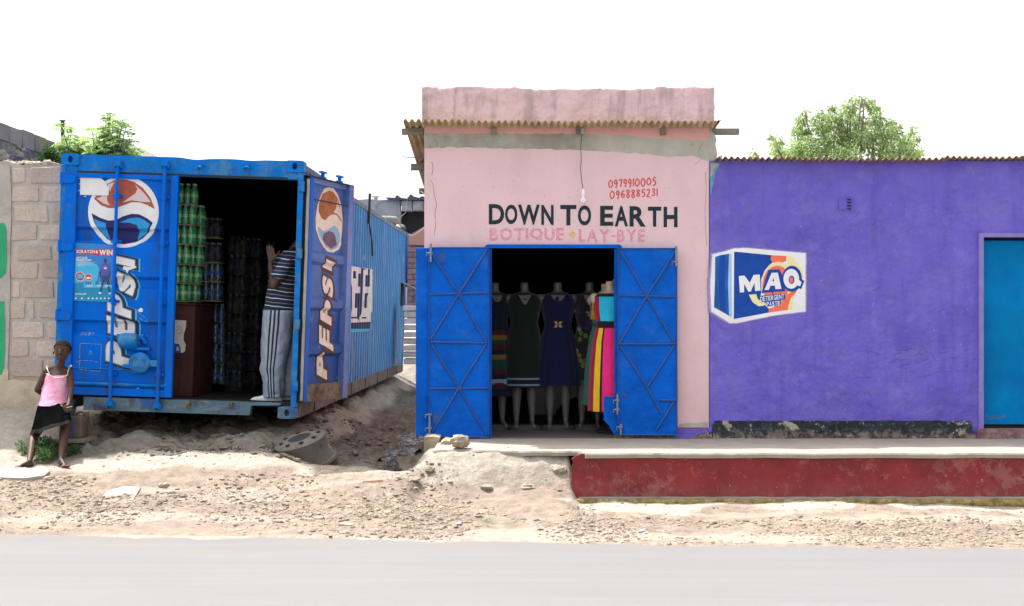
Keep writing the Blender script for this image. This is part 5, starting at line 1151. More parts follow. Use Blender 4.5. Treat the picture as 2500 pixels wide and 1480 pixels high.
# cabinet with torn notice
cabm = mat("dark_red_cabinet", (.05, .012, .011), var=.35, scale=4, bump=.3, bscale=30, rough=.6, layers=[dict(c=(.11, .06, .05), scale=5, lo=.55, hi=.75, fac=.6, st=(3, 3, .4)), dict(c=(.02, .012, .012), scale=3, lo=.5, hi=.7, fac=.7)])
yc = .42; a = hitc(425, 738, (0, yc, 0), (0, 1, 0)); b_ = hitc(477, 740, (0, yc, 0), (0, 1, 0))
cab = thing("cabinet", 'dark red wooden cabinet under the green bottles with a torn notice', 'cabinet', cw((a.x+b_.x)/2, yc, CFZ)); cab.rotation_euler = CM.to_euler()
bo = Vector(((a.x+b_.x)/2, yc, CFZ)); hh = a.z-CFZ-.004; hw = (b_.x-a.x)/2
mb = MB(); mb.bevelbox(-hw-.25, hw, 0, .9, 0, hh-.02, .008); mb.build("cabinet_body", cabm, cab, world=False)
mb = MB(); mb.bevelbox(-hw-.27, hw+.012, -.015, .92, hh-.019, hh, .004); mb.build("cabinet_top", cabm, cab, world=False)
P = Paint(lambda px, py, lay: hitc(px, py, (0, yc, 0), (0, 1, 0))-bo+Vector((0, -.002-.0012*lay, 0)))
pw_ = [mat("torn_notice_paper", (.50, .49, .46), var=.15, scale=14), flat("blue_notice_corner", (.02, .06, .30)), flat("notice_print", (.12, .12, .13))]
P.poly([(424, 781), (455, 783), (454, 800), (449, 815), (448, 830), (454, 842), (452, 857), (446, 862), (424, 858)], 0, 1); P.poly([(424, 838), (437, 840), (441, 850), (441, 862), (424, 862)], 1, 2)
P.stroke([(431, 800), (438, 796), (443, 803), (441, 813), (433, 815), (430, 808), (436, 804)], 1.2, 2, 2); P.poly([(432, 846), (436, 848), (438, 855), (431, 857)], 0, 3)
P.build("torn_notice", pw_, cab, world=False)
# ================================================================ LEFT BLOCK WALL
blk = mat("pitted_cinder_block", (.52, .43, .365), var=.12, scale=3, bump=1.0, bscale=70, bump2=.4, b2scale=14, rough=.97, spec=.1, rnd=.14,
          layers=[dict(c=(.20, .16, .13), scale=75, lo=.58, hi=.64, fac=.7), dict(c=(.48, .45, .42), scale=60, lo=.62, hi=.67, fac=.5)])
mor = mat("grey_mortar", (.44, .405, .365), var=.15, scale=5, bump=.6, bscale=40, bump2=.5, b2scale=8, rough=.95, spec=.1,
          layers=[dict(c=(.16, .14, .12), scale=4, lo=.4, hi=.65, fac=.7, z=(2.9, 3.3), world=True), dict(c=(.42, .38, .33), scale=12, lo=.55, hi=.7, fac=.5), dict(c=(.33, .26, .18), scale=3, lo=.35, hi=.6, fac=.8, z=(1.4, .9), world=True)])
DB = 14.62
bw = thing("block_wall", 'unplastered cinder block wall with green paint patches left of the container', 'wall', (XP(60, DB), DB, .75))
wt = [(XP(px, DB), ZP(py+3*fb(px, 0, 0, .09), DB)) for px, py in [(170, 405), (150, 402), (135, 398), (120, 402), (105, 404), (90, 400), (75, 404), (55, 403), (40, 398), (25, 396), (0, 394), (-60, 392), (-200, 390), (-500, 388)]]
mb = MB(); mb.prism([(wt[-1][0], .3), (XP(170, DB), .3)]+wt, DB, DB+.2); mb.build("mortar_core", mor, bw)
plast = mat("smooth_cement_render", (.40, .37, .335), var=.15, scale=3, bump=.3, bscale=30, bump2=.4, layers=[dict(c=(.2, .17, .15), scale=4, lo=.5, hi=.7, fac=.6)])
mb = MB(); mb.prism([(XP(-500, DB), .5), (XP(26, DB), .5)]+[(XP(px+5*fb(py, 0, 0, .03), DB), ZP(py, DB)) for px, py in [(22, 960), (20, 900), (24, 800), (26, 700), (24, 640), (28, 560), (28, 480), (26, 420), (24, 404)]]+[(XP(-500, DB), ZP(400, DB))], DB-.018, DB-.001); mb.build("render_coat", plast, bw)
mb = MB(); mb.prism([(XP(-500, DB), ZP(902, DB)), (XP(-500, DB), .5), (XP(170, DB), .5)]+[(XP(px, DB), ZP(928+6*fb(px, 0, 0, .04), DB)) for px in range(165, 20, -8)]+[(XP(22, DB), ZP(902, DB))], DB-.022, DB-.0005)
mb.build("lower_render", mat("sandy_render_foot", (.50, .42, .32), var=.15, scale=3, bump=.5, bscale=40, bump2=.4, layers=[dict(c=(.27, .22, .16), scale=5, lo=.5, hi=.7, fac=.6), dict(c=(.45, .4, .33), scale=14, lo=.6, hi=.7, fac=.5)]), bw)
rows = [(408, 447, [(30, 62), (75, 150)]), (454, 493, [(27, 97), (104, 160)]), (502, 542, [(32, 118), (126, 175)]), (550, 587, [(28, 90), (99, 170)]), (597, 636, [(45, 127), (133, 175)]), (641, 680, [(25, 93), (103, 165)]),
        (687, 727, [(30, 48), (56, 132)]), (734, 778, [(25, 62), (72, 86), (95, 150)]), (785, 825, [(30, 108), (117, 165)]), (832, 872, [(28, 72), (89, 145)]), (878, 921, [(30, 104), (112, 165)])]
for (a, b_, cols) in rows:
    for (x0, x1) in cols:
        mb = MB(); mb.bevelbox(XP(x0, DB), XP(x1, DB), DB-.012, DB+.05, ZP(b_, DB), ZP(a, DB), .011, jit=.009); mb.build("block", blk, bw, smooth=False)
grn = mat("green_wall_paint", (.03, .33, .15), var=.15, scale=6, bump=.6, bscale=50, layers=[dict(c=(.36, .33, .28), scale=25, lo=.66, hi=.70, fac=1)])
for pts in ([(-40, 545), (12, 545), (18, 560), (17, 600), (19, 640), (15, 668), (5, 678), (-40, 680)], [(-40, 734), (12, 736), (14, 790), (14, 850), (11, 900), (6, 915), (-40, 918)]):
    mb = MB(); mb.prism([(XP(px, DB), ZP(py, DB)) for px, py in pts], DB-.023, DB-.019); mb.build("green_paint_panel", grn, bw)
random.seed(11)
chip = mat("broken_block_chip", (.40, .34, .27), var=.3, scale=12, bump=.6, bscale=40, rnd=.25)
for i in range(16):
    px = 5+i*9+random.uniform(-3, 3); r_ = random.uniform(.016, .034); mb = MB(); p = W(px, 399+random.uniform(-3, 3), DB+.03+random.uniform(0, .08)); mb.ball(p, (r_*1.5, r_, r_*.8), 6, jit=.3, seed=i*3); mb.build("wall_top_rubble", chip, bw)
# taller wall running back behind it
bk2 = thing("rear_block_wall", 'dark rough block wall running back behind the top of the nearer wall', 'wall', (-5.4, 16.5, 3))
XW = XP(0, 14.95); mb = MB(); tz = ZP(296, 14.95)
mb.box(XW-.2, XW-.01, 14.85, 19.5, 2.6, tz-.19); mb.build("rough_core", mat("dark_rubble_core", (.15, .135, .12), var=.4, scale=7, bump=1, bscale=25, bump2=1, b2scale=6), bk2)
y = 14.86; blk2 = mat("weathered_grey_block", (.22, .195, .17), var=.15, scale=5, bump=.8, bscale=60, rnd=.15)
for i in range(11):
    mb = MB(); jz = random.uniform(-.012, .012); mb.box(XW-.2, XW+.0+random.uniform(-.01, .012), y+.012, y+.385, tz-.185, tz+jz); mb.build("block", blk2, bk2); y += .4
for i in range(10):
    mb = MB(); mb.ball((XW+random.uniform(-.04, .02), 14.95+i*.16, tz-.22-random.uniform(.02, .22)), (.07, .1, .07), 7, jit=.3, seed=i+50); mb.build("rubble_stone", blk2, bk2)

# ================================================================ BACKGROUND BEHIND THE ALLEY
bconc = mat("aged_grey_blockwork", (.30, .29, .275), var=.2, scale=4, bump=.5, bscale=30, layers=[dict(c=(.15, .14, .13), scale=6, lo=.5, hi=.7, fac=.7)])
DG_ = 27.6
bh = thing("roofless_building", 'grey block building with a black opening beyond the end of the alley', 'building', W(960, 700, DG_))
mb = MB(); mb.prism([(XP(860, DG_), ZP(700, DG_)), (XP(860, DG_), ZP(489, DG_)), (XP(902, DG_), ZP(486, DG_)), (XP(925, DG_), ZP(489, DG_)), (XP(975, DG_), ZP(486, DG_)), (XP(978, DG_), ZP(520, DG_)), (XP(972, DG_), ZP(700, DG_))], DG_, DG_+.3); mb.build("wall", bconc, bh)
for i, (a, b_) in enumerate(((981, 1006), (1007.5, 1033), (1034, 1075), (1076, 1120))):
    mb = MB(); mb.bevelbox(XP(a, DG_), XP(b_, DG_), DG_-.03, DG_+.3, ZP(515-i*1.2, DG_), ZP(489+i, DG_), .015); mb.build("lintel_block", bconc, bh)
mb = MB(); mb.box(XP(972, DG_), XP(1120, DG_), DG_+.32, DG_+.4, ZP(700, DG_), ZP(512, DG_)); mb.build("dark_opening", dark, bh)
mb = MB(); mb.box(XP(912, DG_), XP(920, DG_), DG_+.1, DG_+.2, ZP(488, DG_), ZP(480, DG_)); mb.box(XP(906, DG_), XP(925, DG_), DG_+.1, DG_+.2, ZP(480, DG_), ZP(478, DG_)); mb.build("chimney_stub", bconc, bh)
for (pts) in ([(942, 483), (965, 484), (970, 477), (980, 484), (995, 486), (990, 489), (950, 489)], [(995, 486), (1003, 475), (1012, 481), (1024, 484), (1030, 480), (1045, 483), (1060, 487), (1000, 490)]):
    mb = MB(); mb.prism([(XP(a, DG_), ZP(b_, DG_)) for a, b_ in pts], DG_-.1, DG_+1.5); mb.build("roof_sheet", flat("dark_roofing_sheet", (.06, .07, .08)), bh)
bk3 = thing("brick_outbuilding", 'pinkish brick outbuilding glimpsed between the container and the pink shop', 'building', W(1018, 760, 26.9))
brm = mat("dusty_pink_brick", (.30, .185, .155), var=.2, scale=6, bump=.4, bscale=30, rnd=.2)
DO = 26.8
mb = MB(); mb.prism([(XP(994, DO), ZP(780, DO)), (XP(994, DO), ZP(570, DO)), (XP(1003, DO), ZP(572, DO)), (XP(1040, DO), ZP(550, DO)), (XP(1075, DO), ZP(535, DO)), (XP(1075, DO), ZP(780, DO))], DO+.02, DO+.3); mb.build("wall", mat("brick_mortar", (.25, .2, .17), var=.15), bk3)
for r_ in range(11):
    for c_ in range(3):
        x0 = 996+c_*26-(13 if r_ % 2 else 0); y0 = 603+r_*13.5; x0c = max(x0, 995)
        if x0+24 < 998 or x0c > 1045: continue
        mb = MB(); mb.box(XP(x0c, DO), XP(x0+24, DO), DO, DO+.05, ZP(y0+11.5, DO), ZP(y0, DO)); mb.build("brick", brm, bk3)
mb = MB(); mb.prism([(XP(998, DO), ZP(598, DO)), (XP(998, DO), ZP(574, DO)), (XP(1007, DO), ZP(575, DO)), (XP(1040, DO), ZP(552, DO)), (XP(1075, DO), ZP(540, DO)), (XP(1075, DO), ZP(600, DO))], DO-.06, DO+.0); mb.build("gable_render", mat("salmon_gable_render", (.42, .24, .17), var=.2, scale=3), bk3)
P = Paint(onplane(DO-.06)); P.stroke([(998, 571), (1007, 575), (1025, 564), (1045, 549)], 1.6, 0, 2, 2); P.build("white_verge", whp, bk3)
stk = thing("slab_stack", 'stack of pale crumbling slabs at the far end of the alley', 'slab stack', W(1003, 900, 24.5)); slm = mat("pale_crumbling_slab", (.68, .64, .58), var=.2, scale=5, bump=.6, bscale=20, rnd=.15)
y0 = 747
for i in range(9):
    h = 14.5+random.uniform(-1, 1.5); D = 24.5; mb = MB(); mb.bevelbox(XP(984+random.uniform(-2, 2), D), XP(1060, D), D+random.uniform(-.08, .05), D+.5, ZP(y0+h-2.5, D), ZP(y0, D), .012, jit=.006); mb.build("slab", slm, stk); y0 += h+1.3
# things on the container's far roof
tyr = flat("black_tyre_rubber", (.10, .10, .10), rough=.9)
def ontop(x, y): return cw(x, y, 2.57)
for k in range(1):
    p = ontop(2.17, 10.2); mb = MB(); n = 20; R_, r2 = .22, .08; rings = []
    for i in range(n+1):
        t = 2*math.pi*i/n; rings.append([(p.x+math.cos(t)*(R_+r2*math.cos(u)), p.y+math.sin(t)*(R_+r2*math.cos(u)), p.z+.08+k*.165+r2*.95*math.sin(u)) for u in [2*math.pi*q_/10 for q_ in range(10)]])
    mb.loft(rings, cap=(False, False)); o = mb.build("tyre", mat("dusty_tyre", (.2, .19, .18), var=.2, scale=20), smooth=True); tag(o, 'old dusty tyre lying flat near the far end of the container roof', 'tyre')
for i, (px, lab, m_, sz) in enumerate(((2.28, 'pale filled sack slumped on the far end of the container roof', flat("pale_sackcloth", (.5, .46, .4)), (.13, .2, .05)), (2.33, 'dark bundle beside the pale sack on the container roof', flat("dark_net_bundle", (.07, .075, .08)), (.12, .15, .07)))):
    p = ontop(px, 11.2+i*.6); mb = MB(); mb.ball(p+Vector((0, 0, sz[2]*.8)), sz, 10, jit=.15, seed=i+4); o = mb.build(['sack', 'bundle'][i], m_); tag(o, lab, ['sack', 'bundle'][i])
# thin wires
wire = flat("grey_wire", (.42, .42, .42)); twine = flat("yellow_twine", (.45, .40, .25))
def wiret(pts, r_, m_, lab, name='wire'):
    mb = MB(); mb.tube(pts, r_, 5); o = mb.build(name, m_); tag(o, lab, name.replace('_', ' ')); return o
pw3 = flat("hazy_grey_cable", (.30, .30, .31))
wiret([W(918, 378, 22), W(975, 424, 20), W(1034, 472, 17)], .0022, twine, 'thin wire sloping from the sky down to the pink shop wall')
wiret([W(1008, 400, 20), W(996, 470, 24), W(990, 520, 26), (ontop(2.33, 11.8)+Vector((0, 0, .25)))], .004, twine, 'yellow twine hanging down onto the dark bundle', 'twine')
for i, (ya, yb2) in enumerate(((330, 333), (352, 352), (368, 366), (372, 375))):
    wiret([W(1760, ya+2, 45), W(2130, ya+4, 47), W(2560, yb2, 50)], .0045, pw3, 'faint overhead cable across the sky behind the tree, %s' % ['highest', 'second highest', 'third highest', 'lowest'][i], 'overhead_cable')

# ================================================================ VEGETATION
def leafcloud(name, parent, m_, centres, nleaf, size, aspect, droop=.4, seed=1):
    r = np.random.default_rng(seed); VV = []; FF = []; k = 0
    for (c, R_, w) in centres:
        for _ in range(int(nleaf*w)):
            d = r.normal(size=3); d /= np.linalg.norm(d); rad = R_*(r.random()**.45); p = np.array(c)+d*rad*np.array([1, 1, .9])
            ax = d*.6+r.normal(size=3)*.6; ax[2] -= droop*(1.2); ax /= np.linalg.norm(ax)
            sd_ = np.cross(ax, r.normal(size=3)); sd_ /= np.linalg.norm(sd_); nr = np.cross(ax, sd_); L_ = size*r.uniform(.6, 1.3); w_ = L_*aspect
            VV += [p, p+ax*L_*.45+sd_*w_/2-nr*w_*.15, p+ax*L_, p+ax*L_*.45-sd_*w_/2-nr*w_*.15]; FF.append((k, k+1, k+2, k+3)); k += 4
    me_ = bpy.data.meshes.new(name); me_.from_pydata([tuple(v) for v in VV], [], FF); me_.materials.append(m_)
    o = bpy.data.objects.new(name, me_); COL.objects.link(o); o.parent = parent
    off = rootof(parent).location
    me_.transform(Matrix.Translation(-off)); return o
def leafmat(name, col, back):
    m = mat(name, col, var=.35, scale=1.2, rough=.55, bump=0, spec=.3, layers=[dict(c=back, scale=7, lo=.5, hi=.65, fac=.7)])
    N_ = m.node_tree.nodes; L_ = m.node_tree.links; b = N_['Principled BSDF']; tr = N_.new('ShaderNodeBsdfTranslucent'); ms = N_.new('ShaderNodeMixShader'); ms.inputs[0].default_value = .45
    L_.new(b.inputs['Base Color'].links[0].from_socket, tr.inputs['Color']); L_.new(b.outputs[0], ms.inputs[1]); L_.new(tr.outputs[0], ms.inputs[2]); L_.new(ms.outputs[0], N_['Material Output'].inputs['Surface']); return m
bark = mat("grey_bark", (.18, .15, .12), var=.3, scale=8, bump=.6, bscale=30)
DT = 30.0
tr_ = thing("leafy_tree", 'bushy green tree rising behind the roof of the purple shop', 'tree', (XP(2060, DT), DT, .1))
cen = []
random.seed(21)
blobs = [(2075, 262, 22), (2130, 262, 18), (2110, 250, 14), (2045, 290, 30), (2005, 300, 30), (2095, 300, 32), (1960, 290, 16), (1958, 320, 28), (2050, 340, 44), (2110, 340, 40), (2160, 330, 34), (2185, 318, 20), (2210, 345, 26), (2225, 365, 24), (2180, 370, 32), (1990, 360, 40), (1945, 365, 30), (1900, 345, 16), (1898, 368, 20), (1912, 385, 30), (1842, 372, 9), (1838, 382, 9), (2060, 390, 50), (2150, 395, 45), (2230, 395, 26), (1980, 400, 40), (2225, 325, 9), (2030, 262, 10), (2140, 290, 22)]
blobs += [(2085, 243, 10), (2103, 238, 9), (2127, 246, 9), (1965, 272, 9), (1953, 298, 10), (2005, 276, 9), (2022, 284, 10), (2172, 300, 12), (2230, 312, 8), (2240, 338, 8), (2246, 372, 9), (1882, 332, 8), (1890, 352, 9), (2070, 278, 12), (2020, 320, 14)]
for (px, py, r_) in blobs: cen.append((tuple(W(px, py, DT+random.uniform(-.5, .5))), r_*DT/FPX*.92, (r_/30)**2*.8))
cen += [((XP(2060, DT), DT, 3.2), 1.6, 1.5), ((XP(1990, DT), DT+.5, 2.2), 1.3, 1)]
leafcloud("crown", tr_, leafmat("pale_sunny_leaf", (.25, .35, .13), (.50, .55, .32)), cen, 470, .10, .38, .6, 3)
mb = MB(); b0_ = Vector((XP(2060, DT), DT, .1)); fk = b0_+Vector((.1, 0, 2.2)); mb.tube([b0_, b0_+Vector((.05, 0, 1.2)), fk], [.2, .15, .12], 10); mb.build("trunk", bark, tr_)
for (px, py, r_) in blobs[::2]:
    q_ = W(px, py, DT); mb = MB(); mb.tube([fk, fk.lerp(q_, .5)+Vector((random.uniform(-.1, .1), .1, .1)), q_], [.07, .035, .012], 6); mb.build("branch", bark, tr_)
# feathery shrub behind the container
DS = 16.4
fs = thing("feathery_shrub", 'bright green feathery-leaved shrub rising behind the left end of the container', 'shrub', (XP(230, DS), DS, .8))
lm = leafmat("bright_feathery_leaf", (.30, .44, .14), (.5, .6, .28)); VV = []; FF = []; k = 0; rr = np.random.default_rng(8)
mb = MB(); STM = [((180, 420), (160, 300), 13), ((185, 420), (190, 335), 12), ((230, 430), (235, 312), 13), ((250, 430), (268, 286), 16), ((270, 430), (300, 292), 16), ((240, 430), (205, 350), 11), ((280, 430), (318, 335), 12), ((255, 430), (250, 345), 12), ((200, 430), (150, 350), 11), ((290, 430), (285, 345), 12), ((300, 430), (335, 375), 9)]
for (s0, s1, nf_) in [(a_, (b_[0]+dx_, b_[1]+dy_), n_) for a_, b_, n_ in STM for dx_, dy_ in ((0, 0), (9, 16), (-9, 10))]:
    a0 = W(*s0, DS+rr.uniform(-.2, .2)); a1 = W(*s1, DS+rr.uniform(-.3, .3)); mb.tube([a0, a0.lerp(a1, .6)+Vector((.01, 0, 0)), a1], [.011, .008, .004], 5)
    for q in range(nf_):
        u = .38+.62*(q+.5)/nf_; nd = a0.lerp(a1, u); az = rr.uniform(0, 6.283); elv = rr.uniform(.05, .75)+.35*(u > .85); hor = Vector((math.cos(az), math.sin(az)*.8, 0))
        FL = rr.uniform(.16, .26); pts = []
        for j in range(15):
            t = j/14; pts.append(nd+hor*FL*t*math.cos(elv)+Vector((0, 0, FL*(t*math.sin(elv)-.55*t*t))))
        mb.tube(pts[::5], .0022, 3)
        for j in range(1, 15):
            ax = (pts[j]-pts[j-1]).normalized(); sd2 = ax.cross(Vector((0, 0, 1))).normalized(); nrm = sd2.cross(ax)
            for sg in (-1, 1):
                dv = (sd2*sg+ax*.45-Vector((0, 0, rr.uniform(.1, .7)))).normalized(); ll = .062*math.sin(math.pi*(.15+.8*j/15))*rr.uniform(.8, 1.2); wv = ax*ll*.16
                p = pts[j]; VV += [p, p+dv*ll*.5+wv, p+dv*ll, p+dv*ll*.5-wv]; FF.append((k, k+1, k+2, k+3)); k += 4
me_ = bpy.data.meshes.new("crown"); me_.from_pydata([tuple(v-fs.location) for v in VV], [], FF); me_.materials.append(lm); o = bpy.data.objects.new("crown", me_); COL.objects.link(o); o.parent = fs
mb.build("branches", bark, fs)
leafcloud("lower_foliage", fs, leafmat("shaded_shrub_leaf", (.12, .22, .05), (.26, .36, .12)), [(tuple(W(x, y, DS)), .09, 1) for x, y in ((150, 385), (175, 375), (200, 378), (225, 380), (255, 372), (280, 378), (305, 380), (135, 375))], 130, .05, .35, .1, 12)  # darker leaf copy paints shade into the lower foliage
vine = thing("creeper", 'dark green creeper clump on the wall beside the container corner', 'plant', W(125, 392, 15.4)); leafcloud("leaves", vine, leafmat("dark_creeper_leaf", (.035, .09, .02), (.10, .18, .05)), [(tuple(W(x, y, 15.4)), r_, 1) for x, y, r_ in ((122, 372, .07), (112, 385, .07), (135, 388, .06))], 260, .035, .4, 0, 4)
for (px, py, lab) in ((153, 296, 'dark steel post end among the leaves left of the shrub'), (266, 278, 'dark steel post end near the top of the feathery shrub')):
    mb = MB(); a = W(px, py, 16.7); mb.box(a.x-.018, a.x+.018, a.y-.018, a.y+.018, 1.0, a.z); mb.box(a.x-.035, a.x+.03, a.y-.02, a.y+.02, a.z, a.z+.012); o = mb.build("fence_post", flat("dark_post_steel", (.06, .06, .065))); tag(o, lab, 'post')
mb = MB(); D = 22; mb.prism([(XP(200, D), ZP(420, D)), (XP(300, D), ZP(342, D)), (XP(345, D), ZP(382, D)), (XP(345, D), ZP(420, D))], D, D+2); o = mb.build("rear_hut", mat("grey_thatch", (.22, .2, .17), var=.3, scale=10)); tag(o, 'grey gable end glimpsed behind the feathery shrub', 'hut')
# weeds by the girl
wm = leafmat("weed_leaf", (.06, .13, .035), (.19, .27, .11))
def gp(px, D, dz=0): x = XP(px, D); return (x, D, gz(x, D)+dz)
for i, (pts, lab, n_) in enumerate((([(100, 13.55, .09, .1), (115, 13.5, .07, .08), (92, 13.6, .12, .07), (125, 13.6, .10, .08), (108, 13.62, .15, .07)], 'dense clump of green weeds between the girl\'s legs', 260), ([(52, 13.75, .05, .06), (62, 13.7, .04, .05)], 'small sparse weeds left of the girl\'s knee', 90), ([(170, 13.8, .05, .07), (185, 13.85, .04, .06)], 'shaded weeds below the jerrycan', 130))):
    t = thing("weed_clump", lab, 'weeds', gp(pts[0][0], pts[0][1])); leafcloud("leaves", t, wm, [(gp(a, D, h), r_, 1) for a, D, h, r_ in pts], n_, .03, .45, -.3, 30+i)
dg = thing("dry_grass_tuft", 'dry brown grass hanging beside the jerrycan under the container corner', 'dry grass', W(215, 1065, 14.3)); mb = MB()
for i in range(70):
    a = W(214+random.gauss(0, 6), 1003+random.uniform(0, 18), 14.3+random.uniform(-.06, .08)); mb.tube([a, a+Vector((random.gauss(0, .03), -.03, -.12)), a+Vector((random.gauss(0, .06), -.05, -.26-random.uniform(0, .06)))], .0022, 3)
mb.build("stalks", mat("straw", (.13, .095, .06), var=.3), dg)
# ================================================================ THINGS ON THE GROUND
# wheel rim
rimm = mat("dusty_steel_rim", (.10, .088, .078), var=.25, scale=5, bump=.5, bscale=40, rough=.75, layers=[dict(c=(.16, .135, .11), scale=4, lo=.45, hi=.65, fac=.6), dict(c=(.04, .04, .03), scale=9, lo=.6, hi=.7, fac=.7)])
rc = W(745, 1112, 13.85); rim = thing("wheel_rim", 'rusty lorry wheel rim half buried beneath the container corner', 'wheel rim', rc)
ax = Vector((-.26, -.22, .93)).normalized(); n = 32; mb = MB()
prof = [(.245, -.10), (.265, -.085), (.262, -.06), (.235, -.055), (.215, .02), (.213, .10), (.22, .125), (.225, .15), (.205, .165), (.19, .16), (.15, .175), (.105, .178)]
prof = [(a_*1.13, b_*1.05) for a_, b_ in prof]; mb.lathe(prof, rc, n, axis=ax); mb.lathe([(.118, .186), (.118, .15), (.14, .15), (.21, .13), (.22, .02), (.24, -.06)], rc, n, axis=ax); mb.build("rim_shell", rimm, rim, smooth='auto')
mb = MB(); mb.lathe([(0, .10), (.112, .10), (.112, .188)], rc, 24, axis=ax); mb.build("hub_bore", flat('shade_black_hub_bore', (.02, .018, .016)), rim)  # dark lining paints the shade inside the hub opening
qr = Vector((0, 0, 1)).rotation_difference(ax)
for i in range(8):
    t = i*math.pi/4+.2; c = rc+qr @ Vector((.182*math.cos(t), .182*math.sin(t), .1835)); mb = MB(); mb.lathe([(0, .004), (.022, .004)], c, 12, axis=ax); mb.lathe([(.022, .004), (.022, -.006)], c, 12, axis=ax); mb.build("hand_hole", rub, rim)  # flat black discs paint the dark of the holes
# jerrycan on a board
jm = mat("grimy_jerrycan_plastic", (.11, .08, .058), var=.3, scale=6, bump=.2, rough=.6, layers=[dict(c=(.07, .05, .04), scale=6, lo=.5, hi=.7, fac=.7)])
jc = W(188, 1068, 14.12); jt = thing("jerrycan", 'grimy brown jerrycan with a blue stripe standing behind the girl', 'jerrycan', jc); s_ = 14.12/FPX
mb = MB(); w2 = 21*s_; h2 = 52*s_; rings = []
for z, k_ in ((0, .94), (.01, 1), (h2*.3, .99), (h2*.7, 1.0), (h2*.93, .98), (h2, .86), (h2*1.03, .7)):
    rings.append([(jc.x+w2*k_*math.copysign(abs(math.cos(t))**.35, math.cos(t)), jc.y+.11*k_*math.copysign(abs(math.sin(t))**.35, math.sin(t)), jc.z+z) for t in [2*math.pi*i/24 for i in range(24)]])
mb.loft(rings); mb.build("can_body", jm, jt, smooth='auto')
mb = MB(); z = jc.z+h2; mb.tube([(jc.x-.005, jc.y, z), (jc.x+.0, jc.y, z+.032), (jc.x+.04, jc.y, z+.04), (jc.x+.07, jc.y, z+.03), (jc.x+.078, jc.y, z-.005)], .012, 8); mb.build("handle", jm, jt, smooth=True)
mb = MB(); mb.lathe([(.02, 0), (.02, .025), (.023, .026), (.023, .04), (0, .042)], (jc.x-.05, jc.y, z), 12); mb.build("cap", flat("dark_cap", (.05, .05, .05)), jt)
mb = MB(); mb.box(jc.x-.004, jc.x+.012, jc.y-.115, jc.y-.112, jc.z+.02, z-.02); mb.build("blue_stripe", flat("blue_tape", (.03, .10, .35)), jt)
for dz in (.06, .0): pass
bd = MB(); a = W(120, 1078, 14.0); c = W(212, 1070, 14.0); bd.box(a.x, c.x, 13.9, 14.35, jc.z-.035, jc.z-.002); o = bd.build("board", wood); tag(o, 'weathered board lying under the jerrycan behind the girl', 'board')
# dry leaves and litter
for i, (px, py, lab, m_, w_) in enumerate(((486, 1192, 'scrap of purple plastic on the verge below the container', flat("purple_plastic", (.12, .08, .22)), .02), (945, 1252, 'crumpled yellow wrapper on the verge below the alley', flat("yellow_wrapper", (.6, .55, .2)), .03), (1122, 1281, 'small white and blue scrap near the road centre', flat("bluish_scrap", (.45, .5, .65)), .025), (625, 1251, 'tiny green plastic scrap on the verge', flat("green_scrap", (.05, .35, .15)), .015), (1568, 1297, 'small silvery foil scrap on the verge before the red ledge', flat("silver_scrap", (.5, .53, .6)), .028))):
    p = ground_hit(px, py); mb = MB(); mb.ball(p+Vector((0, 0, .006)), (w_, w_*.7, .009), 6, jit=.35, seed=i); o = mb.build("litter_scrap", m_); tag(o, lab, 'litter')
def gstrand(pxs, m_, lab, nm, r_=.003):
    wiret([ground_hit(*p)+Vector((0, 0, .012)) for p in pxs], r_, m_, lab, nm)
gstrand([(1170, 1272), (1200, 1277), (1225, 1282), (1250, 1279), (1285, 1269)], flat("green_cord", (.08, .3, .2)), 'thin green cord lying on the verge', 'cord')
gstrand([(885, 1180), (900, 1179), (915, 1178), (935, 1177)], flat("brown_twig", (.3, .15, .07)), 'short brown stick lying below the alley mouth', 'stick', .006)
# dark dead leaves piles under container
dl = mat("grey_dead_leaf", (.12, .12, .11), var=.4, scale=20)
for (px, D, lab) in ((575, 13.95, 'pile of grey dead leaves in the shade under the open doorway'), (655, 13.9, 'pile of grey dead leaves beside the wheel rim')):
    t = thing("dead_leaf_pile", lab, 'leaves', gp(px, D)); leafcloud("leaves", t, dl, [(gp(px, D, .01), .07, 1)], 60, .05, .5, 1.2, px)
mb = MB(); pb_ = [W(690, 1068, 13.6), W(705, 1082, 13.55), W(728, 1096, 13.5)]
for i in range(9):
    p = pb_[0].lerp(pb_[2], i/8); p.z = gz(p.x, p.y)+.02; mb = MB(); mb.ball(p, (.03, .02, .014), 6, jit=.35, seed=i); o = mb.build("broken_tile_piece", rkd); tag(o, 'broken grey tile piece, %s from the left in the line before the wheel rim' % ['first', 'second', 'third', 'fourth', 'fifth', 'sixth', 'seventh', 'eighth', 'ninth'][i], 'rubble', 'broken tile pieces below the wheel rim')
# ================================================================ MANNEQUINS
def ell_ring(c, rx, ry, n=28, tilt=0, f=None, ph=0):
    out = []
    for i in range(n):
        t = 2*math.pi*i/n-math.pi/2+ph; r_ = (f(t, i) if f else 0)
        out.append(Vector((c[0]+(rx+r_)*math.cos(t), c[1]+(ry+r_)*math.sin(t), c[2]+tilt*math.cos(t))))
    return out
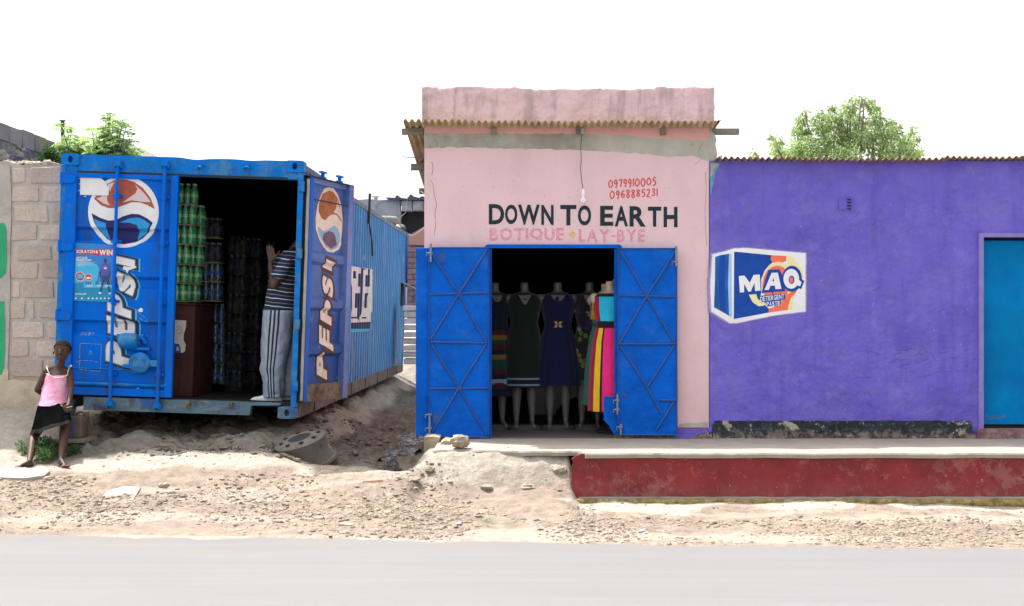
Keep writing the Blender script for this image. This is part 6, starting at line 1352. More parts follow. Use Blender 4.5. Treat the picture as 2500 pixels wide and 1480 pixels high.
# ring index 0 faces the viewer (-y)
manm = mat("grey_mannequin", (.12, .118, .112), var=.06, scale=5, bump=.02, rough=.35, spec=.5)
manp = mat("skin_tone_mannequin", (.52, .40, .32), var=.06, scale=5, bump=.02, rough=.4, spec=.5)
def man_body(legs=True):
    mb = MB(); mb.loft([ell_ring((0, 0, z), a, b_) for z, a, b_ in ((.86, .09, .07), (.90, .155, .11), (.98, .17, .115), (1.08, .135, .095), (1.16, .12, .085), (1.26, .145, .105), (1.34, .155, .11), (1.40, .165, .085), (1.445, .13, .065), (1.47, .06, .05))])
    mb.loft([ell_ring((0, .0, z), a, a) for z, a in ((1.42, .055), (1.50, .045), (1.565, .046), (1.572, .04))])
    mb.ball((-.165, 0, 1.395), (.045, .045, .06), 8); mb.ball((.165, 0, 1.395), (.045, .045, .06), 8)
    if legs:
        for s in (-1, 1):
            cap(mb, (s*.08, 0, .88), .085, (s*.078, -.01, .50), .055); cap(mb, (s*.078, -.01, .50), .052, (s*.08, .015, .36), .056); cap(mb, (s*.08, .015, .36), .055, (s*.085, .01, .09), .028)
            cap(mb, (s*.085, .01, .08), .03, (s*.095, -.11, .035), .026)
    return mb
legs_o = None
def dress(name, m_list, rings, parent, mf=None, fold=0, nf=9, n=56, capt=(False, False)):
    R_ = []
    for j, (z, a, b_, *rest) in enumerate(rings):
        w = j/(len(rings)-1); R_.append(ell_ring((rest[0] if rest else 0, 0, z), a, b_, n, f=lambda t, i, w=w: fold*w*(math.sin(nf*t)+.5*math.sin(nf*1.7*t+1)) if fold else 0))
    mb = MB(); mb.loft(R_, cap=capt, mf=mf); o = mb.build(name, m_list, parent, world=False, smooth=True); return o
basem = mat("dull_plinth_plastic", (.07, .066, .06), var=.1, scale=4, rough=.6)
def mannequin(px, D, label, rot, builder, group="headless mannequins standing in the shop doorway", proto=[None, None], legs=True, zoff=0):
    t = thing("mannequin", label, 'mannequin', (XP(px, D), D, LZ+.006+zoff), group); t.rotation_euler = (0, 0, rot)
    if proto[0] is None:
        o = remesh_body(man_body(), "figure", manm, t, voxel=.012, it=5, world=False)
        mb = MB(); mb.loft([ell_ring((0, -.02, z), a, b_, 32) for z, a, b_ in ((0, .185, .14), (.02, .185, .14), (.05, .15, .11), (.055, .0, .0))]); o2 = mb.build("base", basem, t, world=False, smooth='auto'); proto[0] = o.data; proto[1] = o2.data
    else:
        for nm, me_ in (("figure", proto[0]), ("base", proto[1])): o = bpy.data.objects.new(nm, me_); COL.objects.link(o); o.parent = t
    builder(t); return t
cl = lambda n, c, **k: mat(n, c, var=.12, scale=9, bump=.35, bscale=120, rough=.9, sheen=.2, **k)
Cnavy, Cgrn, Cblue, Cred, Cyel, Cgr2, Cwh = cl("navy_cloth", (.004, .006, .022)), cl("dark_green_cloth", (.004, .011, .007)), cl("royal_navy_cloth", (.002, .006, .045)), cl("dark_red_cloth", (.05, .006, .008)), cl("mustard_cloth", (.14, .09, .014)), cl("forest_cloth", (.004, .035, .02)), cl("pale_blue_cloth", (.18, .22, .34))  # mannequin dress colours lowered, dim shop interior painted in
def d1(t):
    scoop(t, .06, 1.36)
    zs = [(1.462, .09, .066), (1.435, .15, .098), (1.385, .182, .118), (1.28, .175, .128), (1.16, .138, .102), (1.06, .15, .105)]; sk = [1.06-i*.052 for i in range(1, 12)]
    zs += [(z, .16+.005*i, .115+.006*i) for i, z in enumerate(sk)]
    pat = [0, 0, 0, 0, 0, 1, 4, 3, 1, 0, 4, 3, 3, 1, 0, 5]
    dress("striped_dress", [Cnavy, Cred, Cgrn, Cgr2, Cyel, Cwh], zs, t, mf=lambda i, k: pat[min(i, 15)], fold=.012, capt=(True, False))
    dress("skirt_tail", [Cnavy, Cred], [(.50, .225, .18), (.44, .225, .18), (.36, .22, .18)], t, mf=lambda i, k: 1-i, fold=0)
def d2(t):
    zs = [(1.462, .09, .066), (1.435, .15, .098), (1.385, .182, .118), (1.28, .175, .128), (1.15, .145, .108), (1.0, .178, .13), (.85, .19, .14), (.70, .20, .15), (.555, .212, .16), (.535, .214, .16), (.49, .217, .163), (.47, .218, .165), (.45, .219, .165)]
    dress("green_dress", [Cgrn, Cwh], zs, t, mf=lambda i, k: 1 if i in (8, 10) else 0, fold=.004, nf=5, capt=(True, False))
    P = Paint(lambda a, b_, l: Vector((a, -.098-(1.44-b_)*.34, b_))); P.poly([(-.07, 1.435), (.07, 1.435), (.012, 1.335), (-.012, 1.335)], 0, 1); o = P.build("neck_opening", manm, t, world=False)
def scoop(t, w=.07, zb=1.37):
    P = Paint(lambda a, b_, l: Vector((a, -.098-(1.44-b_)*.34, b_))); P.poly([(-w, 1.437), (w, 1.437), (w*.85, 1.41), (w*.5, zb+.008), (0, zb), (-w*.5, zb+.008), (-w*.85, 1.41)], 0, 1); P.build("neck_opening", manm, t, world=False)
def d3(t):
    scoop(t, .075)
    zs = [(1.462, .09, .066), (1.435, .15, .098), (1.385, .182, .118), (1.28, .175, .128), (1.14, .14, .105), (1.11, .137, .102), (1.0, .17, .13), (.85, .2, .15), (.70, .22, .165), (.55, .235, .18), (.475, .24, .185)]
    dress("navy_dress", [Cblue], zs, t, fold=.014, nf=14, capt=(True, False))
    mb = MB(); g = flat("gilt_buckle", (.55, .38, .16), metal=.6)
    for s in (-1, 1):
        for zz2 in (1.105, 1.14): mb.lathe([(.010, -.004), (.016, 0), (.010, .004)], (s*.022, -.112, zz2), 10, axis=(0, 1, 0)); mb.ball((s*.04, -.112, zz2+(.012 if zz2 > 1.12 else -.012)), .006, 5)
    mb.ball((0, -.114, 1.122), .01, 6); mb.build("buckle", g, t, world=False)
def d4(t):
    scoop(t, .06, 1.35)
    zs = [(1.462, .09, .066), (1.435, .15, .098), (1.385, .182, .118), (1.28, .175, .128), (1.13, .138, .104), (.95, .17, .13), (.75, .19, .145), (.53, .19, .145)]
    dress("floral_dress", [cl("black_cloth", (.012, .012, .018))], zs, t, fold=.003, capt=(True, False))
    fm = [cl("white_petal", (.25, .24, .26)), cl("violet_petal", (.05, .02, .10)), cl("lime_petal", (.14, .17, .02)), cl("leaf_print_green", (.02, .06, .015))]
    for c_ in range(4):
        mb = MB(); random.seed(40+c_)
        for i in range(26 if c_ else 12):
            a = random.uniform(-2.7, -.4); z = random.uniform(.56, 1.36); rx = np.interp(z, [.53, .75, .95, 1.13, 1.28, 1.42], [.19, .19, .17, .13, .16, .16])+.006; ry = np.interp(z, [.53, .75, .95, 1.13, 1.28, 1.42], [.145, .145, .13, .1, .115, .085])+.006
            s0 = .015 if c_ == 0 else .017
            for p_ in range(5 if c_ < 3 else 2):
                aa = a+math.cos(p_*1.256)*s0/rx; z2 = z+math.sin(p_*1.256)*s0; k_ = .0007*(c_+p_); mb.ball((rx*math.cos(aa), ry*math.sin(aa)-k_, z2), (.012, .006, .012), 5)
        o = mb.build("printed_flowers", fm[c_], t, world=False); o["kind"] = "stuff"
MD = 15.35
mannequin(1208, MD+.05, 'mannequin in a navy top and multicoloured striped skirt beside the left door', .25, d1)
mannequin(1280, MD, 'mannequin in a dark green dress with two pale hem stripes', .05, d2)
mannequin(1362, MD, 'mannequin in a plain royal navy dress with a gilt buckle', .0, d3)
mannequin(1440, MD+.05, 'mannequin in a black dress with purple, white and lime flowers', -.1, d4)
# bright dresses on bust stands at the right jamb
Cteal, Ccy, Cpk, Cmus, Cdr, Cyl, Cbk = cl("teal_cloth", (.012, .19, .15)), cl("cyan_cloth", (.02, .52, .78)), cl("hot_pink_cloth", (.85, .025, .22)), cl("mustard_yellow_cloth", (.66, .38, .02)), cl("crimson_cloth", (.33, .008, .035)), cl("golden_yellow_cloth", (.80, .50, .02)), cl("black_trim_cloth", (.012, .012, .015))
def bust(px, D, label, zoff, build_, rot):
    t = thing("bust_stand", label, 'dress form', (XP(px, D), D, LZ+.006), "dress forms by the right blue door"); t.rotation_euler = (0, 0, rot)
    if not BM: BM.append(None); o = remesh_body(man_body(False), "bust", manp, t, voxel=.012, it=5, world=False); BM[0] = o.data
    else: o = bpy.data.objects.new("bust", BM[0]); COL.objects.link(o); o.parent = t
    o.location = (0, 0, zoff)
    mb = MB(); mb.tube([(0, .04, .02), (0, .04, .95+zoff)], .014, 8); mb.lathe([(.13, 0), (.13, .012), (.02, .03)], (0, .04, 0), 16); mb.build("stand_pole", flat("black_stand_metal", (.03, .03, .03)), t, world=False)
    build_(t, zoff); return t
BM = []
def sleeve(t, m_, z, sx, L_=.24):
    mb = MB(); mb.tube([(sx*.15, 0, z), (sx*.20, -.01, z-.08), (sx*.215, -.02, z-L_)], [.075, .075, .07], 16); mb.build("sleeve", m_, t, world=False, smooth=True)
def dA(t, zo):   # teal
    dress("teal_dress", [Cteal, Cbk], [(z+zo, a, b_) for z, a, b_ in ((1.42, .165, .085), (1.37, .17, .1), (1.30, .168, .11), (1.15, .135, .1), (1.125, .136, .1), (1.0, .17, .13), (.8, .2, .15), (.55, .225, .17), (.30, .235, .18))], t, mf=lambda i, k: 1 if i in (0, 1, 3) else 0, fold=.01, nf=10, capt=(True, False))
    mb = MB()
    for r_ in range(3):
        for k_ in range(9): a = -2.6+k_*.26; mb.ball((.172*math.cos(a), .108*math.sin(a), 1.32+.02*r_+zo), .0045, 4)
    mb.build("bead_trim", whp, t, world=False)
def dB(t, zo):   # crimson outer, yellow, black line, pink centre; cyan bodice
    def mf(i, k):
        a = k/56.0; a = min(a, 1-a) if False else a     # index 0 faces -y, increasing towards +x
        a = a if a <= .5 else a-1
        if i in (0,): return 5
        if i < 3: return 0 if -.11 < a < .13 else (1 if a <= -.11 else 3)
        if i == 3: return 5
        if a < -.135: return 1
        if a < -.075: return 4
        if a < -.06: return 5
        if a < .13: return 2
        return 3
    dress("panelled_dress", [Ccy, Cdr, Cpk, Cmus, Cyl, Cbk], [(z+zo, a, b_) for z, a, b_ in ((1.445, .13, .07), (1.41, .17, .095), (1.28, .165, .12), (1.16, .145, .105), (1.09, .148, .108), (.95, .185, .14), (.7, .21, .165), (.45, .225, .18), (.24, .23, .19))], t, mf=mf, fold=.006, nf=7, capt=(True, False))
    sleeve(t, Cmus, 1.39+zo, 1, .26)
def dC(t, zo):
    dress("mustard_dress", [Cmus, Cbk], [(z+zo, a, b_) for z, a, b_ in ((1.43, .15, .08), (1.38, .17, .1), (1.28, .165, .12), (1.15, .14, .1), (1.0, .175, .13), (.6, .21, .17), (.3, .22, .18))], t, mf=lambda i, k: 1 if i == 0 else 0, fold=.006, capt=(True, False)); sleeve(t, Cmus, 1.38+zo, -1)
bust(1478, 15.05, 'dress form in a teal dress with black beaded yoke and belt', -.02, dA, -.5)
bust(1489, 14.72, 'dress form in a panelled crimson, yellow and hot pink dress with cyan bodice', .0, dB, -.12)
bust(1506, 15.0, 'dress form in a plain mustard dress behind the hot pink one', .03, dC, -.4)
# added car, stands in for a street car's reflection in the shop mirror
crm = mat("pale_grey_car_paint", (.42, .50, .53), var=.05, scale=2, rough=.3, coat=.6, bump=0); D = 17.6
car = thing("mirrored_car", 'pale grey car standing in for a mirror reflection low between the mannequins', 'car', (XP(1395, D), D, LZ)); s_ = D/FPX
prof = [(1300, 1040), (1300, 940), (1325, 925), (1470, 922), (1500, 935), (1505, 1045), (1462, 1045), (1452, 1005), (1435, 982), (1405, 970), (1375, 982), (1358, 1005), (1350, 1040)]
mb = MB(); mb.prism([(XP(a, D), ZP(b_, D)) for a, b_ in prof], D, D+1.0); mb.build("body", crm, car)
for (x) in (1348, 1388): mb = MB(); mb.box(XP(x, D), XP(x+20, D), D-.02, D-.001, ZP(941, D), ZP(938, D)); mb.build("door_handle", galv, car)
mb = MB(); mb.lathe([(0, 0), (.1, .0), (.19, .01), (.2, .03), (.2, .2)], (XP(1405, D), D+.05, ZP(1022, D)), 24, axis=(0, 1, 0)); mb.build("wheel", rub, car)
mb = MB(); mb.bevelbox(XP(1300, D), XP(1500, D), D-.12, D-.01, ZP(1022, D), ZP(1012, D), .01); o = mb.build("bench_rail", mat("brown_rail_wood", (.18, .06, .04), var=.3, scale=20, st=None) if False else mat("brown_rail_wood", (.18, .06, .04), var=.3, scale=20)); tag(o, 'low reddish brown rail behind the mannequins\' legs', 'rail')

# ================================================================ MAN IN THE CONTAINER
DMn = 14.78; sM = DMn/FPX
def M_(px, py, dy=0): D = DMn+dy; return W(px, py, D)
skin = mat("dark_brown_skin", (.062, .030, .020), var=.15, scale=14, bump=.06, bscale=120, rough=.5, spec=.4)
foot = cf(650, 980, .38); 
mroot = thing("person", 'man in a navy striped shirt and grey track trousers leaning behind the open container door', 'person', M_(665, 980))
mb = MB()
# torso, neck, head bent behind the frame, arms
mb.loft([ell_ring(M_(x, y, .04), rx*sM, ry*sM, 24) for x, y, rx, ry in ((688, 775, 34, 30), (690, 740, 34, 30), (692, 700, 34, 32), (698, 660, 36, 34), (704, 632, 32, 30), (712, 615, 18, 18))])
cap(mb, M_(712, 622, .05), .06, M_(728, 598, .08), .055); mb.ball(M_(749, 582, .12), (.078, .1, .105), 12)
sh, el, wr = M_(700, 640, -.13), M_(668, 697, -.17), M_(660, 645, -.12)
cap(mb, sh, .06, el, .045); cap(mb, el, .044, wr, .027)
pc = M_(661, 628, -.12); cap(mb, wr, .026, M_(661, 638, -.12), .028)
mb.ball(pc, (.038, .016, .045), 8)
for i, (x, y0_, y1_) in enumerate(((652, 618, 598), (658, 616, 596), (664, 618, 600), (669, 622, 606))):
    a, b_, c_ = M_(x+1.5, y0_+4, -.12), M_(x, (y0_+y1_)/2, -.125), M_(x-.5, y1_, -.12+.004); cap(mb, a, .0095, b_, .0088); cap(mb, b_, .0088, c_, .0070)
cap(mb, M_(668, 634, -.12), .012, M_(676, 622, -.13), .010); cap(mb, M_(676, 622, -.13), .0095, M_(684, 612, -.13), .008)
cap(mb, M_(712, 640, .2), .055, M_(700, 690, .24), .042)
for (h, k, a, dy) in (((676, 770), (678, 868), (672, 955), -.05), ((704, 770), (704, 868), (702, 950), .12)): cap(mb, M_(*h, dy), .075, M_(*k, dy), .055); cap(mb, M_(*k, dy), .052, M_(*a, dy), .035)
body = remesh_body(mb, "body", skin, mroot, voxel=.0065, it=3)
# shirt
shm = bpy.data.materials.new("navy_striped_knit"); shm.use_nodes = True; N = shm.node_tree.nodes; L = shm.node_tree.links; b = N['Principled BSDF']; b.inputs['Roughness'].default_value = .9
tc = N.new('ShaderNodeTexCoord'); sp = N.new('ShaderNodeSeparateXYZ'); L.new(tc.outputs['Object'], sp.inputs[0]); nz_ = N.new('ShaderNodeTexNoise'); nz_.inputs['Scale'].default_value = 5; L.new(tc.outputs['Object'], nz_.inputs['Vector'])
def mth(op, a, b_, c=None):
    x = N.new('ShaderNodeMath'); x.operation = op
    for i, v in enumerate((a, b_, c)):
        if v is None: continue
        if isinstance(v, (int, float)): x.inputs[i].default_value = v
        else: L.new(v, x.inputs[i])
    return x.outputs[0]
zz = mth('ADD', mth('ADD', sp.outputs[2], mth('MULTIPLY', nz_.outputs['Fac'], .035)), mth('MULTIPLY', sp.outputs[0], .12)); fr = mth('FRACT', mth('DIVIDE', zz, .082), 0)
sw = mth('COMPARE', fr, .25, .048); so = mth('COMPARE', fr, .72, .04)
def mxc(f, a, c):
    x = N.new('ShaderNodeMix'); x.data_type = 'RGBA'; L.new(f, x.inputs[0])
    for s_i, v in ((6, a), (7, c)):
        if isinstance(v, tuple): x.inputs[s_i].default_value = (*v, 1)
        else: L.new(v, x.inputs[s_i])
    return x.outputs[2]
L.new(mxc(so, mxc(sw, (.010, .022, .06), (.62, .68, .72)), (.34, .20, .11)), b.inputs['Base Color'])
def folds(amp, f1, f2): return lambda t, i: 0
def ring2(c, rx, ry, n, amp, seed, tilt=0):
    return [Vector((c[0]+(rx+amp*fb(math.cos(t)*1.3, math.sin(t)*1.3, c[2]*7+seed))*math.cos(t), c[1]+(ry+amp*fb(math.sin(t)*1.3, seed, c[2]*7))*math.sin(t), c[2]+tilt*math.cos(t))) for t in [2*math.pi*i/n for i in range(n)]]
mb = MB(); mb.loft([ring2(M_(x, y, .04), rx*sM, ry*sM, 36, .02, 2) for x, y, rx, ry in ((686, 768, 40, 34), (686, 755, 39, 34), (687, 740, 39, 34), (689, 725, 38, 34), (690, 710, 38, 35), (693, 690, 38, 36), (696, 670, 38, 37), (700, 650, 38, 36), (704, 635, 35, 33), (708, 622, 28, 26), (714, 611, 17, 17))], cap=(False, True)); shirt = mb.build("shirt", shm, mroot, smooth=True)
mb = MB(); mb.tube([M_(703, 637, -.12), M_(693, 652, -.15), M_(683, 668, -.165), M_(675, 681, -.172)], [.070, .074, .073, .071], 16, cap=False); mb.build("sleeve", shm, mroot, smooth=True)
mb = MB(); mb.tube([M_(706, 612, .0), M_(714, 607, -.02), M_(722, 606, .02)], .016, 8); mb.build("collar", flat("navy_collar", (.012, .02, .05)), mroot, smooth=True)
# trousers
trm = mat("grey_nylon_trousers", (.30, .35, .43), var=.06, scale=6, bump=.1, bscale=60, bump2=.6, b2scale=9, rough=.6); trd = flat("black_side_stripe", (.012, .014, .022))
def leg(pts, dy, seed, name, stripes):
    R_ = []; n = 48
    P_ = [Vector((x, y, w)) for x, y, w in pts]; S = []
    for i in range(len(P_)-1):
        for k_ in range(5): S.append(P_[i].lerp(P_[i+1], k_/5))
    S.append(P_[-1])
    for p in S:
        c_ = M_(p.x, p.y, dy); low = max(0, (p.y-860)/100)
        R_.append([Vector((c_.x+(p.z*sM+(.012+.012*low)*fb(math.cos(t)*1.2, math.sin(t)*1.2+seed, c_.z*6))*math.cos(t), c_.y+(p.z*sM*.95+.02*fb(math.sin(t)*1.2, seed, c_.z*7))*math.sin(t), c_.z)) for t in [2*math.pi*i/n for i in range(n)]])
    def mf(i, k):
        if not stripes: return 0
        return 1 if k in (33, 35, 37) else 0
    mb = MB(); mb.loft(R_, mf=mf); return mb.build(name, [trm, trd], mroot, smooth=True)
leg([(680, 758, 38), (678, 790, 38), (674, 830, 37), (670, 870, 33), (667, 900, 30), (667, 930, 26), (668, 955, 25), (668, 970, 24)], -.05, 1, "trouser_leg", True)
leg([(700, 762, 32), (702, 800, 31), (704, 870, 28), (704, 920, 25), (704, 955, 24), (704, 966, 23)], .12, 5, "trouser_leg", False)
shoe = mat("white_canvas_shoe", (.72, .72, .73), var=.05, scale=10, bump=.1, rough=.7)
def mkshoe(px0, px1, py, dy):
    a = M_(px0, py, dy); b_ = M_(px1, py, dy); L_ = b_.x-a.x; mb = MB(); R_ = []
    for u, h, w in ((0, .022, .02), (.04, .032, .035), (.12, .045, .045), (.3, .055, .05), (.5, .075, .05), (.62, .1, .045), (.8, .1, .042), (.93, .09, .04), (1, .06, .03)):
        x = a.x+L_*u; R_.append([Vector((x, a.y+w*math.cos(t), a.z+max(0, h*.5+h*.5*math.sin(t)*1.0))) for t in [2*math.pi*i/14 for i in range(14)]])
    mb.loft(R_); o = mb.build("shoe", shoe, mroot, smooth=True)
    mb = MB(); mb.loft([[Vector((a.x+L_*(.5+.52*math.cos(t)), a.y+.054*math.sin(t)*(1 if math.cos(t) < .5 else .9), a.z+z)) for t in [2*math.pi*i/24 for i in range(24)]] for z in (0, .018)]); mb.build("sole", shoe, o)
mkshoe(612, 688, 980, -.04); mkshoe(648, 712, 977, .12)

# ================================================================ GIRL
def G_(px, py, D): return W(px, py, D)
gr = thing("person", 'girl in a pink strap top and black skirt leaning by the block wall', 'person', G_(110, 1143, 13.45))
gs = 13.9/FPX
gskin = mat("girl_brown_skin", (.062, .029, .018), var=.12, scale=14, bump=.05, bscale=150, rough=.55, spec=.3)
mb = MB()
Tr = [(130, 1000, 13.92, 31, 23), (129, 985, 13.95, 31, 22), (132, 965, 13.98, 28, 20), (135, 945, 14.0, 27, 19), (140, 925, 14.02, 28, 20), (142, 911, 14.04, 31, 17), (144, 902, 14.05, 22, 13), (146, 897, 14.05, 12, 10)]
mb.loft([ell_ring(G_(x, y, D), a*gs, b_*gs, 28) for x, y, D, a, b_ in Tr])
cap(mb, G_(147, 902, 14.04), .040, G_(150, 882, 14.0), .035)                       # neck
hc = G_(151.5, 857, 13.96)
# head: skull, face, jaw
mb.ball(hc+Vector((0, .018, .018)), (.076, .09, .087), 14); mb.ball(hc+Vector((.004, -.022, -.018)), (.066, .058, .080), 12); mb.ball(hc+Vector((.005, -.030, -.070)), (.044, .042, .032), 10)
mb.ball(hc+Vector((.007, -.088, -.022)), (.013, .014, .013), 8); cap(mb, hc+Vector((.006, -.078, .012)), .008, hc+Vector((.007, -.088, -.018)), .011, 8)
for s in (-1, 1): mb.ball(hc+Vector((.006+s*.011, -.082, -.026)), (.008, .009, .007), 6)
mb.ball(hc+Vector((.006, -.078, -.050)), (.021, .013, .0065), 8); mb.ball(hc+Vector((.006, -.076, -.060)), (.018, .013, .0075), 8)
for s in (-1, 1): mb.ball(hc+Vector((s*.083, .0, -.018)), (.006, .014, .020), 8)

# arms
for (s1, e1, w1, rs) in (((112, 909, 14.03), (91, 951, 13.98), (108, 966, 14.12), (.036, .030, .022)), ((170, 909, 14.02), (175, 951, 13.92), (169, 983, 13.78), (.036, .029, .021))):
    cap(mb, G_(143+(4 if s1[0] > 140 else -2), 897, 14.05), .030, G_(*s1), .036); cap(mb, G_(*s1), rs[0], G_(*e1), rs[1]); cap(mb, G_(*e1), rs[1], G_(*w1), rs[2])
# hand on the skirt: palm, curled fingers, thumb
hw = G_(169, 983, 13.78); hp = G_(166, 992, 13.74); cap(mb, hw, .018, hp, .022); mb.ball(hp, (.027, .018, .026), 8)
for i in range(4):
    a = hp+Vector((-.019+.0125*i, -.010, -.016)); l = [.024, .028, .027, .021][i]; b_ = a+Vector((-.003+.002*i, -.008, -l)); c_ = b_+Vector((-.004, .006, -l*.7)); cap(mb, a, .0075, b_, .0068, 8); cap(mb, b_, .0068, c_, .0056, 8)
a = hp+Vector((-.024, -.004, .006)); b_ = a+Vector((-.012, -.012, -.018)); cap(mb, a, .009, b_, .0078, 8); cap(mb, b_, .0075, b_+Vector((.004, -.006, -.018)), .0062, 8)
mb.ball(G_(111, 970, 14.14), (.03, .02, .022), 8)
# legs
FG1 = ground_hit(56, 1143); FG2 = ground_hit(150, 1141)
k1 = G_(84, 1062, 13.70); k2 = G_(159, 1037, 13.70); an1 = FG1+Vector((.05, .03, .055)); an2 = FG2+Vector((-.02, .06, .06))
for hip, kn, an in ((G_(120, 1002, 13.9), k1, an1), (G_(150, 1002, 13.9), k2, an2)):
    cap(mb, hip, .075, kn, .048); cap(mb, kn, .045, kn.lerp(an, .33), .046); cap(mb, kn.lerp(an, .33), .046, kn.lerp(an, .7), .034); cap(mb, kn.lerp(an, .7), .034, an, .026); mb.ball(kn+Vector((0, -.014, 0)), (.041, .036, .044), 8)
for an, dr_, Fg in ((an1, Vector((-.07, -.075, 0)), FG1), (an2, Vector((.065, -.10, 0)), FG2)):
    t0 = an+dr_; cap(mb, an+Vector((-dr_.x*.25, .015, -.03)), .021, an+dr_*.4+Vector((0, 0, -.028)), .02); cap(mb, an, .022, t0+Vector((0, 0, -.04)), .017); sdv = Vector((-dr_.y, dr_.x, 0)).normalized()
    cap(mb, t0+sdv*.012+Vector((0, 0, -.042)), .017, t0-sdv*.014+Vector((0, 0, -.042)), .016)
    for i in range(5): a = t0+sdv*(.028-.014*i)+Vector((0, 0, -.044)); cap(mb, a, .0105 if i else .013, a+dr_.normalized()*(.040-.004*i), .0085 if i else .0115, 8)
gb = remesh_body(mb, "body", gskin, gr, voxel=.0048, it=2)
# hair
hm = mat("short_black_hair", (.012, .010, .009), var=.3, scale=60, bump=1.0, bscale=220, rough=.95, spec=.15)
mb = MB(); R_ = []
for j, (el_, k_) in enumerate(((1.0, 0), (.86, .5), (.66, .75), (.4, .92), (.12, 1.0), (-.08, 1.02), (-.20, .99))):
    ring = []
    for i in range(28):
        t = 2*math.pi*i/28; fr_ = max(0, -math.sin(t))  # towards face
        z = el_; zz2 = max(z, .52*fr_**.5-.03 if fr_ > .12 else -9); 
        rr2 = math.sqrt(max(.0, 1-zz2*zz2)) if zz2 < 1 else 0
        ring.append(hc+Vector((.084*rr2*math.cos(t)*(1+.03*fb(i, j, 0)), .018+.097*rr2*math.sin(t), .018+.095*zz2)))
    R_.append(ring)
mb.loft(R_[::-1], cap=(False, True)); mb.build("hair", hm, gr, smooth=True)
ew = flat("eye_white", (.16, .14, .125), rough=.5, spec=.1); ei = flat("dark_iris", (.005, .004, .003), rough=.4, spec=.1)
for s in (-1, 1):
    mb = MB(); mb.ball(hc+Vector((.005+s*.0285, -.0745, .003)), (.0105, .0055, .0042), 8); e = mb.build("eye", ew, gr, smooth=True)
    mb = MB(); mb.ball(hc+Vector((.005+s*.0285, -.0800, .003)), (.0068, .004, .0052), 8); mb.build("iris", ei, e, smooth=True)
    mb = MB(); mb.tube([hc+Vector((.005+s*.017, -.083, .0195)), hc+Vector((.005+s*.03, -.083, .0235)), hc+Vector((.005+s*.043, -.074, .019))], .0028, 6); mb.build("eyebrow", hm, gr)
mb = MB(); mb.ball(hc+Vector((.006, -.0855, -.0495)), (.0195, .006, .0045), 8); mb.ball(hc+Vector((.006, -.0845, -.0595)), (.017, .0065, .006), 8); mb.build("lips", mat("lips", (.09, .035, .03), var=.1, scale=20, rough=.4), gr, smooth=True)
# top
pkm = mat("pink_jersey", (.72, .30, .44), var=.08, scale=10, bump=.3, bscale=150, bump2=.5, b2scale=12, rough=.9, layers=[dict(c=(.78, .48, .58), scale=7, lo=.5, hi=.7, fac=.7), dict(c=(.5, .2, .36), scale=30, lo=.62, hi=.7, fac=.5)])
mb = MB(); R_ = []
Tp = [(129, 990, 13.94, 35.5, 29), (130.5, 975, 13.96, 32, 25), (132.5, 960, 13.98, 31, 23.5), (135.5, 945, 14.0, 30, 22.5), (139, 932, 14.015, 30, 22.5), (141, 920, 14.025, 30.5, 24), (142, 913, 14.03, 30.5, 23)]
for j, (x, y, D, a, b_) in enumerate(Tp):
    ring = []
    for i in range(40):
        t = 2*math.pi*i/40; c_ = G_(x, y, D); z = c_.z
        if j == 6: z = c_.z+(-.012 if math.sin(t) < 0 else -.02)*abs(math.sin(t))**2 + (.0 if abs(math.cos(t)) < .8 else -.045*(abs(math.cos(t))-.8)/.2)
        if j == 5: z -= .012
        fl = .007*fb(math.cos(t)*2, math.sin(t)*2, z*11)*(1.6 if j < 3 else 1)
        ring.append(Vector((c_.x+(a*gs+fl)*math.cos(t), c_.y+(b_*gs+fl)*math.sin(t), z)))
    R_.append(ring)
mb.loft(R_, cap=(False, False)); mb.build("strap_top", pkm, gr, smooth=True)
wtrim = flat("cream_trim", (.75, .68, .62))
mb = MB(); mb.tube([G_(121, 915, 13.945), G_(117, 905, 13.955), G_(114, 896, 14.0), G_(115, 893, 14.08)], .0042, 6); mb.build("strap", wtrim, gr)
mb = MB(); mb.tube([G_(163, 918, 13.955), G_(166, 908, 13.96), G_(168, 899, 14.0), G_(169, 895, 14.07)], .0042, 6); mb.ball(G_(173.5, 893.5, 13.97), .010, 6); mb.build("strap", wtrim, gr)
mb = MB(); mb.tube([G_(112, 912, 14.0), G_(117, 914, 13.965), G_(121, 916, 13.95), G_(128, 919.5, 13.94), G_(136, 922, 13.935), G_(144, 922, 13.935), G_(153, 921, 13.94), G_(163, 917, 13.955), G_(168, 912, 14.0)], .0045, 6); mb.build("neckline_trim", wtrim, gr)
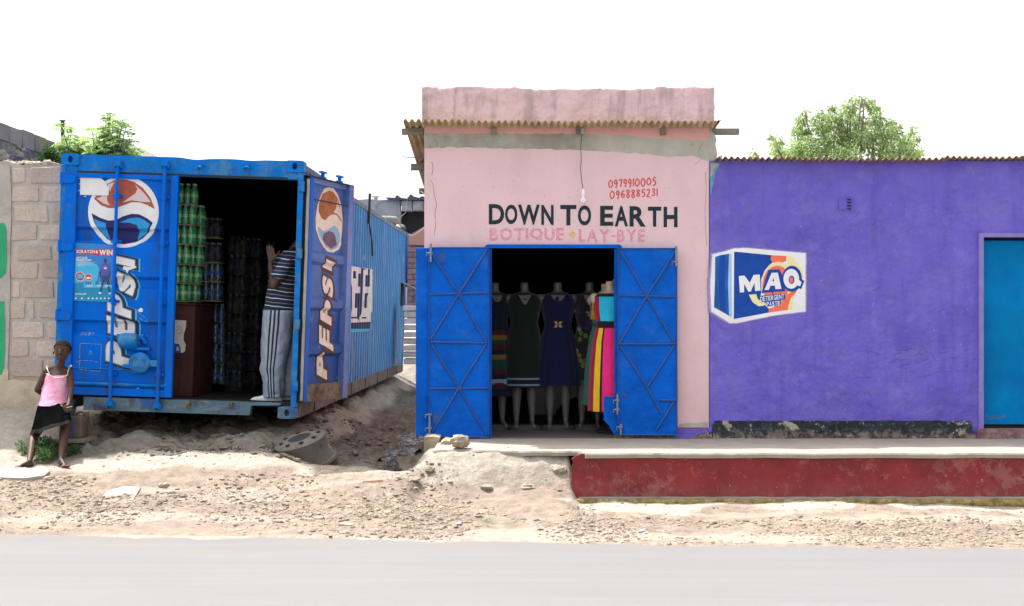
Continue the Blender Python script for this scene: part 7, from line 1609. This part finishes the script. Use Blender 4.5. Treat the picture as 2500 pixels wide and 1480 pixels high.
# skirt
skm = mat("black_jersey", (.003, .0033, .0034), spec=0, var=.25, scale=8, bump=.4, bscale=60, bump2=1.0, b2scale=7, rough=.85); skh = mat("charcoal_hem", (.016, .016, .0165), spec=0, var=.15, scale=12, bump=.3)
mb = MB(); R_ = []; n = 64
lv = [0, .12, .25, .38, .5, .62, .74, .86, .93, 1.0]
for j, u in enumerate(lv):
    ring = []
    for i in range(n):
        t = 2*math.pi*i/n; ex = 1-.38*min(1, u*1.6); cx, sy = math.copysign(abs(math.cos(t))**ex, math.cos(t)), math.copysign(abs(math.sin(t))**ex, math.sin(t)); k_ = (cx+1)/2
        xl, xr2 = 94+(75-94)*u, 167+(173-167)*u; yt = 984+5*(1-k_)*0; yh_l, yh_r = 1062, 1030
        py_ = 984+((yh_l+(yh_r-yh_l)*k_)-984)*u; px_ = (xl+xr2)/2+(xr2-xl)/2*cx
        D = 13.94-.26*u+.03 + sy*(.106+.09*u) + .018*u*math.sin(7*t+3*u)+.02*fb(cx*2, sy*2, u*4)*(.4+u)
        ring.append(G_(px_+2.2*u*math.sin(9*t), py_+3*fb(cx*3, sy*3, u*3), D))
    R_.append(ring)
mb.loft(R_, cap=(False, False), mf=lambda i, k: 1 if i >= 7 else 0); mb.build("skirt", [skm, skh], gr, smooth=True)
# sandals
redr = flat("red_rubber_sole", (.36, .05, .06)); blkr = flat("dark_strap_rubber", (.03, .025, .03)); brs = flat("brown_sandal", (.12, .08, .06))
for an, dr_, ms, nm in ((an1, Vector((-.07, -.075, 0)), brs, 0), (an2, Vector((.065, -.10, 0)), redr, 1)):
    d = dr_.normalized(); s_ = Vector((-d.y, d.x, 0)); c_ = an+dr_*.55; zf = an.z-.062; L_ = .098; ov = []
    pts2 = [c_+d*(L_*math.cos(t))+s_*(.040*math.sin(t)*(1.08 if math.cos(t) > 0 else .85)) for t in [2*math.pi*i/28 for i in range(28)]]
    mb = MB(); mb.loft([[Vector((p.x, p.y, zf+h)) for p in pts2] for h in (-.008, .004)]); so_ = mb.build("sandal", ms, gr)
    mb = MB(); tp = an+dr_*.95; tp.z = zf+.035
    for sg in (-1, 1): q_ = an+dr_*.35+s_*sg*.036; q_.z = zf+.006; mid = (q_+tp)/2+Vector((0, 0, .022)); mb.tube([q_, mid, tp, tp+Vector((0, 0, -.028))], .006, 6)
    mb.build("sandal_strap", blkr, so_)
# twig in her hand
twg = MB(); twg.tube([hp+Vector((-.005, -.028, -.012)), hp+Vector((.03, -.03, -.004)), hp+Vector((.05, -.028, .0))], .0035, 5); o = twg.build("twig", flat("pale_twig", (.45, .35, .15))); tag(o, 'short pale twig held in the girl\'s hand', 'twig')
